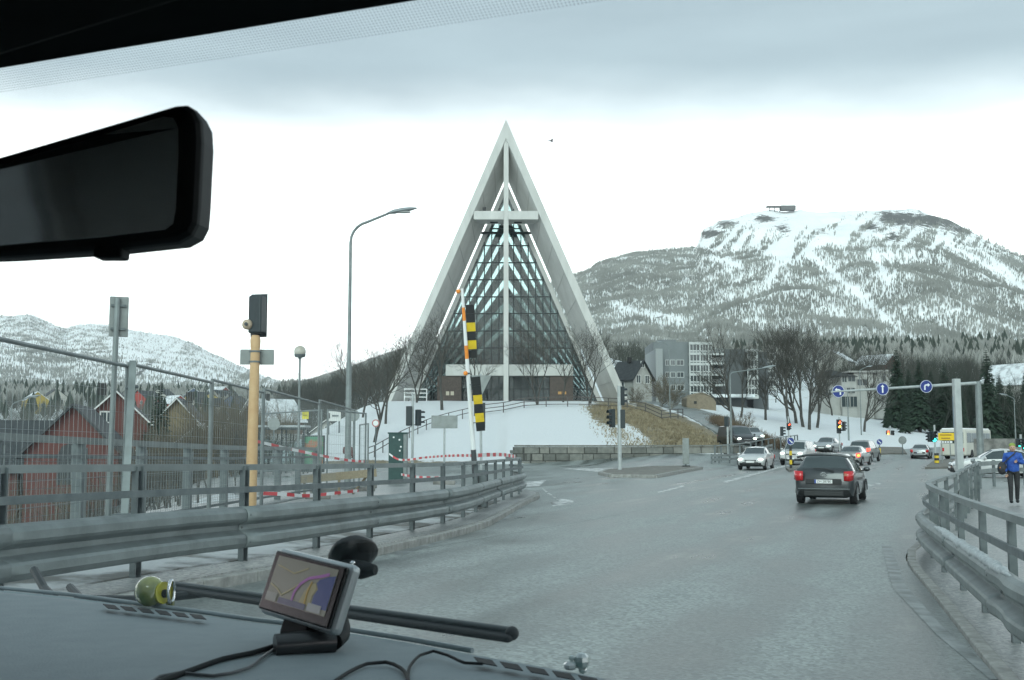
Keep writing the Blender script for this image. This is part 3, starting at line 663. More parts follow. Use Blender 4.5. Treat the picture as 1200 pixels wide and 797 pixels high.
BEAM = [(-.01, .70), (.03, .708), (.085, .685), (.115, .645), (.115, .58), (.10, .555), (.01, .515), (-.005, .50), (-.005, .445), (.01, .43), (.10, .39), (.115, .365), (.115, .30), (.085, .26), (.03, .238), (-.01, .245)]
def guardrail(label, path, side, step, zoff, start_y, snow=False, tall=1.2, bent=()):
    P = [p for p in path if p.y > start_y]
    P = [Vector((p.x, p.y, Tz(p.x, p.y) + zoff)) for p in P]
    root = thing('bridge_guardrail', label, 'guardrail', P[0])
    acc = [0]
    for p, q in zip(P[:-1], P[1:]): acc.append(acc[-1] + (q - p).length)
    def al(s):
        s = min(max(s, 0), acc[-1]); i = min(int(np.searchsorted(acc, s, 'right')) - 1, len(P) - 2); t = (s - acc[i]) / max(acc[i + 1] - acc[i], 1e-6); return P[i].lerp(P[i + 1], t), (P[i + 1] - P[i]).normalized()
    n = int(acc[-1] / step)
    for i in range(n + 1):
        p, t = al(i * step + .2); R = Matrix.Rotation(math.atan2(t.y, t.x), 3, 'Z') @ Matrix.Rotation(random.uniform(-.015, .015), 3, 'Y')
        nrm = Vector((-t.y, t.x, 0)) * side
        c = p - nrm * .09 + Vector((0, 0, tall / 2 - .1))
        mb = MB().box(c, (.10, .012, tall + .16), R).box(c + R @ Vector((-.045, -.03, 0)), (.012, .07, tall + .16), R).box(c + R @ Vector((.045, -.03, 0)), (.012, .07, tall + .16), R)
        mb.build('post', GALVD, root, True)
    seg_l = step * 2; ns = int(math.ceil(acc[-1] / seg_l))
    for k in range(ns):
        s0, s1 = k * seg_l, min((k + 1) * seg_l + .12, acc[-1])
        if s1 - s0 < .3: continue
        m = max(2, int((s1 - s0) / .35)); vs = []; fs = []
        for i in range(m + 1):
            p, t = al(s0 + (s1 - s0) * i / m); nrm = Vector((-t.y, t.x, 0)) * side; dent = .02 * math.sin(i * 1.7 + k) * (k % 3 == 1)
            lap = .006 * (k % 2)
            for (o, z) in BEAM: vs.append(p + nrm * (o + lap + dent * (o > .02)) + Vector((0, 0, z)))
        nb = len(BEAM)
        for i in range(m):
            for j in range(nb - 1): fs.append((i * nb + j, (i + 1) * nb + j, (i + 1) * nb + j + 1, i * nb + j + 1))
        MB().add(vs, fs).build('beam', GALV, root, True, smooth=28, solid=.006)
        if k:
            p, t = al(s0 + .06); nrm = Vector((-t.y, t.x, 0)) * side; b = MB()
            for z in (.62, .47, .31): b.ball(p + nrm * (.122 if z != .47 else .004) + Vector((0, 0, z)), .016, nu=8, nv=5)
            b.build('bolt', GALVD, root, True)
    # handrail and middle rail
    for z, w, h, nm in ((tall, .09, .07, 'handrail'), ((tall + .72) / 2 - .02, .03, .07, 'middle_rail')):
        for k in range(ns):
            s0, s1 = k * seg_l, min((k + 1) * seg_l, acc[-1]); m = max(1, int((s1 - s0) / .7)); b = MB()
            pts = []
            for i in range(m + 1):
                p, t = al(s0 + (s1 - s0) * i / m); nrm = Vector((-t.y, t.x, 0)) * side
                for (dx, dz) in ((-w / 2, 0), (w / 2, 0), (w / 2, h), (-w / 2, h)): pts.append(p + nrm * (dx - .09 * (nm == 'handrail')) + Vector((0, 0, z - h + dz)))
            fs = [(i * 4 + j, i * 4 + (j + 1) % 4, (i + 1) * 4 + (j + 1) % 4, (i + 1) * 4 + j) for i in range(m) for j in range(4)] + [(3, 2, 1, 0), (m * 4, m * 4 + 1, m * 4 + 2, m * 4 + 3)]
            b.add(pts, fs).build(nm, GALVD if nm == 'middle_rail' else GALV, root, True)
    return root, al
gl, gl_al = guardrail('galvanised W-beam guardrail with handrail sweeping along the left road edge', LRAIL, -1, 2.0, .06, 1.0)
gr, gr_al = guardrail('galvanised W-beam guardrail with handrail along the right road edge', RRAIL, 1, 2.0, .03, 2.5)
# crusted snow lying on top of the right beam
SNOWM = mat('old_snow', (.52, .56, .57), .8, col2=(.36, .39, .40), scale=18, bump=.6, bscale=30)
sv = []; ss = []
for i in range(46):
    p, t = gr_al(7.2 + i * .14); nrm = Vector((-t.y, t.x, 0))
    sv.append(p + nrm * (.055 + random.uniform(-.01, .01)) + Vector((0, 0, .70))); ss.append((.038 + .010 * math.sin(i * 2.3) + random.uniform(-.012, .012)) * min(1, i / 4, (45 - i) / 4 + .1) + .01)
tag(MB().tube(sv, ss, 8).build('snow_crust', SNOWM, None, smooth=60), 'ridge of crusted old snow lying on the right guardrail beam', 'snow')

# outer parapet of the footway with mesh infill
def parapet():
    path = [Vector((-6.05 + .012 * (y - 8), y, 0)) for y in np.arange(2, 33, .5)]
    root = thing('footway_parapet', 'grey steel footway parapet with mesh infill behind the left guardrail', 'parapet', (path[0].x, path[0].y, .6))
    zt = lambda y: np.interp(y, [2, 11, 22, 33], [2.10, 2.02, 1.79, 1.66]); zb = lambda y: Tz(-6, y) + .12
    ys = [y for y in np.arange(3.0, 33, 2.45)]
    for y in ys:
        x = -6.05 + .012 * (y - 8); MB().box((x, y, (zt(y) + zb(y)) / 2 - .1), (.14, .10, zt(y) - zb(y) + .2)).build('post', GALVD, root, True)
        MB().box((x + .02, y + .16, (zt(y) + zb(y)) / 2 - .1), (.05, .06, zt(y) - zb(y))).build('post_stiffener', GALV, root, True)
    for a, b in zip(ys[:-1], ys[1:]):
        xa, xb = -6.05 + .012 * (a - 8), -6.05 + .012 * (b - 8)
        MB().bar((xa + .03, a, zt(a)), (xb + .03, b, zt(b)), .12, .09).build('top_rail', GALV, root, True)
        MB().bar((xa + .05, a, zt(a) - .22), (xb + .05, b, zt(b) - .22), .04, .05).build('rail', GALVD, root, True)
        MB().bar((xa + .05, a, zb(a) + .12), (xb + .05, b, zb(b) + .12), .04, .05).build('rail', GALVD, root, True)
        w = MB(); k = 0
        for t in np.arange(.02, .99, .05):
            y = a + (b - a) * t; x = xa + (xb - xa) * t
            z0, z1 = zb(y) + .14, zt(y) - .23
            w.tube([(x + .04, y, z0), (x + .04, y, z1)], .0035, 3, False)
        for zf in np.arange(.1, 1, .12):
            w.tube([(xa + .04, a, zb(a) + .14 + (zt(a) - zb(a) - .37) * zf), (xb + .04, b, zb(b) + .14 + (zt(b) - zb(b) - .37) * zf)], .003, 3, False)
        o = w.build('wire_infill', GALVD, root, True); o['kind'] = 'stuff'
parapet()
# temporary mesh fencing on the footway
WIRE = mat('fence_wire', (.24, .27, .275), .5, metal=.4)
def fence_panel(label, A, B, z0a, z0b, h, sign=False, lean=0):
    A, B = Vector(A), Vector(B); root = thing('temporary_fence_panel', label, 'fence', (A.x, A.y, z0a), group='temporary mesh fence panels on the footway')
    L_ = Vector((lean, 0, 0))
    def q(t, z): p = A.lerp(B, t); return Vector((p.x, p.y, z0a + (z0b - z0a) * t + z)) + L_ * (z / h)
    MB().tube([q(0, .05), q(0, h + .02)], .028, 8).build('upright', GALV, root, True)
    MB().tube([q(1, .05), q(1, h + .02)], .028, 8).build('upright', GALV, root, True)
    MB().tube([q(0, h), q(1, h)], .024, 8).build('top_tube', GALV, root, True)
    MB().tube([q(0, .12), q(1, .12)], .02, 8).build('bottom_tube', GALV, root, True)
    w = MB(); n = int((B - A).length / .13)
    for i in range(1, n): w.tube([q(i / n, .12), q(i / n, h)], .0021, 3, False)
    for z in np.arange(.35, h - .05, .27): w.tube([q(0, z), q(1, z)], .0021, 3, False)
    o = w.build('wire_mesh', WIRE, root, True); o['kind'] = 'stuff'
    for t in (0, 1): MB().box(q(t, .06), (.62, .22, .13), .3).build('concrete_foot', CONC_D, root, True, bevel=.02)
    return root, q
ftz = lambda y: Tz(-4.9, y) + .13
fys = [6.4, 10.3, 14.4, 18.4, 22.2, 28.6, 35.0]
flab = ['nearest the left frame edge', 'second from the left edge', 'behind the leaning steel post', 'just before the orange-brown signal post', 'just past the orange-brown signal post', 'at the far end of the row']
for i in range(len(fys) - 1):
    a, b = fys[i], fys[i + 1]; za = 2.92 - ftz(a); 
    fence_panel('tall grey mesh fence panel on the footway, ' + flab[i], (-5.05 + .01 * i, a + .03, 0), (-5.05 + .01 * (i + 1), b - .03, 0), ftz(a), ftz(b), 2.92 - (ftz(a) + ftz(b)) / 2)
pa = at(308, 545, 36); pb = at(376, 545, 33); za, zb = Tz(pa.x, pa.y) + .13, Tz(pb.x, pb.y) + .13
fp, fq = fence_panel('mesh fence panel across the footway with a yellow sign', (pa.x, pa.y, 0), (pb.x, pb.y, 0), za, zb, 2.45)
c = at(359.5, 486.5, 34.1); d = (Vector((pb.x, pb.y, 0)) - Vector((pa.x, pa.y, 0))).normalized(); nrm = Vector((d.y, -d.x, 0)); rz = math.atan2(d.y, d.x)
ys_ = thing('yellow_sign', 'small yellow notice hung on the cross fence panel', 'sign', c, rz)
MB().box((0, -.05, 0), (.42, .012, .25)).build('plate', mat('sign_yellow', (.80, .70, .03), .5), ys_, bevel=.01)
text_mesh('lettering', 'Gangveg', .095, Matrix.Translation((0, -.0575, 0)) @ Matrix.Rotation(math.pi / 2, 4, 'X'), BLACKP, ys_)
for x_ in (-.17, .17): MB().cyl((x_, -.045, .09), (x_, .03, .09), .012, n=6).build('clip', GALVD, ys_)
pc = at(368, 545, 32.5); pd = at(428, 545, 35.2)
fence_panel('mesh fence panel past the double post, nearest the lamp post', (pb.x + .2, pb.y - .1, 0), (pd.x, pd.y, 0), zb, Tz(pd.x, pd.y) + .13, 2.45)
pe = at(421, 545, 40); pf_ = at(431, 545, 38)
fence_panel('narrow pale mesh gate beside the lamp post', (pe.x, pe.y, 0), (pf_.x, pf_.y, 0), Tz(pe.x, pe.y) + .13, Tz(pf_.x, pf_.y) + .13, 2.2)
lp0, lp1 = at(146, 604, 13.6), at(156, 424, 14.3)
t_ = thing('leaning_post', 'thick grey steel post leaning behind the left guardrail', 'post', lp0)
MB().box((lp0 + lp1) / 2, (.085, .085, (lp1 - lp0).length), (lp1 - lp0).to_track_quat('Z', 'Y').to_matrix()).build('shaft', GALV, t_, True); MB().box(lp0, (.22, .22, .05)).build('foot_plate', GALVD, t_, True); MB().cyl(lp0.lerp(lp1, .82) - Vector((.06, .06, 0)), lp0.lerp(lp1, .82) + Vector((.06, .06, .02)), .02, n=8).build('clamp', GALVD, t_, True)

# ---- posts with things on them
def post_at(px, py, Y=None, off=.13):
    p = G(px, py) if Y is None else None
    if p is None: q = at(px, py, Y); p = Vector((q.x, q.y, Tz(q.x, q.y)))
    return Vector((p.x, p.y, p.z + off))
def zat(px, py, P): return at(px, py, P.y).z
b = post_at(126, 600, 14.0); tp = at(131, 347, 14); z1 = tp.z - b.z
t_ = thing('road_sign', 'narrow rectangular sign seen from behind on a grey post', 'sign', b)
MB().cyl((0, 0, -.1), (.04, 0, z1 - .03), .035, n=10).build('post', GALV, t_, smooth=40)
MB().box((.045, .05, z1 - .26), (.235, .02, .52), .35).build('plate', SIGNBACK, t_, bevel=.02)
for dz in (-.12, -.42): MB().box((.045, .03, z1 + dz), (.18, .05, .03), .35).build('bracket', GALVD, t_)

# orange-brown signal post with dark head and siren
b = post_at(293, 600, 18.2); z = lambda py: at(295, py, b.y).z - b.z
t_ = thing('warning_signal_post', 'orange-brown post carrying a dark signal head seen from behind', 'signal', b)
TAN = mat('tan_weathered_paint', (.50, .32, .16), .6, col2=(.58, .40, .22), scale=7, lo=.3, hi=.7)
MB().tube([(0, 0, -.1), (.01, 0, z(560)), (.03, 0, z(408))], [.10, .092, .075], 14).build('post', TAN, t_, smooth=40)
MB().tube([(.03, 0, z(408)), (.03, 0, z(398)), (.03, 0, z(393))], [.08, .085, .06], 14).build('post_cap', TAN, t_, smooth=40)
MB().box((.055, .0, (z(391) + z(347)) / 2), (.235, .22, z(347) - z(391)), -.25).build('signal_head', DKGRN, t_, bevel=.03)
MB().box((.05, .13, (z(391) + z(347)) / 2), (.30, .015, z(347) - z(391) + .1), -.25).build('backboard', DKGRN, t_, bevel=.02)
MB().ball((-.09, -.09, z(381)), .088, (1, .8, 1), 14, 9).build('siren', mat('siren_tan', (.42, .34, .25), .5), t_, smooth=60)
MB().disc((-.09, -.175, z(381)), .03, (0, 1, 0), .02, 10).build('siren_mouth', DKGRN, t_)
MB().box((.04, .10, (z(427) + z(409)) / 2), (.56, .02, z(409) - z(427)), .08).build('sign_plate', SIGNBACK, t_, bevel=.01)
for py in (412, 424): MB().tube([(.03 - .1, 0, z(py)), (.03 + .1, 0, z(py))], .012, 6).build('strap', GALVD, t_); MB().disc((.03, 0, z(py)), .086, (0, 0, 1), .03, 14).build('band', GALVD, t_)

# street lamp left of the church
def cobra(label, base, top_z, arm, hook_r, head_dir, r0=.095, group='street lamps', head=1.0):
    t_ = thing('street_lamp', label, 'street lamp', base, group=group); h = top_z - base.z; dx, dy = head_dir
    pts = [(0, 0, -.1), (0, 0, h * .45)]; MB().tube(pts, [r0, r0 * .85], 10).build('pole', GALV, t_, smooth=40)
    pts = [(0, 0, h * .45), (0, 0, h - hook_r - .3)]; rs = [r0 * .62, r0 * .5]
    for k in range(6):
        a = k / 5 * 1.35; pts.append((dx * hook_r * (1 - math.cos(a)), dy * hook_r * (1 - math.cos(a)), h - hook_r - .3 + hook_r * math.sin(a))); rs.append(r0 * .45)
    e = Vector((dx * arm, dy * arm, h)); pts.append(e); rs.append(r0 * .38); MB().tube(pts, rs, 10).build('upper_pole', GALV, t_, smooth=40)
    D = Vector((dx, dy, .18)).normalized(); l = MB(); q = e - D * .1
    prof = [(0, .03), (.08, .07), (.25, .125), (.55, .14), (.8, .11), (.98, .05), (1.02, .01)]
    sx = D.cross(Vector((0, 0, 1))).normalized(); up = sx.cross(D); vs = []; fs = []
    for (s, r) in prof:
        for k in range(12):
            a = 2 * math.pi * k / 12; vs.append(q + (D * s + sx * math.cos(a) * r * 1.1 + up * (math.sin(a) * r * (.75 if math.sin(a) > 0 else .35))) * head)
    n = 12; fs = [(i * n + j, i * n + (j + 1) % n, (i + 1) * n + (j + 1) % n, (i + 1) * n + j) for i in range(len(prof) - 1) for j in range(n)] + [tuple(range(n - 1, -1, -1)), tuple((len(prof) - 1) * n + j for j in range(n))]
    hd = MB().add(vs, fs).build('lamp_head', mat('lamp_head_grey', (.30, .33, .34), .45, metal=.3), t_, smooth=50)
    c_ = q + D * .55 * head - up * .045 * head; MB().ball(c_, .26 * head, (1, .45, .16) if abs(dx) > abs(dy) else (.45, 1, .16), 12, 6).build('lens', mat('lamp_lens', (.5, .53, .52), .15), hd, smooth=60)
    return t_
b = post_at(407, 575, 39); tz = at(455, 250, 39).z
cobra('tall grey street lamp with curved arm left of the church', b, tz, (455 - 410) / FPX * 39, .75, (1, 0), .115, head=1.12)
# globe lamp
b = post_at(349, 560, 46); zg_ = at(350, 412, 46).z - b.z
t_ = thing('globe_lamp', 'slim lamp post with a round globe beside the bus shelter', 'street lamp', b)
MB().cyl((0, 0, 0), (0, 0, zg_ - .2), .055, .045).build('pole', GALV, t_, smooth=40); MB().cyl((0, 0, zg_ - .32), (0, 0, zg_ - .16), .06, .12).build('collar', GALVD, t_)
MB().ball((0, 0, zg_), .25, nu=18, nv=12).build('globe', mat('globe_smoked', (.38, .36, .30), .15, col2=(.5, .5, .46), scale=2), t_, smooth=60)
MB().tube([(0, 0, zg_ - .25 + .01), (0, 0, zg_ - .12)], [.2, .245], 18).build('globe_tray', GALVD, t_, smooth=40)

# raised barrier boom with hazard boards
b = post_at(561, 601, 26.6, .12); tp = at(541.5, 338, 26.0); base = Vector((b.x + .02, b.y, b.z))
t_ = thing('barrier_boom', 'raised white barrier boom with yellow and black hazard boards', 'barrier', base)
top = tp - base; piv = at(557, 560, 26.6) - base
MB().box((0, .15, .45), (.34, .34, .9)).build('barrier_housing', GALVD, t_, bevel=.03)
MB().bar((-.02, -.05, -.1), piv + Vector((.02, -.05, .1)), .12, .12, (0, 1, 0)).build('barrier_post', BLACKP, t_)
ax = (top - piv).normalized()
def bp_(f): return piv.lerp(top, f)
stops = [0, .12, .16, .235, .245, .33, .34, .6, .61, .68, .70, .83, .845, .92, .93, 1]
MB().tube([bp_(0), bp_(.15)], [.075, .065], 10).build('boom_root', mat('boom_dark', (.05, .055, .06), .6), t_, smooth=40)
MB().tube([bp_(.15), bp_(1)], [.062, .034], 10).build('boom_arm', WHITE, t_, smooth=40)
for f0, f1 in ((.16, .235), (.63, .70), (.83, .90)): MB().tube([bp_(f0), bp_(f1)], [.066 - .03 * f0, .066 - .03 * f1], 10).build('orange_band', ORANGE, t_, smooth=40)
for (pa_, pb_) in (((550.5, 357), (554, 419.5)), ((557.5, 441.5), (563.5, 505))):
    p1, p0 = at(*pa_, 26.05) - base, at(*pb_, 26.35) - base; n = 6 if pa_[0] < 555 else 6; pn = MB().bar(p0, p1, .015, .012).build('hazard_board_frame', BLACKP, t_)
    for k in range(n):
        q0, q1 = p0.lerp(p1, k / n + .002), p0.lerp(p1, (k + 1) / n - .002); MB().bar(q0, q1, .21, .05, (0, 1, 0)).build('hazard_stripe', YEL if k in (1, 3) or (k == 4 and False) else BLACKP, t_)
    for f in (.15, .85): q = p0.lerp(p1, f); r = bp_(min(max((q - piv).dot(ax) / (top - piv).length, 0), 1)); MB().cyl(q, r, .012, n=6).build('bracket', GALVD, t_)
for px, py, Y in ((537, 341.5, 26), (545.5, 437.5, 26.2)):
    c = at(px, py, Y) - base; MB().ball(c, .055, (1, .8, 1), 12, 8).build('warning_lamp', ORANGE, t_, smooth=60); MB().cyl(c, c + Vector((.1, .03, 0)), .02, n=8).build('lamp_arm', GALVD, t_)
# yield sign from behind with small signal
b = post_at(564, 575, 46, .13); t_ = thing('yield_sign', 'inverted triangular sign seen from behind, behind the barrier boom', 'sign', b); zz_ = lambda py: at(564, py, b.y).z - b.z
MB().cyl((0, 0, 0), (-.05, 0, zz_(438)), .055, n=10).build('post', PAINTG, t_, smooth=40)
tri = [at(552, 440, b.y) - b, at(576, 440, b.y) - b, at(565, 463, b.y) - b]; MB().prism([p + Vector((0, -.07, 0)) for p in tri], (0, .02, 0)).build('plate', SIGNBACK, t_, bevel=.008)
MB().box((.05, .0, (zz_(502) + zz_(472)) / 2), (.22, .2, zz_(472) - zz_(502))).build('signal_head', DKGRN, t_, bevel=.02)

def sig_head(parent, c, w=.30, h=.95, rz=0, lit=None, back=False, d=.24):
    """traffic signal head; its lenses face local -y turned by rz; lit: 0 red 1 amber 2 green or a pair"""
    R = Matrix.Rotation(rz, 3, 'Z'); c = Vector(c)
    hd = MB().box(c, (w, d, h), R).build('signal_head', DKGRN, parent, bevel=.03)
    for k in range(3):
        z = h * (.31 - .31 * k); col = [RED_ON, AMB_ON, GRN_ON][k] if lit is not None and k in (lit if hasattr(lit, '__len__') else [lit]) else LENS_OFF
        p = c + R @ Vector((0, -d / 2 - .008, z)); MB().disc(p, w * .36, R @ Vector((0, 1, 0)), .014, 14).build('lens', col, hd)
        vs = []; fs = []
        for i in range(9):
            a = math.pi * (i / 8) * 1.1 - .05 * math.pi
            for yy in (0, -.2): vs.append(c + R @ Vector((math.cos(a) * w * .42, -d / 2 + yy, z + math.sin(a) * w * .42)))
        fs = [(2 * i, 2 * i + 2, 2 * i + 3, 2 * i + 1) for i in range(8)]
        MB().add(vs, fs).build('visor', DKGRN, hd, solid=.01)
    return hd
def signal(label, px, py_base, py_top, Y, heads, w=.07, m=None, off=.13):
    b = post_at(px, py_base, Y, off) if Y else post_at(px, py_base, None, off)
    t_ = thing('traffic_light', label, 'traffic light', b, group='traffic lights at the junction')
    MB().cyl((0, 0, -.1), (0, 0, at(px, py_top, b.y).z - b.z), w, n=10).build('post', m or PAINTG, t_, smooth=40)
    for (hx, hy0, hy1, wpx, rz, lit) in heads:
        z0, z1 = at(hx, hy1, b.y).z - b.z, at(hx, hy0, b.y).z - b.z
        sig_head(t_, ((hx - px) / FPX * b.y, 0, (z0 + z1) / 2), wpx / FPX * b.y, z1 - z0, rz, lit, d=.22)
    return t_
signal('traffic light with two dark heads seen from behind, left of the barrier', 483, 568, 462, 46, [(479, 476, 499, 7.5, math.pi, None), (489.5, 480, 499, 5, math.pi * .75, None)], .055)
signal('tall traffic light on the kerbed island before the stone wall', 726.5, 553.5, 452, None, [(729.8, 453, 475, 5.5, 2.0, None), (730, 480, 502, 6, math.pi, None), (718, 479.5, 501, 8, -1.15, None)], .12, off=.1)
signal('traffic light by the side road with a dark head and a street lamp behind', 853, 522, 486, 84, [(852, 488, 500, 5, 2.6, None)], .07, off=0)
signal('traffic light showing amber over the waiting cars', 984.5, 541, 489, 95, [(984, 491.5, 508, 4.6, .3, [0, 1]), (990, 494, 505, 3.2, 2.2, None)], .06, off=0)
signal('traffic light showing red beside the snowy slope', 925, 545, 488, 92, [(925, 496, 504, 3.6, .3, [0]), (917, 500, 511, 3.8, 1.6, None)], .06, off=0)
signal('traffic light with red and green heads on the far island', 1044, 530.5, 499, 150, [(1041, 504.5, 513, 3.6, .1, [0, 1]), (1046.5, 504.5, 513, 3.6, .1, [2]), ], .09, off=0)
signal('traffic light showing green above the striped bollard', 1096.5, 545, 498, 84, [(1095, 505.5, 518, 6, .25, [2]), (1090.5, 506, 518, 4, -1.1, None)], .07, off=0)
signal('traffic light showing green beyond the walker in blue', 1197.5, 548, 509, 60, [(1194, 514, 524, 3.6, .3, [2]), (1199.5, 514, 527, 4, .3, [2])], .06, off=0)
b = post_at(520.5, 572, 43); t_ = thing('road_sign', 'wide rectangular sign seen from behind on a thin post by the tape', 'sign', b); zz_ = lambda py: at(521, py, b.y).z - b.z
MB().cyl((0, 0, 0), (0, 0, zz_(487)), .04, n=8).build('post', PAINTG, t_, smooth=40); MB().box((0, -.05, (zz_(502) + zz_(487)) / 2), (1.02, .02, zz_(487) - zz_(502))).build('plate', SIGNBACK, t_, bevel=.01)
MB().box((0, 0, .07), (.85, .4, .16)).build('foot_block', CONC_D, t_, bevel=.03)
# green electrical cabinet
b = post_at(466, 571, 44); t_ = thing('electrical_cabinet', 'tall dark green electrical cabinet beside the taped-off pavement', 'cabinet', b); h = at(466, 508.5, b.y).z - b.z
GRN = mat('cabinet_green', (.012, .048, .045), .5, col2=(.02, .065, .06), scale=5)
MB().box((-.06, 0, h / 2), (.58, .5, h)).build('body', GRN, t_, bevel=.02); MB().box((.30, .02, h / 2), (.14, .5, h)).build('side_panel', GALV, t_, bevel=.01)
MB().box((0, 0, h + .03), (.78, .56, .06)).build('lid', GRN, t_, bevel=.015); MB().box((-.06, -.255, h * .48), (.5, .012, h * .86)).build('door', GRN, t_, bevel=.004)
for (x_, z_) in ((.08, .88), (-.15, .93), (.1, .66), (.14, .74)): MB().box((x_, -.265, h * z_), (.06, .006, .06)).build('sticker', WHITE, t_)
# kerbed island, marker board, guardrail at the side road
ip = [G(*p) for p in ((703, 556.5), (712, 553), (764, 549), (808, 548.4), (822, 550.2), (800, 554), (768, 560.5), (716, 559.5))]
sheet('traffic_island', [(p.x, p.y) for p in ip], .15, mat('island_dirt', (.12, .115, .10), .9, col2=(.2, .19, .17), scale=2), 2, .3)
for k in range(len(ip)):
    p, q = ip[k], ip[(k + 1) % len(ip)]; n_ = max(1, int((q - p).length / 1.2))
    if k == 0: kr = thing('kerb', 'pale kerb round the traffic island before the wall', None, p); kr['kind'] = 'structure'
    for i in range(n_):
        a_, b_ = p.lerp(q, (i + .01) / n_), p.lerp(q, (i + .99) / n_); MB().bar(a_ + Vector((0, 0, .06)), b_ + Vector((0, 0, .06)), .2, .22).build('kerbstone', KERB, kr, True)
b = post_at(804, 549.5, None, .1); t_ = thing('marker_board', 'narrow upright grey marker board on the traffic island', 'sign', b); h = at(804, 513.5, b.y).z - b.z
MB().box((0, 0, h / 2 + .1), (.44, .05, h - .2)).build('board', SIGNBACK, t_, bevel=.02); MB().cyl((0, .06, 0), (0, .06, h * .8), .05, n=8).build('post', GALVD, t_); MB().box((0, 0, .06), (.5, .4, .14)).build('foot', BLACKP, t_, bevel=.02)
def low_rail(label, pts, h=.75, posts=1.6, two=True, name='low_guardrail', up=0):
    P = smooth_path(pts, posts); P = [Vector((p.x, p.y, Tz(p.x, p.y) + p.z + up)) for p in P]; root = thing(name, label, 'guardrail', P[0])
    for p in P: MB().box(p + Vector((0, 0, h / 2)), (.1, .1, h)).build('post', GALVD, root, True)
    for a_, b_ in zip(P[:-1], P[1:]):
        for z_ in ((h - .12, h - .42) if two else (h - .05,)): MB().bar(a_ + Vector((0, -.06, z_)), b_ + Vector((0, -.06, z_)), .05, .17 if two else .08).build('beam', GALV, root, True)
    return root
low_rail('short galvanised guardrail at the foot of the side road', [GP(834, 545, 80), GP(868, 540, 84), GP(905, 535, 94)])
low_rail('slim grey pedestrian railing in front of the silver cars', [GP(838, 545, 81.5), GP(880, 540, 88), GP(935, 535, 103)], 1.25, 1.7, False, 'pedestrian_railing')
# keep-left sign on island
ip2 = [G(*p) for p in ((921, 550.5), (925, 553.5), (950, 549.5), (952, 546.0), (935, 547.5))]
sheet('traffic_island', [(p.x, p.y) for p in ip2], .14, MATS['island_dirt'], 2, .3)
def stripe_post(root, h, r=.075, n=6):
    for k in range(n): MB().cyl((0, 0, h * k / n), (0, 0, h * (k + 1) / n - .004), r, n=10).build('stripe', YEL if k % 2 else BLACKP, root)
def blue_disc(root, c, r, ang=None, straight=False, arrow='up', rz=0):
    """blue round sign with a white arrow made of flat strips; faces -y"""
    R = Matrix.Rotation(rz, 3, 'Z'); c = Vector(c)
    d = MB().disc(c, r, R @ Vector((0, 1, 0)), .03, 28).build('sign_face', BLUE, root)
    f = R @ Vector((0, -.022, 0)); rim = MB(); 
    rim.tube([c + f * .8 + R @ Vector((math.cos(a) * r * .95, 0, math.sin(a) * r * .95)) for a in np.linspace(0, 2 * math.pi, 29)], .012, 4); rim.build('rim', WHITE, d)
    def strip(pts, w):
        m = MB()
        for p, q in zip(pts[:-1], pts[1:]): m.bar(c + f + R @ Vector((p[0] * r, 0, p[1] * r)), c + f + R @ Vector((q[0] * r, 0, q[1] * r)), w * r, .008, R @ Vector((0, 1, 0)))
        return m
    def head(m, tip, dr):
        tx, tz = tip; ux, uz = dr; P = [(tx, tz), (tx - ux * .34 - uz * .3, tz - uz * .34 + ux * .3), (tx - ux * .34 + uz * .3, tz - uz * .34 - ux * .3)]
        m.prism([c + f + R @ Vector((p[0] * r, -.004, p[1] * r)) for p in P], R @ Vector((0, .008, 0)))
    if arrow == 'up': m = strip([(0, -.6), (0, .4)], .22); head(m, (0, .68), (0, 1))
    elif arrow == 'left': m = strip([(.3, -.55), (.3, .1), (.15, .25), (-.25, .25)], .22); head(m, (-.58, .25), (-1, 0))
    elif arrow == 'right': m = strip([(-.25, -.55), (-.25, .1), (-.1, .25), (.25, .25)], .22); head(m, (.58, .25), (1, 0))
    else: m = strip([(-.42, .42), (.28, -.28)], .24); head(m, (.5, -.5), (.707, -.707))
    m.build('arrow', WHITE, d); return d
b = post_at(927, 551.5, None, .1); t_ = thing('keep_right_sign', 'blue round keep-right sign on a yellow and black post', 'sign', b); h = at(927, 523, b.y).z - b.z
stripe_post(t_, h, .085, 5); blue_disc(t_, (0, -.05, at(927, 517, b.y).z - b.z), .24, arrow='diag'); MB().cyl((0, 0, h), (0, 0, h + .5), .03, n=8).build('post', GALVD, t_); MB().cyl((-.3, .1, 0), (-.3, .1, h + .4), .02, n=6).build('side_stay', GALVD, t_)
b = post_at(1031, 535, None, 0); t_ = thing('keep_right_sign', 'small distant blue round sign on a dark post', 'sign', b); blue_disc(t_, (0, -.05, at(1031, 518, b.y).z - b.z), .3, arrow='diag'); MB().cyl((0, 0, 0), (0, 0, at(1031, 521, b.y).z - b.z), .06, n=8).build('post', GALVD, t_); MB().cyl((0, 0, 0), (0, 0, .7), .12, n=8).build('yellow_foot', YEL, t_)
b = post_at(1058, 536, None, 0); t_ = thing('round_sign', 'grey round sign seen from behind on the far island', 'sign', b); z_ = at(1058, 516, b.y).z - b.z
MB().cyl((0, 0, 0), (0, 0, z_), .05, n=8).build('post', GALVD, t_); MB().disc((0, -.06, z_), .42, (0, 1, 0), .03, 20).build('plate', SIGNBACK, t_)
b = post_at(1096.5, 546, 84, 0); t_ = thing('striped_bollard', 'yellow and black striped bollard on the slip-road island', 'bollard', (b.x, b.y - .25, b.z)); stripe_post(t_, at(1096, 531, b.y).z - b.z, .17, 5)
ip3 = [G(*p) for p in ((1084, 550), (1094, 541.5), (1130, 538.5), (1150, 541), (1150, 551), (1120, 549))]
sheet('traffic_island', [(p.x, p.y) for p in ip3], .14, MATS['island_dirt'], 2, .3)
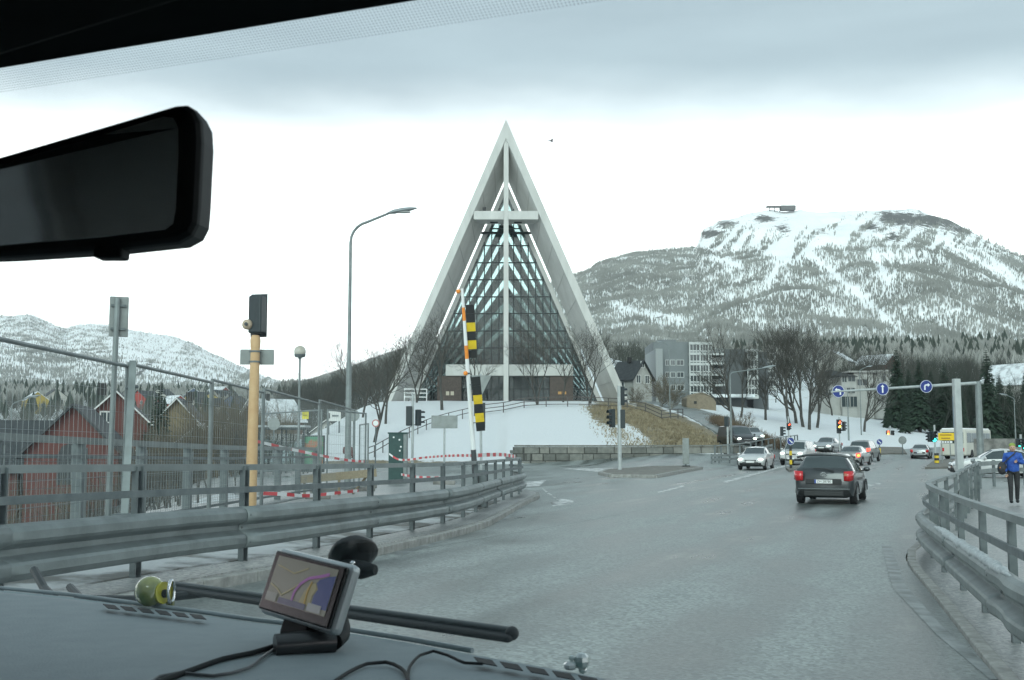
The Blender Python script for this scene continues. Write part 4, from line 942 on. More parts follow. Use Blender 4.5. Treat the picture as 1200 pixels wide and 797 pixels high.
ip4 = [G(*p) for p in ((1020, 535.3), (1030, 532.6), (1058, 532.3), (1063, 534.2), (1045, 536))]
sheet('traffic_island', [(p.x, p.y) for p in ip4], .14, MATS['island_dirt'], 3, .3)
# yellow direction board
b = post_at(1110, 544, 86, 0); t_ = thing('direction_board', 'yellow direction board with a white strip below it', 'sign', b); zz_ = lambda py: at(1110, py, b.y).z - b.z
MB().box((0, 0, (zz_(507.5) + zz_(516)) / 2), (1.25, .04, zz_(507.5) - zz_(516))).build('yellow_board', mat('sign_amber', (.75, .50, .01), .5), t_, bevel=.01)
MB().box((-.05, 0, zz_(518)), (1.0, .03, .16)).build('white_strip', WHITE, t_)
for x_ in (-.35, .3): MB().cyl((x_, .06, 0), (x_, .06, zz_(507)), .035, n=8).build('post', GALV, t_)
for zz1, w_ in ((zz_(509.8), .9), (zz_(513.6), .7)): MB().box((-.05, -.024, zz1), (w_, .008, .09)).build('lettering_line', mat('sign_text_brown', (.28, .16, .02), .6), t_)
for k in range(4): MB().box((-.38 + k * .2, -.02, zz_(518)), (.1, .008, .09)).build('symbol', BLACKP, t_)
# gantry with three lane arrows
b = post_at(1150, 557, None, .05); zz_ = lambda px, py: at(px, py, b.y) - b
t_ = thing('lane_sign_gantry', 'grey cantilever mast carrying three blue lane-arrow discs', 'sign gantry', b)
e = zz_(1146, 447); MB().tube([(0, 0, -.1), (e.x * .5, 0, e.z * .5), (e.x, 0, e.z)], [.21, .18, .16], 14).build('mast', GALV, t_, smooth=40)
p1, p0 = zz_(1152, 448.5), zz_(972, 459.5); p0.y -= .3; MB().tube([p1, p0], [.10, .055], 10).build('arm', PAINTG, t_, smooth=40)
for px, py, ar in ((980.5, 459, 'left'), (1032, 456.2, 'up'), (1083, 453.3, 'right')): c = zz_(px, py); blue_disc(t_, (c.x, -.3, c.z), 7.4 / FPX * b.y, arrow=ar, rz=.05)
# pale post in front with board seen edge on
b = post_at(1127, 607, None, .09); zz_ = lambda px, py: at(px, py, b.y) - b
t_ = thing('sign_post', 'pale square post by the right guardrail with an edge-on board', 'post', b); e = zz_(1120.5, 444)
MB().bar((0, 0, -.1), e, .16, .16, (0, 1, 0)).build('post', PAINTG, t_, bevel=.01)
c = zz_(1124, 483); MB().box(c + Vector((0, .12, 0)), (.30, .03, 36 / FPX * b.y), .5).build('board', mat('board_bluegrey', (.16, .2, .24), .5), t_, bevel=.005)
# red-white tape
def tape(label, pts, Y, nseg, hgt=.075, sag=.1):
    P = [at(px, py, yy) for (px, py), yy in zip(pts, Y)]; SP = smooth_path(P, .15); root = thing('warning_tape', label, 'tape', P[0]); n = len(SP); per = 3; a0 = 0
    k = 0
    while k < n - 1:
        e_ = min(k + per, n - 1); mb = MB(); vs = []
        for i in range(k, e_ + 1):
            tw = .4 * math.sin(i * .35); up = Vector((0, math.sin(tw), math.cos(tw))) * hgt / 2; vs += [SP[i] - up, SP[i] + up]
        mb.add(vs, [(2 * i, 2 * i + 2, 2 * i + 3, 2 * i + 1) for i in range(e_ - k)]).build('red_stripe' if (k // per) % 2 else 'white_stripe', mat('tape_red', (.6, .03, .04), .45) if (k // per) % 2 else WHITE, root, True, solid=.002); k = e_
    return root
tape('red and white tape strung across the mesh fences', [(296, 516), (330, 524), (372, 533), (405, 539), (428, 541)], [26, 28, 30.5, 33, 36], 10)
tape('lower red and white tape behind the left guardrail', [(296, 578), (330, 579), (360, 581), (392, 578), (420, 575)], [22, 23, 24.5, 26, 28], 10)
tape('red and white tape from the green cabinet to the barrier', [(456, 532), (470, 539), (500, 536), (530, 534), (557, 534)], [43, 42, 38, 32, 27], 10)
tape('red and white tape tied along the end of the left guardrail', [(557, 534), (572, 533), (590, 533), (604, 535)], [27, 28.5, 31, 34], 8, .1)
tape('red and white tape low in front of the green cabinet', [(470, 556), (490, 559), (520, 560), (545, 558)], [36, 33, 30, 28], 8)
# timber barrier
b = post_at(395, 575, 31); t_ = thing('timber_barrier', 'weathered timber plank barrier behind the left guardrail', 'barrier', b)
TIMB = mat('raw_timber', (.34, .29, .20), .8, col2=(.24, .2, .14), scale=6, stretch=(1, 8, 8))
p0, p1 = at(352, 562, 31) - b, at(441, 554, 32) - b; MB().bar(p0, p1, .05, .22).build('plank', TIMB, t_); 
for f in (.05, .5, .93): q = p0.lerp(p1, f); MB().bar((q.x, q.y + .05, -.05), (q.x, q.y + .05, q.z + .1), .09, .06, (1, 0, 0)).build('stake', TIMB, t_)
q = p0.lerp(p1, .9); MB().bar(q, (q.x - .5, q.y + .3, 0), .07, .04).build('brace', TIMB, t_)
p0, p1 = at(300, 552, 33) - b, at(350, 550, 32) - b; MB().tube([p0, p1], .05, 8).build('loose_pipe', GALV, t_)
# bus shelter
b = post_at(332, 556, 60, .1); t_ = thing('bus_shelter', 'small glass bus shelter with snow on its roof', 'bus shelter', b); zt_ = at(332, 503, b.y).z - b.z; w = 2.4
SHG = glass('shelter_glass', (.6, .68, .68), .10)
for x_ in (-w / 2, 0, w / 2):
    for y_ in (-.6, .6): MB().box((x_, y_, zt_ / 2), (.08, .08, zt_)).build('frame_post', DKGRN, t_)
for x_ in (-.6, .6): MB().box((x_, .6, zt_ / 2), (1.1, .02, zt_ * .8)).build('pane', SHG, t_)
MB().box((-w / 2, 0, zt_ / 2), (.02, 1.1, zt_ * .8)).build('pane', SHG, t_); MB().box((0, .35, .48), (1.8, .35, .06)).build('bench', TIMB, t_)
MB().box((0, 0, zt_ + .03), (w + .3, 1.7, .12)).build('roof', DKGRN, t_, bevel=.02); MB().box((0, 0, zt_ + .14), (w + .2, 1.6, .12)).build('roof_snow', SNOWM, t_, bevel=.04)
pan = MB().box((w / 2 + .45, -.3, zt_ * .45), (1.25, .16, zt_ * .82)).build('poster_case', DKGRN, t_, bevel=.02)
MB().box((w / 2 + .45, -.385, zt_ * .5), (1.08, .012, zt_ * .66)).build('poster', mat('poster_green', (.05, .22, .12), .4, col2=(.35, .12, .06), scale=2.2, lo=.5, hi=.62), pan)
b = post_at(320, 556, 58, .1); t_ = thing('round_sign', 'round sign seen from behind beside the bus shelter', 'sign', b); z_ = at(320, 497, b.y).z - b.z
MB().cyl((0, 0, 0), (0, 0, z_), .04, n=8).build('post', GALVD, t_); MB().disc((0, -.05, z_), .32, (0, 1, 0), .03, 20).build('plate', SIGNBACK, t_)
b = post_at(440, 530, 70, 0); t_ = thing('speed_sign', 'small round red-rimmed sign at the foot of the snowy mound', 'sign', b); z_ = at(440, 496, b.y).z - b.z
MB().cyl((0, 0, 0), (0, 0, z_), .04, n=8).build('post', GALVD, t_); d_ = MB().disc((0, -.05, z_), .24, (0, 1, 0), .03, 20).build('plate', mat('faded_red', (.42, .16, .15), .6), t_); MB().disc((0, -.07, z_), .17, (0, 1, 0), .012, 20).build('sign_face', WHITE, d_)
b = post_at(414, 530, 75, 0); t_ = thing('round_sign', 'grey round sign seen from behind left of the mound', 'sign', b); z_ = at(414, 487, b.y).z - b.z
MB().cyl((0, 0, 0), (0, 0, z_), .05, n=8).build('post', GALVD, t_); MB().disc((0, -.05, z_), .4, (0, 1, 0), .03, 20).build('plate', SIGNBACK, t_)
# lamps on the right
cobra('street lamp leaning out over the side road, right of the flats', post_at(857, 522, 88, 0), at(872, 432, 88).z, 2.6, .3, (.97, -.2), .10, head=1.1)
cobra('slender street lamp in front of the grey flats', post_at(785, 475, 135, 0), at(785, 401, 135).z, .9, .3, (-1, 0), .09, head=.9)
cobra('street lamp rising above the snowy slope below the villa', post_at(995, 528, 125, 0), at(1005, 455, 125).z, 3.2, .3, (1, 0), .10, head=1.1)
cobra('far street lamp in front of the dark trees on the right', post_at(1191, 532, 120, 0), at(1191, 463, 120).z, .8, .2, (-1, 0), .09, head=.9)
cobra('street lamp among the houses at the far left', post_at(11, 540, 75, 0), at(14, 466, 75).z, 1.0, .4, (1, .1), .10, head=1.0)
cobra('thin street lamp between the amber and red signals', post_at(1010, 530, 140, 0), at(1010, 430, 140).z, .9, .3, (1, 0), .08, head=.9)
# low concrete wall and railings at right
b = post_at(1175, 545, 66, 0)
t_ = thing('low_wall', 'long low grey concrete wall behind the right pavement', 'wall', b); p0, p1 = at(1142, 540, 68), at(1215, 540, 66)
for k in range(6): a_, b_ = p0.lerp(p1, k / 6 + .002), p0.lerp(p1, (k + 1) / 6 - .002); MB().bar((a_.x, a_.y, .95), (b_.x, b_.y, .95), .25, 2.1).build('wall_panel', CONC_D, t_, True)
low_rail('galvanised guardrail closing off the far end of the right pavement', [(17.6, 42.2, 0), (20, 46, 0), (24, 48, 0), (30, 51, 0)], 1.1, 2.0, True)
# ------------------------------------------------------------------ vehicles
TYRE = mat('tyre', (.012, .012, .013), .8); RIM = mat('rim', (.32, .33, .34), .35, metal=.8)
CARGL = mat('car_glass', (.035, .05, .052), .06, spec=.8, coat=.3); PLAST = mat('car_black_plastic', (.018, .02, .021), .6)
TAIL = mat('tail_light', (.50, .015, .02), .2, coat=.5); TAIL_ON = mat('tail_light_lit', (.9, .03, .02), .3, emit=3, ecol=(1, .05, .03)); IND_ON = mat('indicator_lit', (1, .4, .05), .3, emit=4, ecol=(1, .35, .04))
HEAD_ON = mat('headlight_lit', (1, .97, .88), .2, emit=2.5, ecol=(1, .95, .82)); HEADL = mat('headlight', (.55, .58, .6), .1, coat=.5); CHROME = mat('chrome', (.62, .64, .65), .15, metal=1)
PLATE = mat('number_plate', (.72, .73, .72), .5); PLBLUE = mat('plate_blue', (.02, .06, .3), .5)
def paint(n, c, r=.28, metal=.35): return mat(n, c, r, metal=metal, coat=.6, col2=tuple(v * .82 for v in c), scale=1.2, lo=.3, hi=.7)
# profiles: y fraction (0 rear .. 1 front): zb, belt z, top z, half width factor, top half width factor
HATCH = dict(L=4.22, W=.885, st=[(0, .42, .60, .62, .80, .78), (.008, .32, .80, .86, .90, .84), (.022, .24, .98, 1.0, .955, .86), (.05, .20, 1.0, 1.10, .98, .80), (.13, .20, .99, 1.42, .995, .70), (.17, .20, .985, 1.475, 1.0, .70), (.35, .2, .965, 1.52, 1.0, .72), (.52, .2, .95, 1.50, 1.0, .71), (.60, .2, .945, 1.42, 1.0, .70), (.73, .2, .94, 1.03, .995, .80), (.80, .2, .90, .975, .985, .82), (.93, .22, .80, .86, .95, .80), (.985, .26, .66, .70, .87, .78), (1, .36, .56, .58, .78, .75)], ws=(.60, .735), rw=(.045, .14), sg=(.14, .66), wh=(.19, .80), r=.315)
SEDAN = dict(L=4.65, W=.89, st=[(0, .42, .62, .64, .80, .78), (.01, .30, .84, .90, .92, .86), (.03, .24, .96, 1.0, .955, .86), (.14, .2, .98, 1.03, .99, .84), (.27, .2, .97, 1.38, 1.0, .68), (.33, .2, .965, 1.43, 1.0, .69), (.46, .2, .95, 1.46, 1.0, .71), (.57, .2, .945, 1.40, 1.0, .70), (.71, .2, .93, 1.02, .995, .80), (.80, .2, .90, .965, .985, .82), (.93, .22, .80, .85, .95, .80), (.985, .26, .66, .70, .87, .78), (1, .36, .56, .58, .78, .75)], ws=(.57, .715), rw=(.145, .29), sg=(.24, .65), wh=(.19, .81), r=.32)
SUV = dict(L=4.75, W=.94, st=[(0, .5, .72, .74, .84, .82), (.008, .42, 1.0, 1.06, .94, .9), (.02, .36, 1.16, 1.2, .97, .88), (.035, .34, 1.17, 1.3, .985, .84), (.075, .32, 1.16, 1.72, 1.0, .78), (.12, .32, 1.16, 1.80, 1.0, .78), (.4, .32, 1.15, 1.86, 1.0, .78), (.55, .32, 1.15, 1.83, 1.0, .77), (.61, .32, 1.15, 1.74, 1.0, .76), (.71, .32, 1.14, 1.22, .995, .84), (.80, .32, 1.10, 1.16, .99, .86), (.95, .34, 1.0, 1.06, .96, .86), (.988, .40, .84, .88, .9, .82), (1, .5, .7, .72, .84, .8)], ws=(.61, .715), rw=(.03, .08), sg=(.10, .66), wh=(.18, .81), r=.385)
VAN = dict(L=4.9, W=.96, st=[(0, .5, .8, .82, .88, .86), (.006, .36, 1.05, 1.1, .96, .9), (.012, .32, 1.12, 1.2, .975, .88), (.02, .3, 1.13, 1.5, .985, .86), (.04, .3, 1.13, 1.84, 1.0, .83), (.08, .3, 1.13, 1.92, 1.0, .83), (.45, .3, 1.13, 1.95, 1.0, .84), (.6, .3, 1.13, 1.9, 1.0, .83), (.67, .3, 1.13, 1.8, 1.0, .82), (.81, .3, 1.1, 1.2, .99, .86), (.9, .3, 1.02, 1.1, .975, .86), (.97, .32, .88, .94, .93, .84), (.99, .38, .76, .8, .88, .82), (1, .46, .66, .68, .82, .8)], ws=(.67, .815), rw=(.015, .045), sg=(.45, .74), wh=(.17, .81), r=.34)
def section(zb, zbelt, zt, w, wt, W):
    w *= W; wt = min(wt * W, w); wt2 = wt
    hs = zt - zbelt
    p = [(0, zb), (w * .72, zb), (w * .93, zb + .05), (w * .985, zb + (zbelt - zb) * .3), (w, zb + (zbelt - zb) * .62), (w * .985, zb + (zbelt - zb) * .9), (w * .965, zbelt)]
    if hs > .12: p += [(w * .965 + (wt2 - w * .965) * .5, zbelt + hs * .48), (wt2 * 1.0, zt - .07), (wt2 * .93, zt - .025), (wt2 * .70, zt), (0, zt + .022)]
    else: p += [(w * .95, zbelt + hs * .35), (w * .93, zbelt + hs * .6), (w * .88, zbelt + hs * .8), (w * .66, zt), (0, zt + .012)]
    return p
def make_car(name, label, spec, body, loc, rz, front=True, rear_lit=False, head_lit=False, plate=None, group=None, details=True, ind=None, dark_glass=CARGL, roof_snow=False, slope=0):
    root = thing(name, label, 'car' if spec is not VAN else 'van', loc, rz, group); root.rotation_euler = (slope, 0, rz)
    L_, W_ = spec['L'], spec['W']; st = np.array(spec['st']); fr = []
    key = set(list(spec['ws']) + list(spec['rw']) + list(spec['sg']) + [s[0] for s in spec['st']])
    base = sorted(key | set(np.linspace(0, 1, 34).tolist())); ys = []
    for f in base:
        if not ys or f - ys[-1] > .004: ys.append(f)
        elif f in key: ys.append(f)
    rings = []
    for f in ys:
        v = [float(np.interp(f, st[:, 0], st[:, k])) for k in range(1, 6)]
        h = section(*v, W_); y = (f - .5) * L_
        bow = lambda x: -np.sign(f - .5) * (abs(x) / W_)**2 * .16 * max(0, (abs(f - .5) - .40) / .10)
        ring = [(x, y + bow(x), z) for x, z in h] + [(-x, y + bow(x), z) for x, z in reversed(h[1:-1])]
        rings.append(ring)
    n = len(rings[0]); V = [p for r in rings for p in r]; parts = {}
    def bucket(i, j):
        f = (ys[i] + ys[i + 1]) / 2; jj = j if j < 11 else n - 1 - j      # mirrored row
        if jj in (9, 10) or (jj == 8 and False):
            if spec['ws'][0] <= f < spec['ws'][1]: return 'windscreen'
            if spec['rw'][0] <= f < spec['rw'][1]: return 'rear_window'
        if jj in (6, 7) and spec['sg'][0] <= f < spec['sg'][1]:
            a, b = spec['sg']; rel = (f - a) / (b - a)
            lo_, hi_ = float(np.interp(f, st[:, 0], st[:, 2])), float(np.interp(f, st[:, 0], st[:, 3]))
            if hi_ - lo_ > .25 and not (.46 < rel < .52): return 'side_window' + ('L' if j < 11 else 'R')
        if jj in (0, 1): return 'underbody'
        return 'body'
    for i in range(len(rings) - 1):
        for j in range(n):
            k = bucket(i, j); parts.setdefault(k, []).append((i * n + j, (i + 1) * n + j, (i + 1) * n + (j + 1) % n, i * n + (j + 1) % n))
    parts['body'] += [tuple(range(n)), tuple((len(rings) - 1) * n + j for j in reversed(range(n)))]
    for k, fs in parts.items():
        used = sorted({i for f in fs for i in f}); mp_ = {a: b for b, a in enumerate(used)}
        MB().add([V[i] for i in used], [tuple(mp_[i] for i in f) for f in fs]).build('side_window' if k.startswith('side') else k, {'body': body, 'underbody': PLAST}.get(k, dark_glass), root, smooth=38)
    for wf in spec['wh']:
        for s in (-1, 1):
            y = (wf - .5) * L_; r = spec['r']; x = s * (W_ - .10)
            wl = MB().tube([(x - s * .10, y, r), (x + s * .07, y, r), (x + s * .10, y, r)], [r, r, r * .93], 20).build('wheel', TYRE, root, smooth=40)
            MB().disc((x + s * .102, y, r), r * .62, (1, 0, 0), .02, 16).build('rim', RIM, wl)
            vs = []; 
            for k in range(13):
                a = math.pi * k / 12
                for rr_ in (r * 1.0, r * 1.16): vs.append((s * (W_ * .992 + .012), y + math.cos(a) * rr_, r + math.sin(a) * rr_))
            MB().add(vs, [(2 * k, 2 * k + 2, 2 * k + 3, 2 * k + 1) for k in range(12)]).build('wheel_arch', PLAST, root, solid=.03)
    zt = lambda f, k: float(np.interp(f, st[:, 0], st[:, k]))
    for s in (-1, 1):      # mirrors
        f = spec['ws'][1] - .05; y = (f - .5) * L_; z = zt(f, 2) + .06
        mi = MB().ball((s * (W_ + .10), y, z), .11, (1, .6, .72), 10, 7).build('wing_mirror', body, root, smooth=60); MB().box((s * (W_ + .01), y, z - .04), (.12, .06, .05)).build('mirror_stalk', PLAST, mi)
    yr, yf = -L_ / 2, L_ / 2
    # rear lamps & plate
    zl = zt(.022, 2) - .13
    for s in (-1, 1):
        lit = rear_lit; vs = []
        W1 = W_ * .955
        pts = [(s * W1 * .70, yr + .03), (s * W1 * .90, yr + .065), (s * W1 * 1.005, yr + .20), (s * W1 * 1.02, yr + .36)]
        hs_ = [(.13, .14), (.145, .15), (.11, .155), (.02, .13)]; lv = []
        for (x, y), (d0, d1) in zip(pts, hs_): lv += [(x, y - .012, zl - d0), (x, y - .012, zl + d1)]
        lm = MB().add(lv, [(2 * i, 2 * i + 2, 2 * i + 3, 2 * i + 1) for i in range(3)]).build('tail_light', TAIL_ON if rear_lit else TAIL, root, solid=.04, smooth=60)
        MB().box((s * W1 * .76, yr + .008, zl + .05), (.07, .02, .08)).build('reversing_lens', mat('tail_clear', (.42, .16, .10), .2), lm)
    if ind: MB().box((W_ * .86, yr + .03, zl - .02), (.16, .05, .12)).build('indicator', IND_ON, root, bevel=.01)
    zp = zl - .16
    MB().box((0, yr + .012, zp - .0), (1.05, .05, .16)).build('plate_recess', PLAST, root, bevel=.02)
    pl = MB().box((0, yr - .022, zp), (.52, .015, .11)).build('number_plate', PLATE, root, bevel=.004); MB().box((-.235, yr - .031, zp), (.045, .004, .105)).build('country_band', PLBLUE, pl)
    if plate: text_mesh('plate_lettering', plate, .10, Matrix.Translation((.02, yr - .031, zp)) @ Matrix.Rotation(math.pi / 2, 4, 'X'), BLACKP, pl, .001)
    MB().box((0, yr + .02, .33), (1.15, .08, .16)).build('rear_diffuser', PLAST, root, bevel=.03)
    # front
    zh = zt(.94, 2) - .08
    for s in (-1, 1):
        lm = MB().ball((s * W_ * .70, yf - .16, zh - .03), .15, (1.25, .75, .62), 12, 8).build('headlight', HEAD_ON if head_lit else HEADL, root, smooth=60)
        MB().box((s * W_ * .66, yf - .06, .42), (.2, .08, .09)).build('fog_lamp', PLAST, root, bevel=.02)
    MB().box((0, yf - .035, zh - .10), (.72, .06, .10)).build('grille', PLAST, root, bevel=.02); MB().box((0, yf - .01, zh - .085), (.6, .03, .02)).build('grille_bar', CHROME, root)
    MB().box((0, yf - .03, .42), (1.0, .10, .16)).build('lower_intake', PLAST, root, bevel=.03); MB().box((0, yf + .012, .52), (.52, .02, .11)).build('number_plate', PLATE, root, bevel=.004)
    if roof_snow: MB().box((0, -.2, zt(.45, 3) + .03), (1.1, 1.9, .1)).build('roof_snow', SNOWM, root, bevel=.04)
    return root
def on_ground(px, py, Y=None, up=.006):
    p = G(px, py) if Y is None else at(px, py, Y); return Vector((p.x, p.y, Tz(p.x, p.y) + up))
rd = math.radians
dk = make_car('hatchback', 'dark grey hatchback driving away ahead on the right', HATCH, paint('paint_graphite', (.045, .052, .056)), on_ground(979, 592) + Vector((.5, 2.0, 0)), -rd(23), plate='ZH 28780')
yr = -HATCH['L'] / 2
MB().tube([(-.30, yr + .08, 1.085), (.05, yr + .075, 1.06), (.30, yr + .05, 1.0)], [.012, .014, .02], 8).build('rear_wiper', PLAST, dk); MB().tube([(0, yr + .78, 1.50), (0, yr + .70, 1.66)], .008, 6).build('aerial', PLAST, dk)
em = MB(); 
for (rx, rz_, cz) in ((.085, .055, .905), (.03, .052, .905), (.06, .022, .925)): em.tube([(math.cos(a) * rx, yr - .006, cz + math.sin(a) * rz_) for a in np.linspace(0, 2 * math.pi, 21)], .008, 5)
em.build('emblem', CHROME, dk)
MB().tube([(-.78, yr + .20, 1.405), (-.5, yr + .14, 1.47), (0, yr + .11, 1.49), (.5, yr + .14, 1.47), (.78, yr + .20, 1.405)], .035, 8).build('roof_spoiler', MATS['paint_graphite'], dk, smooth=60)
MB().box((0, yr + .005, .47), (1.5, .05, .03)).build('bumper_crease_highlight', mat('bumper_highlight', (.12, .135, .14), .3, metal=.3), dk, bevel=.01)  # paler strip: the highlight along the bumper crease is put into the colour
MB().box((0, yr + .01, .42), (1.46, .012, .012)).build('bumper_gap', PLAST, dk)
make_car('saloon_car', 'white saloon car with lit headlights coming towards the viewer', SEDAN, paint('paint_white', (.52, .53, .53), .35, 0), on_ground(884, 551) + Vector((.6, 2.1, 0)), math.pi - rd(22), head_lit=True)
make_car('off_roader', 'white off-roader with lit headlights behind the keep-right sign', SUV, MATS['paint_white'], on_ground(934, 545.5) + Vector((.6, 2, 0)), math.pi - rd(27), head_lit=True)
slo = lambda x, y: (Tz(x, y + 2) - Tz(x, y - 2)) / 4
p = on_ground(867, 523, 93); p = Vector((p.x, p.y, Tz(p.x, p.y) + .02)); make_car('van', 'black van with lit headlights waiting on the side road', VAN, paint('paint_black', (.02, .022, .024)), p + Vector((0, 1.2, .05)), math.pi + rd(10), head_lit=True)
p = on_ground(881, 519, 101); make_car('estate_car', 'silver car queuing behind the black van on the side road', SEDAN, paint('paint_silver', (.38, .40, .41)), p + Vector((0, 0, .06)), math.pi - rd(4), head_lit=True)
make_car('saloon_car', 'silver-grey saloon with its right indicator lit at the signals', SEDAN, paint('paint_silvergrey', (.28, .29, .285)), on_ground(1002, 546) + Vector((.6, 2, 0)), -rd(29), rear_lit=True, ind=True)
make_car('estate_car', 'dark silver off-roader just ahead of the indicating saloon', SUV, paint('paint_darksilver', (.17, .18, .185)), on_ground(1013, 541) + Vector((.4, 1, 0)), -rd(30), rear_lit=True)
make_car('saloon_car', 'pale car facing the viewer between the white off-roader and the saloon', SEDAN, MATS['paint_silver'], on_ground(980, 536) + Vector((-.8, 0, 0)), math.pi - rd(30), head_lit=True)
make_car('saloon_car', 'distant silver saloon driving away toward the dark trees', SEDAN, MATS['paint_silver'], on_ground(1080, 537.5), -rd(25), rear_lit=False)
make_car('parked_car', 'white car with snowy roof behind the right guardrail', SEDAN, MATS['paint_white'], on_ground(1169, 548, 57), rd(78), rear_lit=True)
# bus
b = on_ground(1133, 538, 112); t_ = thing('bus', 'pale bus partly hidden behind the sign posts', 'bus', b, -rd(38)); BUSW = mat('bus_cream', (.50, .50, .44), .45)
MB().box((0, 0, 1.65), (2.5, 9, 2.6)).build('body', BUSW, t_, bevel=.18); MB().box((0, 0, 2.98), (2.2, 8.6, .16)).build('roof', WHITE, t_, bevel=.06)
MB().box((0, -4.5, 2.1), (2.0, .03, 1.1)).build('rear_window', CARGL, t_, bevel=.05)
for s in (-1, 1):
    for k in range(5): MB().box((s * 1.252, -3.4 + k * 1.65, 2.1), (.02, 1.5, .95)).build('side_window', CARGL, t_, bevel=.04)
    for y in (-2.6, 2.9): wl = MB().disc((s * 1.12, y, .48), .48, (1, 0, 0), .3, 18).build('wheel', TYRE, t_)
    MB().box((s * .95, -4.51, .95), (.2, .03, .35)).build('tail_light', TAIL, t_)
MB().box((0, 0, .45), (2.3, 8.7, .3)).build('underbody', PLAST, t_)

# ------------------------------------------------------------------ people (one continuous skinned body each)
SKIN = mat('skin', (.45, .28, .20), .6); 
def skin_mesh(name, verts, edges, radii, material, parent, root_i=0, sub=2):
    me = bpy.data.meshes.new(name); me.from_pydata(verts, edges, []); me.materials.append(material)
    o = bpy.data.objects.new(name, me); COL.objects.link(o); o.parent = parent; ORG[o.name] = ORG[parent.name]
    mo = o.modifiers.new('Skin', 'SKIN'); mo.use_smooth_shade = True
    for i, r in enumerate(radii):
        v = me.skin_vertices[0].data[i]; v.radius = r if hasattr(r, '__len__') else (r, r); v.use_root = (i == root_i)
    s = o.modifiers.new('Subdivision', 'SUBSURF'); s.levels = sub; s.render_levels = sub; return o
def walker(label, loc, rz, jacket, trousers, hat, h=1.76, stride=.22, strap=None):
    k = h / 1.76; t_ = thing('person', label, 'person', loc, rz); V = lambda *a: tuple(c * k for c in a)
    # body (jacket colour) pelvis-chest-arms; faces -y
    vb = [V(0, 0, .84), V(0, -.01, 1.08), V(0, -.01, 1.30), V(0, 0, 1.44), V(0, 0, 1.51), V(-.19, 0, 1.42), V(-.25, .02, 1.16), V(-.22, -.12, .98), V(.19, 0, 1.42), V(.27, -.03, 1.16), V(.12, -.20, 1.26), V(-.21, -.15, .92), V(.06, -.21, 1.29)]
    eb = [(0, 1), (1, 2), (2, 3), (3, 4), (3, 5), (5, 6), (6, 7), (3, 8), (8, 9), (9, 10), (7, 11), (10, 12)]
    skin_mesh('jacket', vb, eb, [(.19, .14), (.185, .14), (.19, .135), (.15, .11), (.07, .07), (.085, .085), (.068, .068), (.055, .055), (.085, .085), (.068, .068), (.055, .055), (.05, .05), (.05, .05)], jacket, t_)
    vl = [V(0, 0, 1.04), V(-.095, 0, .88), V(-.10, -.10 - stride * .2, .50), V(-.10, -stride * .55, .10), V(-.10, -stride * .55 - .03, .06), V(.095, 0, .88), V(.10, .02, .50), V(.10, stride * .7, .12), V(.10, stride * .7 - .03, .08)]
    skin_mesh('body', vl, [(0, 1), (1, 2), (2, 3), (3, 4), (0, 5), (5, 6), (6, 7), (7, 8)], [(.15, .11), (.10, .10), (.072, .075), (.055, .06), (.05, .05), (.10, .10), (.072, .075), (.055, .06), (.05, .05)], trousers, t_)
    for x, y in ((-.10, -stride * .55), (.10, stride * .7)): MB().ball(V(x, y - .06, .045), .14 * k, (.38, 1, .36), 12, 8).build('shoe', PLAST, t_, smooth=60)
    hd = MB().ball(V(0, -.01, 1.63), .105 * k, (.80, .92, 1.14), 16, 12).build('head', SKIN, t_, smooth=70)
    MB().ball(V(0, -.115, 1.615), .02 * k, (.7, 1, 1.2), 8, 6).build('nose', SKIN, hd, smooth=60)
    for s in (-1, 1): MB().ball(V(s * .035, -.095, 1.645), .012 * k, nu=8, nv=6).build('eye', PLAST, hd); MB().ball(V(s * .085, 0, 1.62), .025 * k, (.4, .8, 1.2), 8, 6).build('ear', SKIN, hd)
    MB().box(V(0, -.102, 1.575), V(.045, .01, .008)).build('mouth', mat('lips', (.3, .12, .1), .6), hd)
    MB().ball(V(0, .018, 1.705), .105 * k, (.90, .98, .80), 16, 10).build('hat', hat, t_, smooth=60)
    # hands
    for (cx, cy, cz) in ((-.21, -.16, .87), (.05, -.215, 1.30)):
        hv = [V(cx, cy, cz), V(cx, cy, cz - .05)]; he = [(0, 1)]; hr = [.032, .036]
        for q in range(4): a = len(hv); hv += [V(cx + (q - 1.5) * .016, cy - .012, cz - .085), V(cx + (q - 1.5) * .016, cy - .03, cz - .115 + .006 * abs(q - 1.3))]; he += [(1, a), (a, a + 1)]; hr += [.009, .008]
        a = len(hv); hv += [V(cx + .04, cy - .02, cz - .05), V(cx + .045, cy - .035, cz - .075)]; he += [(0, a), (a, a + 1)]; hr += [.011, .009]
        skin_mesh('hand', hv, he, hr, SKIN, t_, 0, 1)
    return t_
JB = mat('jacket_blue', (.02, .10, .42), .7, col2=(.012, .05, .26), scale=9, bump=.4, bscale=14); TRB = mat('trousers_black', (.014, .015, .017), .8, col2=(.03, .03, .032), scale=10)
p = on_ground(1189, 593.5); p.z = Tz(p.x, p.y) + .105
w = walker('person in blue jacket and green hat walking along the right pavement', p, rd(-18), JB, TRB, mat('hat_green', (.20, .27, .05), .85, col2=(.28, .34, .08), scale=30), 1.72)
BAG = mat('bag_black', (.018, .018, .02), .7, col2=(.035, .035, .04), scale=14)
bg_ = thing('shoulder_bag', 'black bag slung at the side of the person in blue', 'bag', p, rd(-18)); MB().ball((-.30, -.06, 1.00), .19, (.7, .75, 1.0), 14, 10).build('bag_body', BAG, bg_, smooth=60)
MB().tube([(-.26, -.12, 1.15), (-.12, -.175, 1.30), (.02, -.15, 1.42), (.1, -.02, 1.50)], .018, 6).build('strap', BAG, bg_, smooth=60); MB().box((-.33, -.17, 1.02), (.09, .02, .05)).build('orange_patch', ORANGE, bg_, bevel=.005)
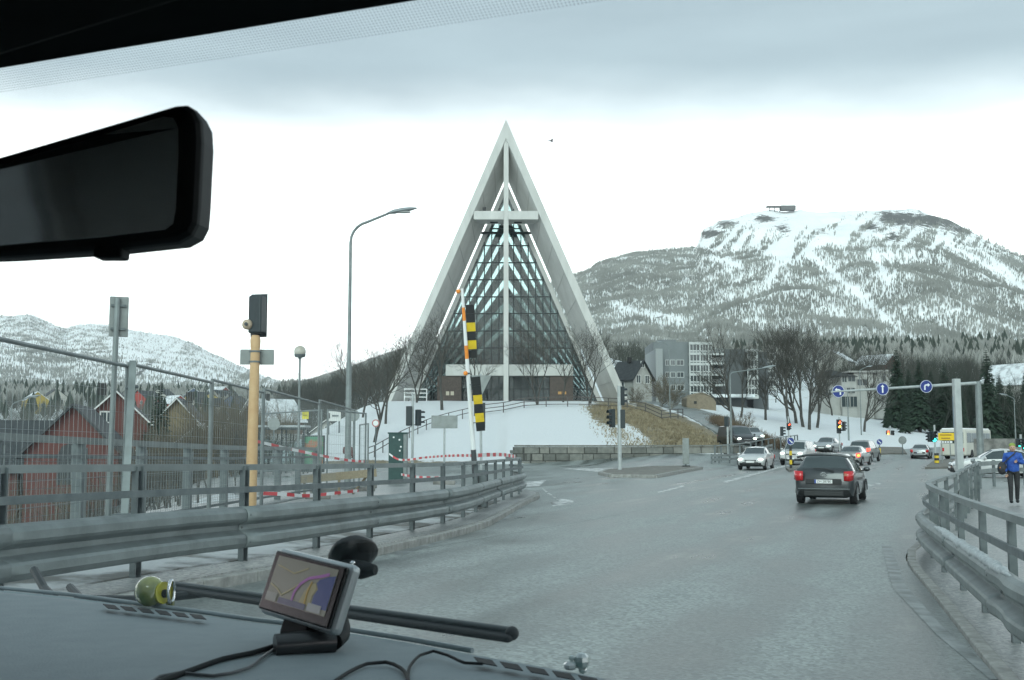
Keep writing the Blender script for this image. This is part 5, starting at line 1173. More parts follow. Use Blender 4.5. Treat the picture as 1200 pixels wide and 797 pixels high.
p = post_at(407, 575, 52, .13); walker('person in dark red coat standing behind the fence by the lamp post', p, rd(150), mat('coat_darkred', (.13, .04, .035), .8), TRB, mat('hat_dark', (.03, .03, .032), .8), 1.72, .05)
# bird
b = at(646.5, 165.5, 60); t_ = thing('bird', 'small dark bird flying in the white sky right of the spire', 'bird', b, .5)
bm_ = MB().ball((0, 0, 0), .05, (1.9, .8, .75), 10, 7)
bm_.add([(.04, .02, .02), (-.06, .02, .02), (-.09, .16, .09), (-.10, .25, .05), (.0, .15, .10)], [(0, 1, 2, 4), (4, 2, 3)]); bm_.add([(.04, -.02, .02), (-.06, -.02, .02), (-.09, -.16, .09), (-.10, -.25, .05), (.0, -.15, .10)], [(0, 4, 2, 1), (4, 3, 2)]); bm_.add([(-.07, -.02, 0), (-.07, .02, 0), (-.16, .04, .01), (-.16, -.04, .01)], [(0, 1, 2, 3)])
bm_.build('body', mat('bird_dark', (.05, .05, .05), .8), t_, smooth=50)
# ------------------------------------------------------------------ buildings
WINGL = mat('window_glass', (.05, .065, .07), .1, spec=.8); WINF = mat('window_frame_white', (.62, .63, .61), .6); ROOFD = mat('roof_slate', (.03, .035, .038), .7, col2=(.05, .055, .058), scale=2)
CHIM = mat('chimney', (.03, .03, .03), .8); ROOFSNOW = mat('roof_snow', (.72, .75, .77), .8, col2=(.35, .37, .38), scale=.8, lo=.45, hi=.65)
def window(root, c, w, h, R, frame=WINF, bars=True):
    c = Vector(c); f = MB()
    for (dx, dz, sx, sz) in ((-w / 2, 0, .1, h + .1), (w / 2, 0, .1, h + .1), (0, -h / 2, w - .1, .1), (0, h / 2, w - .1, .1)): f.box(c + R @ Vector((dx, -.03, dz)), (sx, .10, sz), R)
    if bars: f.box(c + R @ Vector((0, -.03, 0)), (.06, .07, h - .1), R)
    o = f.build('window', frame, root); MB().box(c + R @ Vector((0, 0, 0)), (w - .1, .05, h - .1), R).build('pane', WINGL, o); return o
def house(name, label, loc, rz, w, d, hw, rise, wallm, roofm=ROOFD, over=.45, wins=(), side_wins=(), chim=None, cat='house', boards=True, group=None):
    """gable on the -y face, ridge along y; wins: (x, z, w, h) on the front gable; side_wins on +x/-x: (side, y, z, w, h)"""
    t_ = thing(name, label, cat, loc, rz, group); I = Matrix.Identity(3)
    MB().prism([(-w / 2, -d / 2, -1.5), (w / 2, -d / 2, -1.5), (w / 2, -d / 2, hw), (0, -d / 2, hw + rise), (-w / 2, -d / 2, hw)], (0, d, 0)).build('wall', wallm, t_)
    for s in (-1, 1):
        e = Vector((s * (w / 2 + over), 0, hw - rise * over / (w / 2))); k = .16; r = Vector((0, 0, hw + rise))
        pl = [(r.x, -d / 2 - over, r.z + .01), (e.x, -d / 2 - over, e.z + .01), (e.x, -d / 2 - over, e.z + k), (r.x, -d / 2 - over, r.z + k)]
        rf = MB().prism(pl, (0, d + 2 * over, 0)).build('roof', roofm, t_)
        MB().prism([(p[0], -d / 2 - over - .06, p[2] - .03) for p in pl], (0, .055, 0)).build('verge_board', WINF if boards else roofm, rf)
    for (x, z, a, b) in wins: window(t_, (x, -d / 2 - .02, z), a, b, I)
    for (s, y, z, a, b) in side_wins: window(t_, (s * (w / 2 + .02), y, z), a, b, Matrix.Rotation(s * math.pi / 2, 3, 'Z'))
    if chim: MB().box((chim[0], chim[1], hw + rise + .3), (.55, .55, .9)).build('chimney', CHIM, t_)
    return t_
def hl(px, Y, up=0): p = at(px, 500, Y); return Vector((p.x, p.y, Tz(p.x, p.y) + up))
REDW = mat('red_boards', (.135, .042, .034), .75, col2=(.095, .034, .028), scale=3, stretch=(6, 6, .4)); OCH = mat('ochre_boards', (.22, .175, .10), .75, col2=(.18, .14, .08), scale=3, stretch=(6, 6, .4)); CREAM = mat('cream_boards', (.40, .40, .37), .75, col2=(.34, .34, .315), scale=2)
BRN = mat('brown_brick', (.16, .07, .045), .8, col2=(.21, .10, .065), scale=3); YELW = mat('yellow_boards', (.50, .36, .07), .7); DKRED = mat('dark_red_boards', (.11, .05, .043), .75, col2=(.08, .038, .034), scale=2)
house('red_barn', 'wide red timber barn with a low dark roof and an arched window', hl(97, 72), rd(14), 5.4, 9, 5.2, 2.8, REDW, wins=(), boards=False, cat='barn')
br = bpy.data.objects['red_barn']; aw = MB().prism([(-.8, -4.56, 3.2), (.8, -4.56, 3.2), (.8, -4.56, 5.0), (.6, -4.56, 5.5), (0, -4.56, 5.8), (-.6, -4.56, 5.5), (-.8, -4.56, 5.0)], (0, .06, 0)).build('arched_window', ROOFD, br); MB().prism([(-12, -2, -1.5), (-12, 4, -1.5), (-12, 4, 4.2), (-12, 1, 6.9), (-12, -2, 4.2)], (8.5, 0, 0)).build('wing_wall', REDW, br)
for s in (-1, 1): MB().prism([(-12.4, 1, 7.0), (-12.4, 1 + s * 3.5, 3.85), (-12.4, 1 + s * 3.5, 4.05), (-12.4, 1, 7.2)], (11.5, 0, 0)).build('wing_roof', ROOFD, br)
MB().box((0, -4.58, 4.4), (.06, .05, 2.4)).build('glazing_bar', GALVD, aw)
house('red_house', 'red timber house with small white windows beside the barn', hl(139, 86), rd(16), 4.6, 8, 7.3, 2.2, REDW, wins=((-.6, 7.6, .9, .8), (-1.6, 4.6, 1.1, 1.0), (1.5, 4.6, 1.1, 1.0)), chim=(-1.2, -1))
house('ochre_house', 'ochre timber house with gable facing the road', hl(214, 92), rd(10), 4.0, 8, 6.8, 2.2, OCH, wins=((.8, 4.6, 1.0, 1.2),), chim=(.4, 1), boards=True)
house('garden_shed', 'small ochre shed with a mono-pitched look below the ochre house', hl(262, 80), rd(-30), 3.8, 4, 2.6, 1.1, OCH, roofm=ROOFSNOW)
house('yellow_house', 'yellow house end just past the brown block at the left edge', hl(22, 100), rd(20), 5, 7, 5.2, 2, YELW, wins=((0, 4, 1, 1.2),))
t_ = thing('brown_block', 'plain brown flat-roofed block at the left picture edge', 'building', hl(-8, 95)); MB().box((0, 0, 2.6), (4.4, 6, 9.4)).build('wall', BRN, t_); MB().box((0, 0, 7.35), (4.6, 6.2, .14)).build('roof', ROOFD, t_)
house('dark_red_house', 'dark red house with snow-covered roof behind the globe lamp', hl(318, 140), rd(-38), 4.6, 6.4, 7.2, 2.4, DKRED, roofm=ROOFSNOW, wins=((-.9, 5.6, .8, .9), (1.1, 5.6, .8, .9), (-.9, 2.6, .8, .9)), side_wins=((1, 0, 5.4, .8, .9), (1, -2, 3, .8, .9)), chim=(0, -.8))
house('cream_house', 'cream house under the wooded hill left of the church', hl(393, 178), rd(-12), 5.6, 7, 3.8, 2.0, CREAM, roofm=ROOFD, wins=((-1.4, 2.4, 1, 1.2), (1.4, 2.4, 1, 1.2), (0, 4.5, .8, .7)))
t_ = thing('billboard', 'pale notice board below the cream house', 'sign', hl(391, 104)); MB().box((0, 0, 1.7), (1.3, .10, 1.0)).build('board', WINF, t_); MB().box((-.4, -.06, 1.7), (.1, .02, .5)).build('symbol', BLACKP, t_); MB().box((.15, -.06, 1.7), (.6, .02, .16)).build('lettering_line', GALVD, t_)
for x_ in (-.5, .5): MB().cyl((x_, .1, -.3), (x_, .1, 1.4), .08, n=6).build('post', GALVD, t_)
house('white_house', 'white house with dark roof just right of the church', hl(740, 182, -1.2), rd(38), 4.2, 5.4, 4.9, 2.7, CREAM, wins=((-1.0, 4.6, 1, 1.3), (1.0, 4.6, 1, 1.3), (0, 7.0, .8, 1)), side_wins=((-1, 0, 3.6, 1.2, 1.2), (-1, 2.3, 3.6, 1.2, 1.2)), chim=(-.3, 0), boards=False)
cols = [(.30, .05, .04), (.40, .30, .08), (.45, .44, .40), (.10, .14, .22), (.42, .34, .14), (.34, .32, .28), (.22, .06, .05), (.40, .40, .37)]
names = ['dark red', 'ochre', 'white', 'slate blue', 'yellow', 'stone-grey', 'maroon', 'off-white']
for k, (px, Y) in enumerate(((203, 420), (232, 470), (243, 400), (225, 520), (246, 460), (262, 500), (255, 560), (190, 500), (170, 470), (40, 420), (62, 460), (276, 430))):
    c = cols[k % 8]; house('hillside_house', 'tiny distant %s house on the left hillside, %s' % (names[k % 8], ['below the mountain', 'right of the spruce', 'above the ochre house roof', 'upper row', 'bright among the others', 'far right of the cluster', 'highest of the cluster', 'behind the spruce tip', 'behind the leaning post', 'above the barn roof', 'beside the sign post', 'by the signal post'][k]), hl(px, Y), rd(random.uniform(-60, 60)), 8, 10, 5, 3, mat('far_wall_%d' % (k % 8), c, .8), roofm=ROOFSNOW if k % 3 == 0 else ROOFD, wins=((-2, 3, 1.3, 1.3), (2, 3, 1.3, 1.3)), group='houses on the far left hillside', boards=False)
# block of flats
GREYR = mat('flats_grey_render', (.16, .18, .185), .8, col2=(.20, .22, .225), scale=.5); PALE = mat('flats_pale_frame', (.48, .50, .49), .6)
fl = hl(806, 188); fl.z -= 1; t_ = thing('apartment_block', 'grey block of flats with white glazed bay towers', 'building', fl)
def fx(px): return (px - 806) / FPX * 188
def fz(py): return at(806, py, 188).z - fl.z
MB().box(((fx(765) + fx(806)) / 2, 4, fz(402) / 2 - 1), (fx(806) - fx(765), 12, fz(402) + 2)).build('wall', GREYR, t_)
MB().box(((fx(764) + fx(772)) / 2, 1.0, fz(412) / 2 - 1), (fx(772) - fx(764), 14, fz(412) + 2)).build('side_wing', mat('flats_side', (.32, .34, .34), .8), t_)
MB().box((fx(785), 4, fz(401)), (3, 4, 1.2)).build('roof_hatch', GREYR, t_)
for py in (426, 440, 455):
    for (p0, p1) in ((779, 784), (785, 790), (792, 800)):
        window(t_, ((fx(p0) + fx(p1)) / 2, -2.03, fz(py)), fx(p1) - fx(p0), .9, Matrix.Identity(3), PALE)
def bay(px0, px1, top, bot, rows, ncol, y0):
    x0, x1 = fx(px0), fx(px1); n = rows
    MB().box(((x0 + x1) / 2, y0 + 2.5, (fz(top) + fz(bot)) / 2), (x1 - x0 - .3, 4.8, fz(top) - fz(bot))).build('bay_core', mat('bay_inner', (.06, .075, .08), .4), t_)
    for r in range(n + 1):
        z = fz(bot) + (fz(top) - fz(bot)) * r / n; MB().box(((x0 + x1) / 2, y0 + 2.4, z), (x1 - x0 + .2, 5.2, .42)).build('floor_band', PALE, t_)
        if r < n:
            zc = z + (fz(top) - fz(bot)) / n * .5; hh = (fz(top) - fz(bot)) / n - .42
            MB().box(((x0 + x1) / 2, y0 - .02, z + hh * .36), (x1 - x0, .08, .22)).build('sill_band', PALE, t_)
            for c in range(ncol):
                xx = x0 + (x1 - x0) * (c + .5) / ncol; MB().box((xx, y0 + .02, zc), ((x1 - x0) / ncol - .16, .06, hh)).build('window', WINGL, t_)
            for c in range(ncol + 1):
                MB().box((x0 + (x1 - x0) * c / ncol, y0, zc), (.22 if c % 3 == 0 else .1, .16, hh)).build('mullion', PALE, t_)
bay(806.5, 818.5, 404, 464, 5, 3, -2.6); bay(819, 832, 404, 464, 5, 4, -2.2); bay(876, 887, 411, 466, 5, 3, -1.0); bay(905, 915, 412, 455, 4, 3, 3)
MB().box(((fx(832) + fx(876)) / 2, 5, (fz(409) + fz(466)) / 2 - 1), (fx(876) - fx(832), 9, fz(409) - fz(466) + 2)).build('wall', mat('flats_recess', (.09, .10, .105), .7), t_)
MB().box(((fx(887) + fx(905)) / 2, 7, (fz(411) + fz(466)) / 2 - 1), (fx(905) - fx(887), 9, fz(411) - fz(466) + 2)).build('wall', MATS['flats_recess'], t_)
for py in (416, 427, 440, 452):
    MB().box(((fx(833) + fx(848)) / 2, -.6, fz(py)), (fx(848) - fx(833), 2.4, .3)).build('balcony_slab', PALE, t_); MB().box(((fx(833) + fx(848)) / 2, -1.75, fz(py) + .6), (fx(848) - fx(833), .06, .9)).build('balcony_front', SHG, t_)
MB().box((fx(855), -1, fz(464.5)), (fx(887) - fx(836), 4, .5)).build('canopy', ROOFSNOW, t_)
# tan shed and bank
b = hl(821, 165); t_ = thing('arched_shed', 'low tan arched shed in front of the flats', 'shed', b); MB().prism([(-2.2, -1, -1), (2.2, -1, -1), (2.2, -1, 1.0), (1.5, -1, 1.9), (.2, -1, 2.4), (-1.2, -1, 2.2), (-2.2, -1, 1.6)], (0, 5, 0)).build('wall', mat('tan_wall', (.26, .215, .155), .8, col2=(.2, .165, .12), scale=2), t_, bevel=.1); MB().box((-.9, -1.02, .9), (.4, .05, .4)).build('vent', BLACKP, t_)
# villa
vl = hl(1012, 205); vl.z = at(1012, 478, 205).z; t_ = thing('villa', 'pale villa with a round-fronted tower on the wooded slope', 'house', vl); VIL = mat('villa_render', (.36, .36, .34), .8, col2=(.42, .42, .40), scale=.5)
vx = lambda px: (px - 1012) / FPX * 205
vz = lambda py: at(1012, py, 205).z - vl.z
MB().box(((vx(986) + vx(1003)) / 2, 3, vz(441) / 2 - 1), (vx(1003) - vx(986), 8, vz(441) + 2)).build('wall', VIL, t_)
MB().box(((vx(963) + vx(986)) / 2, 4, vz(452) / 2 - 1), (vx(986) - vx(963), 8, vz(452) + 2)).build('wall', VIL, t_)
MB().box(((vx(1003) + vx(1026)) / 2, 4, vz(437) / 2 - 1), (vx(1026) - vx(1003), 7, vz(437) + 2)).build('wall', VIL, t_)
MB().cyl((vx(1040), 2, -2), (vx(1040), 2, vz(436)), vx(1053) - vx(1040), n=24).build('tower', VIL, t_, smooth=40); MB().cyl((vx(1040), 2, vz(436)), (vx(1040), 2, vz(433.5)), vx(1055) - vx(1040), n=24).build('tower_roof', CONC, t_, smooth=40)
MB().box((vx(1015), 4, vz(435.5)), (vx(1034) - vx(997), 8, .35)).build('roof', CONC, t_)
MB().prism([(vx(971), -1.6, vz(434)), (vx(1005), -1.6, vz(441.5)), (vx(984), -1.6, vz(441.5)), (vx(964), -1.6, vz(440))], (0, 9, 0)).build('roof', ROOFD, t_)
for (px, py, w_, h_) in ((989, 444, .9, 1.4), (997.5, 444, 1.4, 1.2), (994, 458, .8, 1.1), (998.5, 458, .8, 1.1), (990, 471, 1.6, 2.0), (999, 471, 1.4, 2.0), (1013, 448, 2, 1.2), (970, 460, 1, 1.1)): window(t_, (vx(px), -1.05 if px < 1003 else .47, vz(py)), w_, h_, Matrix.Identity(3), VIL)
for px in (1037.5, 1047): window(t_, (vx(px), 2 - math.sqrt(max(0, (vx(1053) - vx(1040))**2 - (vx(px) - vx(1040))**2)) + .0, vz(442)), .7, 1.5, Matrix.Identity(3), VIL)
house('hillside_cabin', 'small snow-roofed red cabin above the villa', hl(1030, 300, 2), rd(40), 7, 9, 4.5, 2.6, REDW, roofm=ROOFSNOW, boards=False)
house('hillside_cabin', 'snow-roofed grey cabin up the slope left of the villa', hl(982, 290, 3), rd(-30), 8, 9, 4.5, 2.6, CREAM, roofm=ROOFSNOW, boards=False)
house('roadside_house', 'pale low house by the dark trees at the right edge', hl(1192, 200, 6), rd(30), 8, 9, 3.5, 3.6, CREAM, roofm=ROOFSNOW, boards=False)

# ------------------------------------------------------------------ trees
BARK = mat('bark_dark', (.045, .044, .040), .9, col2=(.08, .078, .07), scale=3, bump=.4, bscale=20); TWIG = mat('twigs', (.048, .046, .040), .9, col2=(.075, .072, .062), scale=2); BARKL = mat('bark_birch', (.30, .29, .26), .8, col2=(.12, .115, .10), scale=4); TWIGB = mat('twigs_brown', (.15, .125, .09), .9, col2=(.10, .085, .06), scale=2)
NEEDLE = mat('needles', (.014, .032, .020), .8, col2=(.028, .052, .03), scale=1.5)
def rnd_perp(d): 
    v = Vector((random.uniform(-1, 1), random.uniform(-1, 1), random.uniform(-1, 1))); v -= d * v.dot(d); return v.normalized()
def bare_tree(h, seed, levels=4, spread=.75, kids=(5, 4, 4, 3), trunk_f=.35, r0=None, stems=1):
    random.seed(seed); tr, cr = MB(), MB(); r0 = r0 or h * .017
    def grow(p, d, l, r, lv):
        n = 4 if lv == 0 else 3 if lv < 3 else 2; pts = [p]; rs = [r]; dd = d
        for i in range(n):
            dd = (dd + rnd_perp(dd) * random.uniform(.05, .22) + Vector((0, 0, .10 if lv else .02))).normalized(); pts.append(pts[-1] + dd * l / n); rs.append(r * (1 - .55 * (i + 1) / n))
        (tr if lv == 0 else cr).tube(pts, rs, 7 if lv == 0 else 4 if lv == 1 else 3, lv == 0)
        if lv >= levels: return
        k = kids[min(lv, len(kids) - 1)]
        for j in range(k):
            t = random.uniform(.35 if lv else trunk_f, 1.0); i = min(int(t * n), n - 1); q = pts[i].lerp(pts[i + 1], t * n - i); rr_ = rs[i] * .62
            nd = (dd * random.uniform(.55, 1.0) + rnd_perp(dd) * spread * random.uniform(.6, 1.1)).normalized(); grow(q, nd, l * random.uniform(.50, .72), max(rr_, .011), lv + 1)
        grow(pts[-1], (dd + rnd_perp(dd) * .25).normalized(), l * .6, rs[-1], lv + 1)
    for s in range(stems):
        a = random.uniform(0, 6.28); d = Vector((math.cos(a) * .3, math.sin(a) * .3, 1)).normalized() if stems > 1 else Vector((random.uniform(-.06, .06), 0, 1)).normalized()
        grow(Vector((0, 0, -.2)), d, h * .48, r0 / (1 if stems == 1 else 1.5), 0)
    return tr, cr
def tree_proto(name, label, loc, tr, cr, bark, twig, rz=0, sc=1, group='bare trees'):
    t_ = thing(name, label, 'tree', loc, rz, group); t_.scale = (sc,) * 3; tr.build('trunk', bark, t_, smooth=60); cr.build('crown', twig, t_); return t_
def gl_(px, Y, up=0): p = at(px, 480, Y); return Vector((p.x, p.y, Tz(p.x, p.y) + up))
P0 = tree_proto('bare_tree', 'gnarled bare tree on the snow below the left half of the church', gl_(518, 121), *bare_tree(11.0, 3, 4, .85), BARK, TWIG, group='bare trees on the mound')
P1 = tree_proto('bare_tree', 'bare tree right of the cross on the mound, twin-stemmed', gl_(630, 124), *bare_tree(9.6, 11, 4, .8, stems=2), BARK, TWIG, group='bare trees on the mound')
P2 = tree_proto('bare_tree', 'large bare tree beside the left foot of the church', gl_(439, 98), *bare_tree(9.6, 21, 4, .9), BARK, TWIG, group='bare trees on the mound')
def cp(P, px, Y, sc, rz, label, up=0, group=None): return copy_tree(P, None, gl_(px, Y, up), rz, sc, label, group)
cp(P0, 557, 122, .86, 2.1, 'bare tree on the mound hidden partly by the barrier boom'); cp(P1, 692, 126, 1.0, 1.2, 'slim bare tree in front of the right leg of the church'); cp(P0, 660, 128, .7, 4.0, 'smaller bare tree near the right entrance block')
cp(P1, 488, 128, 1.05, 3.0, 'bare tree leaning before the left leg of the church'); cp(P2, 425, 115, .8, 1.0, 'bare tree just left of the largest one by the church foot'); cp(P0, 452, 110, .75, 5.0, 'thin bare tree between the lamp post and the church'); cp(P2, 412, 130, .95, 2.4, 'bare tree behind the street lamp left of the church')
for k, (px, Y, sc, lb) in enumerate(((335, 175, 1.0, 'bare tree standing above the snow-roofed dark red house'), (356, 190, 1.1, 'bare tree on the skyline right of the globe lamp'), (376, 205, 1.15, 'bare tree on the wooded hill between globe lamp and street lamp'), (396, 170, 1.05, 'bare tree rising behind the cream house'), (463, 165, 1.2, 'bare tree against the sky beside the left church leg'))): cp(P2, px, Y, sc, k * 1.4, lb, group='bare trees left of the church')
P3 = tree_proto('bare_tree', 'tall dark bare tree in front of the flats', gl_(860, 128), *bare_tree(12.0, 31, 4, .55, (7, 5, 4, 3), .15), BARK, TWIG, group='tall trees right of the side road')
P4 = tree_proto('bare_tree', 'tall bare tree at the left of the roadside clump', gl_(925, 140), *bare_tree(13.5, 41, 4, .5, (7, 5, 4, 4), .3), BARK, TWIG, group='tall trees right of the side road')
for k, (P, px, Y, sc, rz, lb) in enumerate(((P4, 941, 142, .98, 1.1, 'second tall bare tree of the roadside clump'), (P3, 948, 138, 1.08, 2.2, 'third tall bare tree, leaning, in the roadside clump'), (P4, 957, 145, .9, 3.1, 'rightmost tall bare tree of the roadside clump'), (P3, 933, 150, 1.12, .4, 'tall bare tree at the back of the roadside clump'), (P3, 897, 150, .95, 5.0, 'slim dark bare tree left of the roadside clump'), (P4, 868, 150, .75, 4.0, 'bare tree behind the side-road street lamp'), (P3, 1012, 150, .9, 2.9, 'single bare tree on the snow slope below the villa'), (P4, 1022, 215, 1.0, 1.9, 'bare tree close in front of the villa tower'), (P3, 975, 200, .9, .9, 'bare tree at the left wall of the villa'), (P4, 1062, 190, 1.0, .2, 'bare tree right of the villa tower'))):
    cp(P, px, Y, sc, rz, lb, group='tall trees right of the side road')
P5 = tree_proto('shrub', 'round grey twiggy shrub beside the side road', gl_(873, 104), *bare_tree(3.2, 51, 3, 1.0, (5, 4, 4), .1, stems=5), BARKL, TWIGB, group='shrubs')
cp(P5, 775, 158, 1.7, 1, 'broad twiggy shrub in front of the grey flats wall', group='shrubs'); cp(P5, 786, 152, 1.5, 2, 'twiggy shrub under the slender street lamp', group='shrubs'); cp(P5, 745, 150, 1.0, 3, 'low shrub beside the white house', group='shrubs')
# clipped brown hedge along the side road
hp = smooth_path([GP(838, 480, 128), GP(868, 490, 112), GP(893, 500, 104), GP(915, 510, 98)], .5); hv = MB(); random.seed(5)
for p in hp:
    z = Tz(p.x, p.y)
    for k in range(46):
        q = Vector((p.x + random.gauss(0, .45), p.y + random.gauss(0, .3), z + random.uniform(-.1, .5))); d = Vector((random.gauss(0, .35), random.gauss(0, .35), random.uniform(.5, 1.1))); hv.tube([q, q + d * .7], [.02, .008], 3, False)
o = hv.build('brown_hedge', mat('hedge_brown', (.10, .07, .05), .9, col2=(.15, .11, .07), scale=3), None); tag(o, 'clipped brown leafless hedge beside the side road', 'hedge')
def conifer(h, seed, dens=1.0):
    random.seed(seed); tr, cr = MB(), MB(); tr.tube([(0, 0, -.3), (0, 0, h * .5), (0, 0, h)], [h * .018, h * .011, .01], 7)
    z = h * .10
    while z < h * .985:
        f = (z / h); R = h * .20 * (1 - f)**.85 + .12; n = int((12 + 8 * (1 - f)) * dens)
        for j in range(n):
            a = random.uniform(0, 6.283); r = R * random.uniform(.75, 1.12); dr = -.42 * r * (1 - f * .7) + random.uniform(-.25, .15) * r; dx, dy = math.cos(a), math.sin(a); px_, py_ = -dy, dx
            for s in range(4):
                t0, t1 = s / 4, (s + 1.15) / 4; w = (r * .26 + .06) * (1 - t0 * .5) * random.uniform(.7, 1.2); c0 = Vector((dx * r * t0, dy * r * t0, z + dr * t0 * t0)); c1 = Vector((dx * r * t1, dy * r * t1, z + dr * t1 * t1 - random.uniform(0, .1) * r * .4)); o_ = Vector((px_ * w, py_ * w, -w * random.uniform(.2, .9)))
                cr.add([c0, c0 + o_, c1], [(0, 1, 2)]); cr.add([c0, c0 - Vector((o_.x, o_.y, -o_.z)), c1], [(0, 2, 1)])
        z += h * .017 * random.uniform(.8, 1.2)
    return tr, cr
C0 = tree_proto('spruce', 'tall dark spruce between the red house and the ochre house', gl_(187, 74, -.3), *conifer(9.2, 61), BARK, NEEDLE, group='conifers')
C1 = tree_proto('spruce', 'dark spruce at the left end of the right-hand wood', gl_(1052, 175), *conifer(13, 62), BARK, NEEDLE, group='conifers')
cp(C0, 170, 78, .72, 1, 'shorter dark spruce touching the red house', group='conifers')
clab = ['right of the villa tower', 'beside the lane-arrow gantry arm', 'behind the right-turn disc', 'left of the pale sign post', 'between the two sign masts', 'tallest, just right of the gantry mast', 'behind the far street lamp', 'above the walker in blue', 'at the right picture edge', 'behind the distant saloon', 'behind the bus', 'low down beside the snow slope']
for k, (px, Y, sc) in enumerate(((1066, 185, .95), (1078, 170, 1.0), (1092, 190, 1.1), (1108, 180, .95), (1138, 175, 1.05), (1158, 165, 1.15), (1172, 180, 1.1), (1184, 170, .9), (1204, 180, 1.1), (1060, 160, .6), (1125, 160, .7), (1040, 170, .5))):
    cp(C1 if k % 2 else C0, px, Y, sc * (.84 if k % 2 else 1.15) * (1 + .15 * math.sin(k * 2.7)), k * 1.3, 'dark spruce in the right-hand wood, ' + clab[k], group='conifers')
# woods that read as one mass
def replicate(tmpl, P, S, rots):
    """copies of a small template mesh, joined"""
    V = np.array(tmpl.v, np.float32); n = len(V); k = len(P); ca, sa = np.cos(rots)[:, None], np.sin(rots)[:, None]
    out = np.empty((k, n, 3), np.float32); out[:, :, 0] = (V[None, :, 0] * ca - V[None, :, 1] * sa) * S[:, None] + P[:, 0:1]; out[:, :, 1] = (V[None, :, 0] * sa + V[None, :, 1] * ca) * S[:, None] + P[:, 1:2]; out[:, :, 2] = V[None, :, 2] * S[:, None] + P[:, 2:3]
    q = np.array([f if len(f) == 4 else None for f in tmpl.f if len(f) == 4], np.int32); F = (q[None] + (np.arange(k) * n)[:, None, None]).reshape(-1, 4); return out.reshape(-1, 3), F
def lowtree(seed, h=9, spread=.6): 
    tr, cr = bare_tree(h, seed, 3, spread, (5, 3, 3), .2); m = MB(); m.add(cr.v, cr.f); m.add(tr.v, tr.f)
    # thicker twigs so that the far mass holds together
    return m
def wood(name, label, px0, px1, y0, y1, n, h0, h1, material, seed, tm, dens=None, up=0):
    r = np.random.RandomState(seed); px = r.uniform(px0, px1, n); Y = y0 + (y1 - y0) * r.rand(n)**.8; X = (px - 600) / FPX * Y
    if dens is not None: k = r.rand(n) < dens(px, Y, X); X, Y = X[k], Y[k]
    P = np.stack([X, Y, T(X, Y) + up], 1); S = r.uniform(h0, h1, len(P)) / 9.0; v, f = replicate(tm, P, S, r.rand(len(P)) * 6.28)
    o = np_mesh(name, v, f, 4, material); return tag(o, label, None, None, 'stuff')
LT0, LT1 = lowtree(71), lowtree(72, 9, .8)
WOODM = mat('wood_far_twigs', (.10, .10, .09), .9, col2=(.06, .065, .058), scale=.05); WOODR = mat('wood_right_twigs', (.055, .055, .045), .9, col2=(.03, .04, .03), scale=.06)
wood('bare_wood', 'dark bare wood on the low hill left of the church', 330, 520, 225, 345, 700, 5, 11, WOODM, 81, LT1)
wood('bare_wood', 'dark bare wood filling the slope behind the gantry on the right', 985, 1290, 160, 330, 620, 7, 12, WOODR, 82, LT0, lambda px, Y, X: np.where(px < 1050, Y > 215, 1.) * np.where((px < 1100) & (Y < 175), .0, 1.))
wood('bare_wood', 'bare wood behind the flats and the roadside clump', 690, 1000, 235, 380, 260, 6, 10, WOODR, 83, LT1)
wood('bare_wood', 'grey bare wood rising behind the left houses', -60, 420, 150, 470, 700, 5, 9, mat('wood_left_twigs', (.15, .15, .135), .9, col2=(.10, .105, .095), scale=.05), 86, LT0)
wood('bare_wood', 'bare wood on the rise behind the flats', 640, 1290, 380, 520, 500, 6, 9, mat('wood_mid_twigs', (.12, .125, .115), .9, col2=(.08, .085, .075), scale=.05), 87, LT0)
wood('scrub', 'thick brown scrub in front of the ochre house', 165, 300, 56, 80, 150, 3.0, 5.4, TWIGB, 88, LT1)
wood('scrub', 'tangled brown scrub round the houses on the left', -20, 345, 50, 112, 330, 2.6, 5.2, TWIGB, 84, LT1, lambda px, Y, X: np.where((px > 170) | (Y < 62), 1., .25) * np.where((Y < 66) & (px > 200), .35, 1.))
wood('scrub', 'thin bushes growing on the snowy bank under the footway', 10, 300, 26, 48, 60, 1.6, 3.0, TWIG, 85, LT1, lambda px, Y, X: (X < -9) * 1.)
def ground_spikes(lbl, px0, px1, y0, y1, n, h, material, seed, dens=None, full=False, wr=(.12, .24)):
    r = np.random.RandomState(seed); px = r.uniform(px0, px1, n); Y = y0 * (y1 / y0)**r.rand(n); X = (px - 600) / FPX * Y
    if dens is not None: k = r.rand(n) < dens(px, Y); X, Y = X[k], Y[k]
    H = h * r.uniform(.6, 1.25, len(X)); return spikes('far_wood', np.stack([X, Y, T(X, Y)], 1), H, H * r.uniform(*wr, len(X)), material, lbl, full)
ground_spikes('bare birch wood between the flats and the mountain foot', 640, 1300, 400, 700, 9000, 6.6, BIRCH, 91, lambda px, Y: np.clip(.35 + 1.2 * (vnoise(px, Y * .3, 24, 92) - .3), 0, 1))
ground_spikes('belt of dark conifers on the lower flank of the mountain', 860, 1300, 430, 740, 1800, 9, FIRF, 93, lambda px, Y: np.clip(1.8 * (vnoise(px, Y * .4, 30, 94) - .38), 0, 1), True, (.16, .26))
ground_spikes('bare trees among the far left houses', -60, 420, 460, 1500, 7000, 6.5, BIRCH, 95, lambda px, Y: np.clip(.3 + 1.4 * (vnoise(px, Y * .2, 30, 96) - .35), 0, 1))
ground_spikes('scattered dark conifers among the far left houses', -60, 420, 360, 1300, 420, 9, FIRF, 97, None, True, (.16, .26))
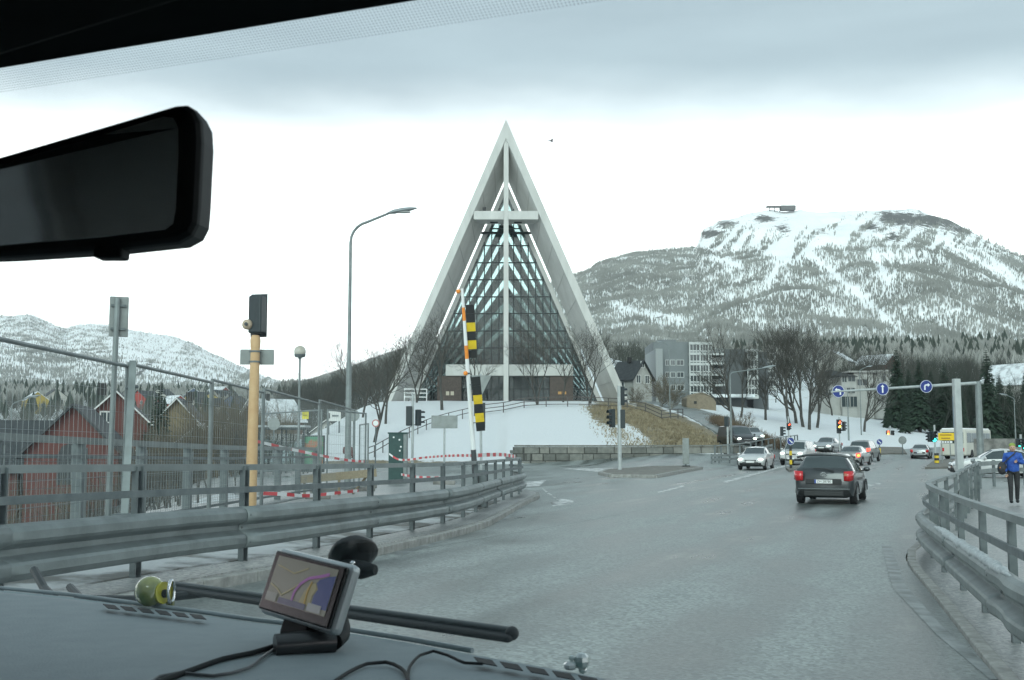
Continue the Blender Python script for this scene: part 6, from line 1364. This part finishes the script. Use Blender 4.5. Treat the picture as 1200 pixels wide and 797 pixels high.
# path with railing on the bank under the footway
post_fence('timber_fence', 'dark railing of the lower footpath on the left bank', [GP(60, 590, 38), GP(150, 570, 52), GP(240, 555, 66)], 1.1, (.95, .5), .05, .04, 2.5, RAILP)
pth = [GP(40, 0, 34), GP(150, 0, 49), GP(250, 0, 63), GP(262, 0, 60), GP(170, 0, 45), GP(60, 0, 31)]; sheet('footpath', [(p[0], p[1]) for p in pth], .06, ASPH2, 2, .3)

# dead grass tufts on the thawed bank
r = np.random.RandomState(3); n = 26000; X = r.uniform(6, 20, n); Y = r.uniform(88, 124, n)
den = sm((X - 8.0 + (r.rand(n) - .5) * 3) / 2.5) * (1 - sm((X - 17.5) / 2)) * (1 - .9 * np.exp(-((X - 10.8) / 1.0)**2 - ((Y - 98) / 11)**2)); k = (r.rand(n) < den) & (vnoise(X, Y, 2.0, 61) > .33) & ~inpoly(X, Y, SIDEROAD); X, Y = X[k], Y[k]; n = len(X); Z = T(X, Y); a = r.rand(n) * 6.28
h = r.uniform(.10, .32, n); w = r.uniform(.02, .06, n); lx, ly = r.normal(0, .14, n), r.normal(0, .14, n); v = np.zeros((n, 4, 3), np.float32); ca, sa = np.cos(a), np.sin(a)
for q, (sx, hz_) in enumerate(((-1, 0), (1, 0), (.4, 1), (-.4, 1))): v[:, q, 0] = X + ca * w * sx + lx * hz_; v[:, q, 1] = Y + sa * w * sx + ly * hz_; v[:, q, 2] = Z - .06 + h * hz_
o = np_mesh('dead_grass', v.reshape(-1, 3), np.arange(n * 4).reshape(-1, 4), 4, mat('dead_grass', (.33, .28, .185), .9, col2=(.19, .155, .095), scale=1.2)); tag(o, 'matted dead grass on the thawed bank right of the snow', None, None, 'stuff')
# ------------------------------------------------------------------ the vehicle the photograph is taken from
ZD, ZH, AV = EYE - .16, EYE + .20, math.radians(32)
FV, RV = Vector((math.sin(AV), math.cos(AV), 0)), Vector((math.cos(AV), -math.sin(AV), 0))
def PZ(px, py, z): d = ray(px, py); return Vector((0, 0, EYE)) + d * ((z - EYE) / d.z)
def vf(l, fw, z): v = RV * (l - .38) + FV * fw; return Vector((v.x, v.y, z))
van = thing('van', 'van the picture is taken from, seen from its passenger seat', 'van', (0, 0, Tz(0, 0)))
DASH = mat('dash_grey', (.225, .27, .282), .75, col2=(.25, .295, .308), scale=40, bump=.12, bscale=500, spec=.3); TRIM = mat('cabin_black', (.012, .015, .016), .7, spec=.3); LINER = mat('headliner', (.016, .020, .021), .95, spec=.1)
RUB = mat('wiper_rubber', (.02, .024, .026), .6); WIPG = mat('wiper_spoiler', (.06, .075, .08), .5)
cowl = [PZ(px, py, ZD) for px, py in ((-180, 674), (-90, 682), (0, 691), (75, 698), (150, 708), (225, 718), (300, 729), (405, 740), (480, 752), (550, 765), (625, 778), (700, 792), (800, 812), (930, 842), (1100, 885))]
cowl = cowl + [cowl[-1] + (cowl[-1] - cowl[-2]).normalized() * .65]
rows = [(-.012, -.03), (-.004, -.004), (.004, 0), (.03, .001), (.10, .004), (.2, .005), (.30, -.002), (.36, -.02), (.40, -.06), (.42, -.16), (.42, -.5)]
vs = [];
for (t, dz) in rows:
    for p in cowl: q = p - FV * t; vs.append((q.x, q.y, ZD + dz))
n = len(cowl); fs = [(i * n + j, i * n + j + 1, (i + 1) * n + j + 1, (i + 1) * n + j) for i in range(len(rows) - 1) for j in range(n - 1)]
dash = MB().add(vs, fs).build('dashboard', DASH, van, True, smooth=60)
head = [PZ(px, py, ZH) for px, py in ((-360, 139), (-160, 106), (0, 80), (120, 60), (245, 40), (370, 19.5), (490, 0), (620, -21), (760, -44), (900, -67), (1060, -93), (1250, -124), (1500, -165))]
head = [head[0] + (head[0] - head[1]).normalized() * .48] + head + [head[-1] + (head[-1] - head[-2]).normalized() * .5]
# headliner: runs back from the windscreen header
vs = []; n = len(head)
for (t, dz) in ((0, .03), (-.004, .008), (0, 0), (.03, .006), (.12, .02), (.4, .06), (1.0, .09), (2.6, .09)):
    for p in head: q = p - FV * t; vs.append((q.x, q.y, ZH + dz))
MB().add(vs, [(i * n + j, i * n + j + 1, (i + 1) * n + j + 1, (i + 1) * n + j) for i in range(7) for j in range(n - 1)]).build('headliner', LINER, van, True, smooth=60, solid=.012)
vz = MB().box((head[3] + head[4]) / 2 - FV * .11 + Vector((.02, 0, -.004)), (.36, .13, .016), -AV).build('sun_visor', LINER, van, True, bevel=.006)
# windscreen with printed dot band
WSG = glass('windscreen_glass', (.715, .895, .87), .028, .0)
m_ = 15; cw = [cowl[min(int(i * (len(cowl) - 1) / (m_ - 1)), len(cowl) - 1)] for i in range(m_)]
def resample(P, m):
    a = [0]; 
    for p, q in zip(P[:-1], P[1:]): a.append(a[-1] + (q - p).length)
    out = []
    for k in range(m):
        s = a[-1] * k / (m - 1); i = min(int(np.searchsorted(a, s, 'right')) - 1, len(P) - 2); out.append(P[i].lerp(P[i + 1], (s - a[i]) / (a[i + 1] - a[i])))
    return out
cw = [p + FV * .014 + Vector((0, 0, -.028)) for p in resample(cowl, m_)]; hw_ = [p + FV * .006 + Vector((0, 0, .012)) for p in resample(head, m_)]
vs = []
for k in range(7):
    f = k / 6
    for a_, b_ in zip(cw, hw_): p = a_.lerp(b_, f); vs.append(p + FV * (.03 * math.sin(math.pi * f)))
ws = MB().add(vs, [(k * m_ + i, k * m_ + i + 1, (k + 1) * m_ + i + 1, (k + 1) * m_ + i) for k in range(6) for i in range(m_ - 1)]).build('windscreen', WSG, van, True, smooth=80)
dm = bpy.data.materials.new('dot_band'); dm.use_nodes = True; nt = dm.node_tree; nt.nodes.clear()
tc = N(nt, 'ShaderNodeTexCoord'); vo = N(nt, 'ShaderNodeTexVoronoi', i_Scale=560.0, i_Randomness=0.0); vo.voronoi_dimensions = '2D'; nt.links.new(tc.outputs['UV'], vo.inputs['Vector'])
lt = N(nt, 'ShaderNodeMath', operation='LESS_THAN', i_1=.30); nt.links.new(vo.outputs['Distance'], lt.inputs[0]); tr = N(nt, 'ShaderNodeBsdfTransparent'); df = N(nt, 'ShaderNodeBsdfDiffuse'); df.inputs[0].default_value = (.03, .035, .04, 1)
mu = N(nt, 'ShaderNodeMath', operation='MULTIPLY', i_1=.32); nt.links.new(lt.outputs[0], mu.inputs[0]); mxs = N(nt, 'ShaderNodeMixShader'); nt.links.new(mu.outputs[0], mxs.inputs[0]); nt.links.new(tr.outputs[0], mxs.inputs[1]); nt.links.new(df.outputs[0], mxs.inputs[2]); om = N(nt, 'ShaderNodeOutputMaterial'); nt.links.new(mxs.outputs[0], om.inputs[0])
m_b = 40; hb_ = resample(head, m_b); band = []
for k in range(2):
    for p in hb_: band.append(p - FV * .004 + FV * (.0115 * k) + Vector((0, 0, -.0015 - .0095 * k)))
bo = MB().add(band, [(i, i + 1, m_b + i + 1, m_b + i) for i in range(m_b - 1)]).build('dot_band', dm, van, True)
uv = bo.data.uv_layers.new(name='UVMap'); cum = [0]
for p, q in zip(hb_[:-1], hb_[1:]): cum.append(cum[-1] + (q - p).length)
for lp in bo.data.loops: i = lp.vertex_index; uv.data[lp.index].uv = (cum[i % m_b], .019 * (i // m_b))
MB().tube([p + FV * .016 + Vector((0, 0, -.03)) for p in resample(cowl, 40)], .009, 6).build('windscreen_seal', RUB, van, True, smooth=60)
MB().tube([p + FV * .004 + Vector((0, 0, .001)) for p in cowl[1:10]], .0022, 6).build('dash_edge_strip', mat('dash_edge', (.30, .34, .36), .45), van, True, smooth=60)
# defroster vents
def vent(pa, pb, wpx, nsl):
    for k in range(nsl):
        f0, f1 = k / nsl + .02, (k + .8) / nsl; q = []
        for f, d in ((f0, 0), (f1, 0), (f1, wpx), (f0 + .0, wpx)): q.append(PZ(pa[0] + (pb[0] - pa[0]) * f + (6 if d else 0), pa[1] + (pb[1] - pa[1]) * f + d, ZD + .0062))
        MB().prism(q, (0, 0, .0006)).build('vent_slot', TRIM, van, True)
vent((118, 708), (240, 722), 5, 6); vent((552, 770), (705, 797), 7, 5)
# cabin shell
SH = mat('cabin_shell', (.42, .44, .44), .8, col2=(.34, .36, .36), scale=3)
zf = Tz(0, 0) + .35
for s in (-1, 1):
    l = s * .88
    for (f0, f1, z0, z1) in ((.75, -1.9, zf, 1.62), (-.62, -.76, 1.62, 2.26), (-1.72, -1.9, 1.62, 2.26), (-.76, -1.72, 2.08, 2.26), (.75, .28, 1.62, 1.66), (.30, -.62, 2.08, 2.26)):
        a_, b_ = vf(l, f0, (z0 + z1) / 2), vf(l, f1, (z0 + z1) / 2); MB().bar(a_, b_, .04, z1 - z0).build('side_panel', SH, van, True)
    a_, b_ = vf(l, .28, 1.85), vf(l, -.62, 1.85); MB().bar(a_, b_, .006, .46).build('side_window', glass('cabin_side_glass', (.6, .66, .66), .04), van, True)
    MB().bar(vf(l, -.76, 1.85), vf(l, -1.72, 1.85), .006, .46).build('side_window', MATS['cabin_side_glass'], van, True)
    MB().bar(vf(l * .98, .72, 1.66), vf(l * .93, .33, 2.17), .06, .06).build('windscreen_pillar', TRIM, van, True)
MB().bar(vf(-.88, -1.9, 1.4), vf(.88, -1.9, 1.4), .05, 1.75).build('rear_panel', SH, van, True); MB().box(vf(0, -.6, zf), (1.8, 2.7, .05), -AV).build('floor', SH, van, True)
MB().bar(vf(-.88, .74, 1.2), vf(.88, .74, 1.2), .04, 1.1).build('bulkhead', SH, van, True)
for l in (-.42, .40):
    MB().box(vf(l, -.42, 1.20), (.5, .5, .22), -AV).build('seat', SH, van, True, bevel=.08); MB().box(vf(l, -.72, 1.52), (.48, .16, .62), -AV).build('seat_back', SH, van, True, bevel=.07)
for l in (-.72, .72):
    for fw in (.2, -1.5): MB().disc(vf(l, fw, Tz(*vf(l, fw, 0).xy) + .33), .33, RV, .2, 20).build('wheel', TYRE, van, True)
MB().bar(vf(.70, -.55, 2.1), vf(.18, -.6, 1.5), .05, .004, FV).build('seat_belt', TRIM, van, True); MB().bar(vf(-.86, -.62, 1.6), vf(-.84, -.66, 2.24), .09, .09).build('door_pillar', TRIM, van, True)
# rear-view mirror
mY = lambda px, py=210: .50 + (110 - px) * .00012 + (py - 210) * .00007
outl = [(-110, 214), (0, 181), (120, 146), (203, 121.5), (217, 120.5), (228, 127), (235, 141), (236.5, 165), (233, 240), (231, 262), (224, 276), (208, 285), (120, 294.5), (0, 302), (-110, 306)]
inn = [(-100, 222), (0, 193), (120, 158), (190, 137), (203, 138), (209, 150), (209, 180), (206, 245), (203, 262), (194, 269), (120, 278), (0, 288), (-100, 293)]
mo = MB().prism([at(px, py, mY(px, py)) for px, py in outl], (-.004, .038, .004)).build('rear_view_mirror', TRIM, van, True, bevel=.006)
MIRR = mat('mirror_glass', (.75, .8, .8), .05, metal=1)
vsm = [at(px, py, mY(px, py) - .0012) for px, py in inn]; MB().prism(vsm, (0, .0008, 0)).build('mirror_glass', MIRR, mo, True)
MB().box(at(131, 297, .511), (.0135, .012, .006)).build('anti_dazzle_tab', TRIM, mo, True, bevel=.0015)
MB().cyl(at(-150, 200, .54), at(-190, 60, .58), .008, n=10).build('mirror_stalk', TRIM, mo, True)
# wiper
wa, wb = at(196, 689, 1.22), at(600, 748, .86)
MB().bar(wa, wb, .009, .0065, (0, -.3, 1)).build('wiper_blade', RUB, van, True, bevel=.003); up_ = Vector((0, .004, .005)); MB().bar(wa + up_, wb + up_ - (wb - wa) * .005, .005, .0055, (0, -.3, 1)).build('wiper_spoiler', WIPG, van, True, bevel=.002)
MB().ball(wb + Vector((.0, .004, .003)), .0055, (1, .8, 1), 10, 7).build('wiper_tip', RUB, van, True, smooth=60)
MB().tube([at(40, 668, 1.35), at(52, 690, 1.3), at(64, 702, 1.25)], .005, 8).build('wiper_arm', RUB, van, True); MB().tube([at(82, 688, 1.3), at(95, 702, 1.24), at(170, 703, 1.2), at(240, 695, 1.18)], .0045, 8).build('wiper_arm', RUB, van, True)
# ---- sat-nav
cN = at(356, 690, .845); wv = at(398, 701.5, .815) - at(312, 678, .875); hv_ = at(365, 648, .852) - at(346, 729, .838)
wv_l = wv.length * 1.02; ex = wv.normalized(); ez = (hv_ - ex * hv_.dot(ex)); hl_ = ez.length * 1.0; ez.normalize(); ey = ez.cross(ex); ey.normalize()    # ey points away from the viewer
Rn = Matrix((ex, ey, ez)).transposed()
nav = thing('satellite_navigator', 'silver-edged satellite navigator with map screen standing on the dashboard', 'sat-nav', PZ(352, 752, ZD + .004))
def nl(u, v, w): return cN + ex * u + ey * w + ez * v
hw2, hh2 = wv_l / 2, hl_ / 2
body_ = MB().box(nl(0, 0, .0055), (wv_l, .011, hl_), Rn).build('casing', mat('nav_silver', (.40, .44, .45), .35, metal=.5), nav, True, bevel=.0045)
MB().box(nl(0, 0, -.001), (wv_l - .006, .004, hl_ - .006), Rn).build('bezel', mat('nav_black', (.008, .009, .01), .25), nav, True, bevel=.0015)
sw, sh_ = hw2 - .0095, hh2 - .0085; sc_c = (-.0005, .002)
def scr(u, v, w): return nl(sc_c[0] + u * sw, sc_c[1] + v * sh_, w)
def spoly(name, pts, c, w, e=.10):
    return MB().prism([scr(u, v, w) for u, v in pts], ey * .0002).build(name, mat('map_' + name + str(c), c, .25, emit=e, ecol=c), scrn, True)
scrn = MB().prism([scr(-1, -1, -.0034), scr(1, -1, -.0034), scr(1, 1, -.0034), scr(-1, 1, -.0034)], ey * .0003).build('screen', mat('map_land', (.20, .21, .175), .25, emit=.10, ecol=(.30, .31, .25)), nav, True)
spoly('water', [(.52, -.75), (1, -.75), (1, .72), (.80, .62), (.55, .42), (.48, .25), (.58, 0), (.50, -.3)], (.05, .08, .22), -.0038)
spoly('shore', [(.10, -.75), (.46, -.75), (.46, -.3), (.54, 0), (.44, .25), (.30, .1), (.18, -.2)], (.34, .31, .17), -.0037)
def sline(name, pts, wd, c, w):
    mb = MB()
    for (a, b), (a2, b2) in zip(pts[:-1], pts[1:]): mb.bar(scr(a, b, w), scr(a2, b2, w), wd, .0002, ey)
    return mb.build(name, mat('map_' + name, c, .3, emit=.10, ecol=c), scrn, True)
sline('route', [(-.12, -.72), (-.12, -.35), (.0, .05), (.2, .35), (.55, .55), (.8, .72)], .0022, (.36, .14, .40), -.0041)
sline('main_road', [(.30, -.75), (.28, -.2), (.34, .25)], .0014, (.42, .28, .06), -.0041); sline('minor_road', [(-.95, -.25), (-.7, -.4), (-.5, -.62), (-.25, -.3), (-.05, .0)], .001, (.40, .36, .2), -.0040); sline('minor_road', [(-.9, .6), (-.3, .4), (.1, .75)], .0008, (.36, .36, .3), -.0040)
spoly('status_strip', [(-.55, -.98), (.35, -.98), (.35, -.72), (-.55, -.72)], (.09, .10, .16), -.0042); spoly('button', [(-.98, -.95), (-.62, -.95), (-.62, -.6), (-.98, -.6)], (.26, .28, .25), -.0043); spoly('button', [(.42, -.95), (.85, -.95), (.85, -.62), (.42, -.62)], (.34, .36, .36), -.0043)
MB().box(nl(.0, -hh2 - .004, .012), (.032, .02, .014), Rn).build('cradle', TRIM, nav, True, bevel=.003)
b0, b1 = PZ(322, 757, ZD + .010), PZ(392, 752, ZD + .010); MB().tube([b0, b0.lerp(b1, .5), b1], [.0085, .0095, .0085], 12).build('arm_bar', mat('nav_arm', (.03, .035, .038), .3), nav, True, smooth=50)
MB().tube([b1, at(401, 744, .85), at(403, 734, .87), at(398, 715, .89), at(396, 680, .9), at(404, 664, .9)], [.0065, .006, .005, .0045, .006, .007], 10).build('swivel_arm', TRIM, nav, True, smooth=50)
MB().cyl(nl(0, -hh2 - .006, .012), b0.lerp(b1, .55), .007, n=10).build('cradle_neck', TRIM, nav, True)
cc = at(414, 650, .905); ax_ = Vector((-.35, .55, .75)).normalized(); Rq = ax_.to_track_quat('Z', 'Y').to_matrix()
prof = [(0, .006), (.020, .005), (.0235, .001), (.0235, -.001), (.016, -.006), (.009, -.010), (.0, -.011)]; vs = []; nn = 20
tl = Matrix.Rotation(math.radians(-24), 3, 'Y')
for (r, z) in prof:
    for k in range(nn): a_ = 2 * math.pi * k / nn; vs.append(cc + tl @ Vector((math.cos(a_) * r * .86, math.sin(a_) * r * .8, math.sin(a_) * r * -.55 + z)))
MB().add(vs, [(i * nn + j, i * nn + (j + 1) % nn, (i + 1) * nn + (j + 1) % nn, (i + 1) * nn + j) for i in range(len(prof) - 1) for j in range(nn)]).build('suction_cup', mat('cup_black', (.006, .007, .008), .35), nav, True, smooth=60)
MB().tube([at(402, 664, .895), at(425, 668, .885), at(440, 668, .88)], [.006, .0075, .004], 10).build('locking_lever', TRIM, nav, True, smooth=60); MB().ball(at(413, 660, .88), .0022, nu=8, nv=6).build('screw', CHROME, nav, True)
# cables
def cable(label, pts, r=.0016, m=TRIM, lift=.0065):
    P = [PZ(px, py, ZD + lift) for px, py in pts]; SP = smooth_path(P, .01); o = MB().tube(SP, r, 7).build('cable', m, None, smooth=60); return tag(o, label, 'cable')
cable('thick black power cable running from the sat-nav to the lower left', [(322, 757), (296, 765), (262, 772), (228, 784), (192, 797), (170, 806)], .0020)
cable('thin grey cable looping below the thick one on the dash', [(326, 758), (308, 770), (290, 783), (250, 792), (212, 788), (186, 793), (178, 799)], .0012, mat('cable_grey', (.08, .09, .095), .5))
cable('black cable arching on the dash right of the sat-nav', [(390, 800), (408, 788), (430, 778), (452, 776), (470, 783), (478, 795), (478, 806)], .0013)
cable('thin cable curling toward the right defroster vent', [(478, 797), (480, 782), (492, 768), (508, 763), (525, 768), (545, 777), (566, 778)], .0011)
# ornaments on the sill
OLV = mat('olive_glass', (.30, .32, .07), .12, col2=(.20, .23, .06), scale=60, coat=.6, spec=.8)
c = PZ(180, 711, ZD) + Vector((0, 0, .0145)); t_ = thing('glass_ball_ornament', 'olive-yellow glossy ball ornament standing on the dashboard edge', 'ornament', c)
MB().ball((-.004, 0, .0), .0145, (1, 1, 1), 20, 14).build('ball', OLV, t_, smooth=60); MB().disc((.0095, -.003, -.001), .0105, (.8, -.5, .1), .004, 18).build('yellow_disc', mat('yellow_gloss', (.50, .46, .03), .2), t_); MB().disc((.012, -.0045, -.0015), .004, (.8, -.5, .1), .004, 12).build('dark_pupil', TRIM, t_)
MB().tube([(.017 + .001 * math.cos(a_), -.002 + .006 * math.cos(a_), .011 * math.sin(a_)) for a_ in np.linspace(0, 6.283, 17)], .0016, 6).build('chrome_ring', CHROME, t_, smooth=60); MB().box((.016, 0, -.012), (.006, .006, .005)).build('foot', mat('olive_dark', (.12, .13, .02), .4), t_)
c = PZ(677, 787, ZD) + Vector((0, 0, .005)); t_ = thing('crystal_figure', 'tiny clear crystal figurine on the dashboard edge', 'ornament', c); CRY = mat('crystal', (.55, .62, .62), .06, spec=1, coat=1)
MB().ball((.003, 0, .002), .0055, (1, 1, 1.1), 8, 6).build('body', CRY, t_); MB().ball((-.005, -.001, -.001), .0045, (1.2, 1, .7), 7, 5).build('head', CRY, t_); MB().ball((.0035, 0, -.004), .003, nu=6, nv=4).build('base', CRY, t_); MB().ball((-.004, 0, .004), .0022, nu=6, nv=4).build('ear', CRY, t_)

# ------------------------------------------------------------------ moist air: far things fade
hz = bpy.data.materials.new('moist_air'); hz.use_nodes = True; nt = hz.node_tree; nt.nodes.clear()
pv = N(nt, 'ShaderNodeVolumePrincipled', i_Density=.00008); pv.inputs['Color'].default_value = (.93, .97, 1, 1); pv.inputs['Anisotropy'].default_value = .1
ho = N(nt, 'ShaderNodeOutputMaterial'); nt.links.new(pv.outputs[0], ho.inputs['Volume'])
hz_ob = MB().box((0, 0, 330), (19000, 19000, 680)).build('haze', hz, None); tag(hz_ob, None, None, None, 'stuff')
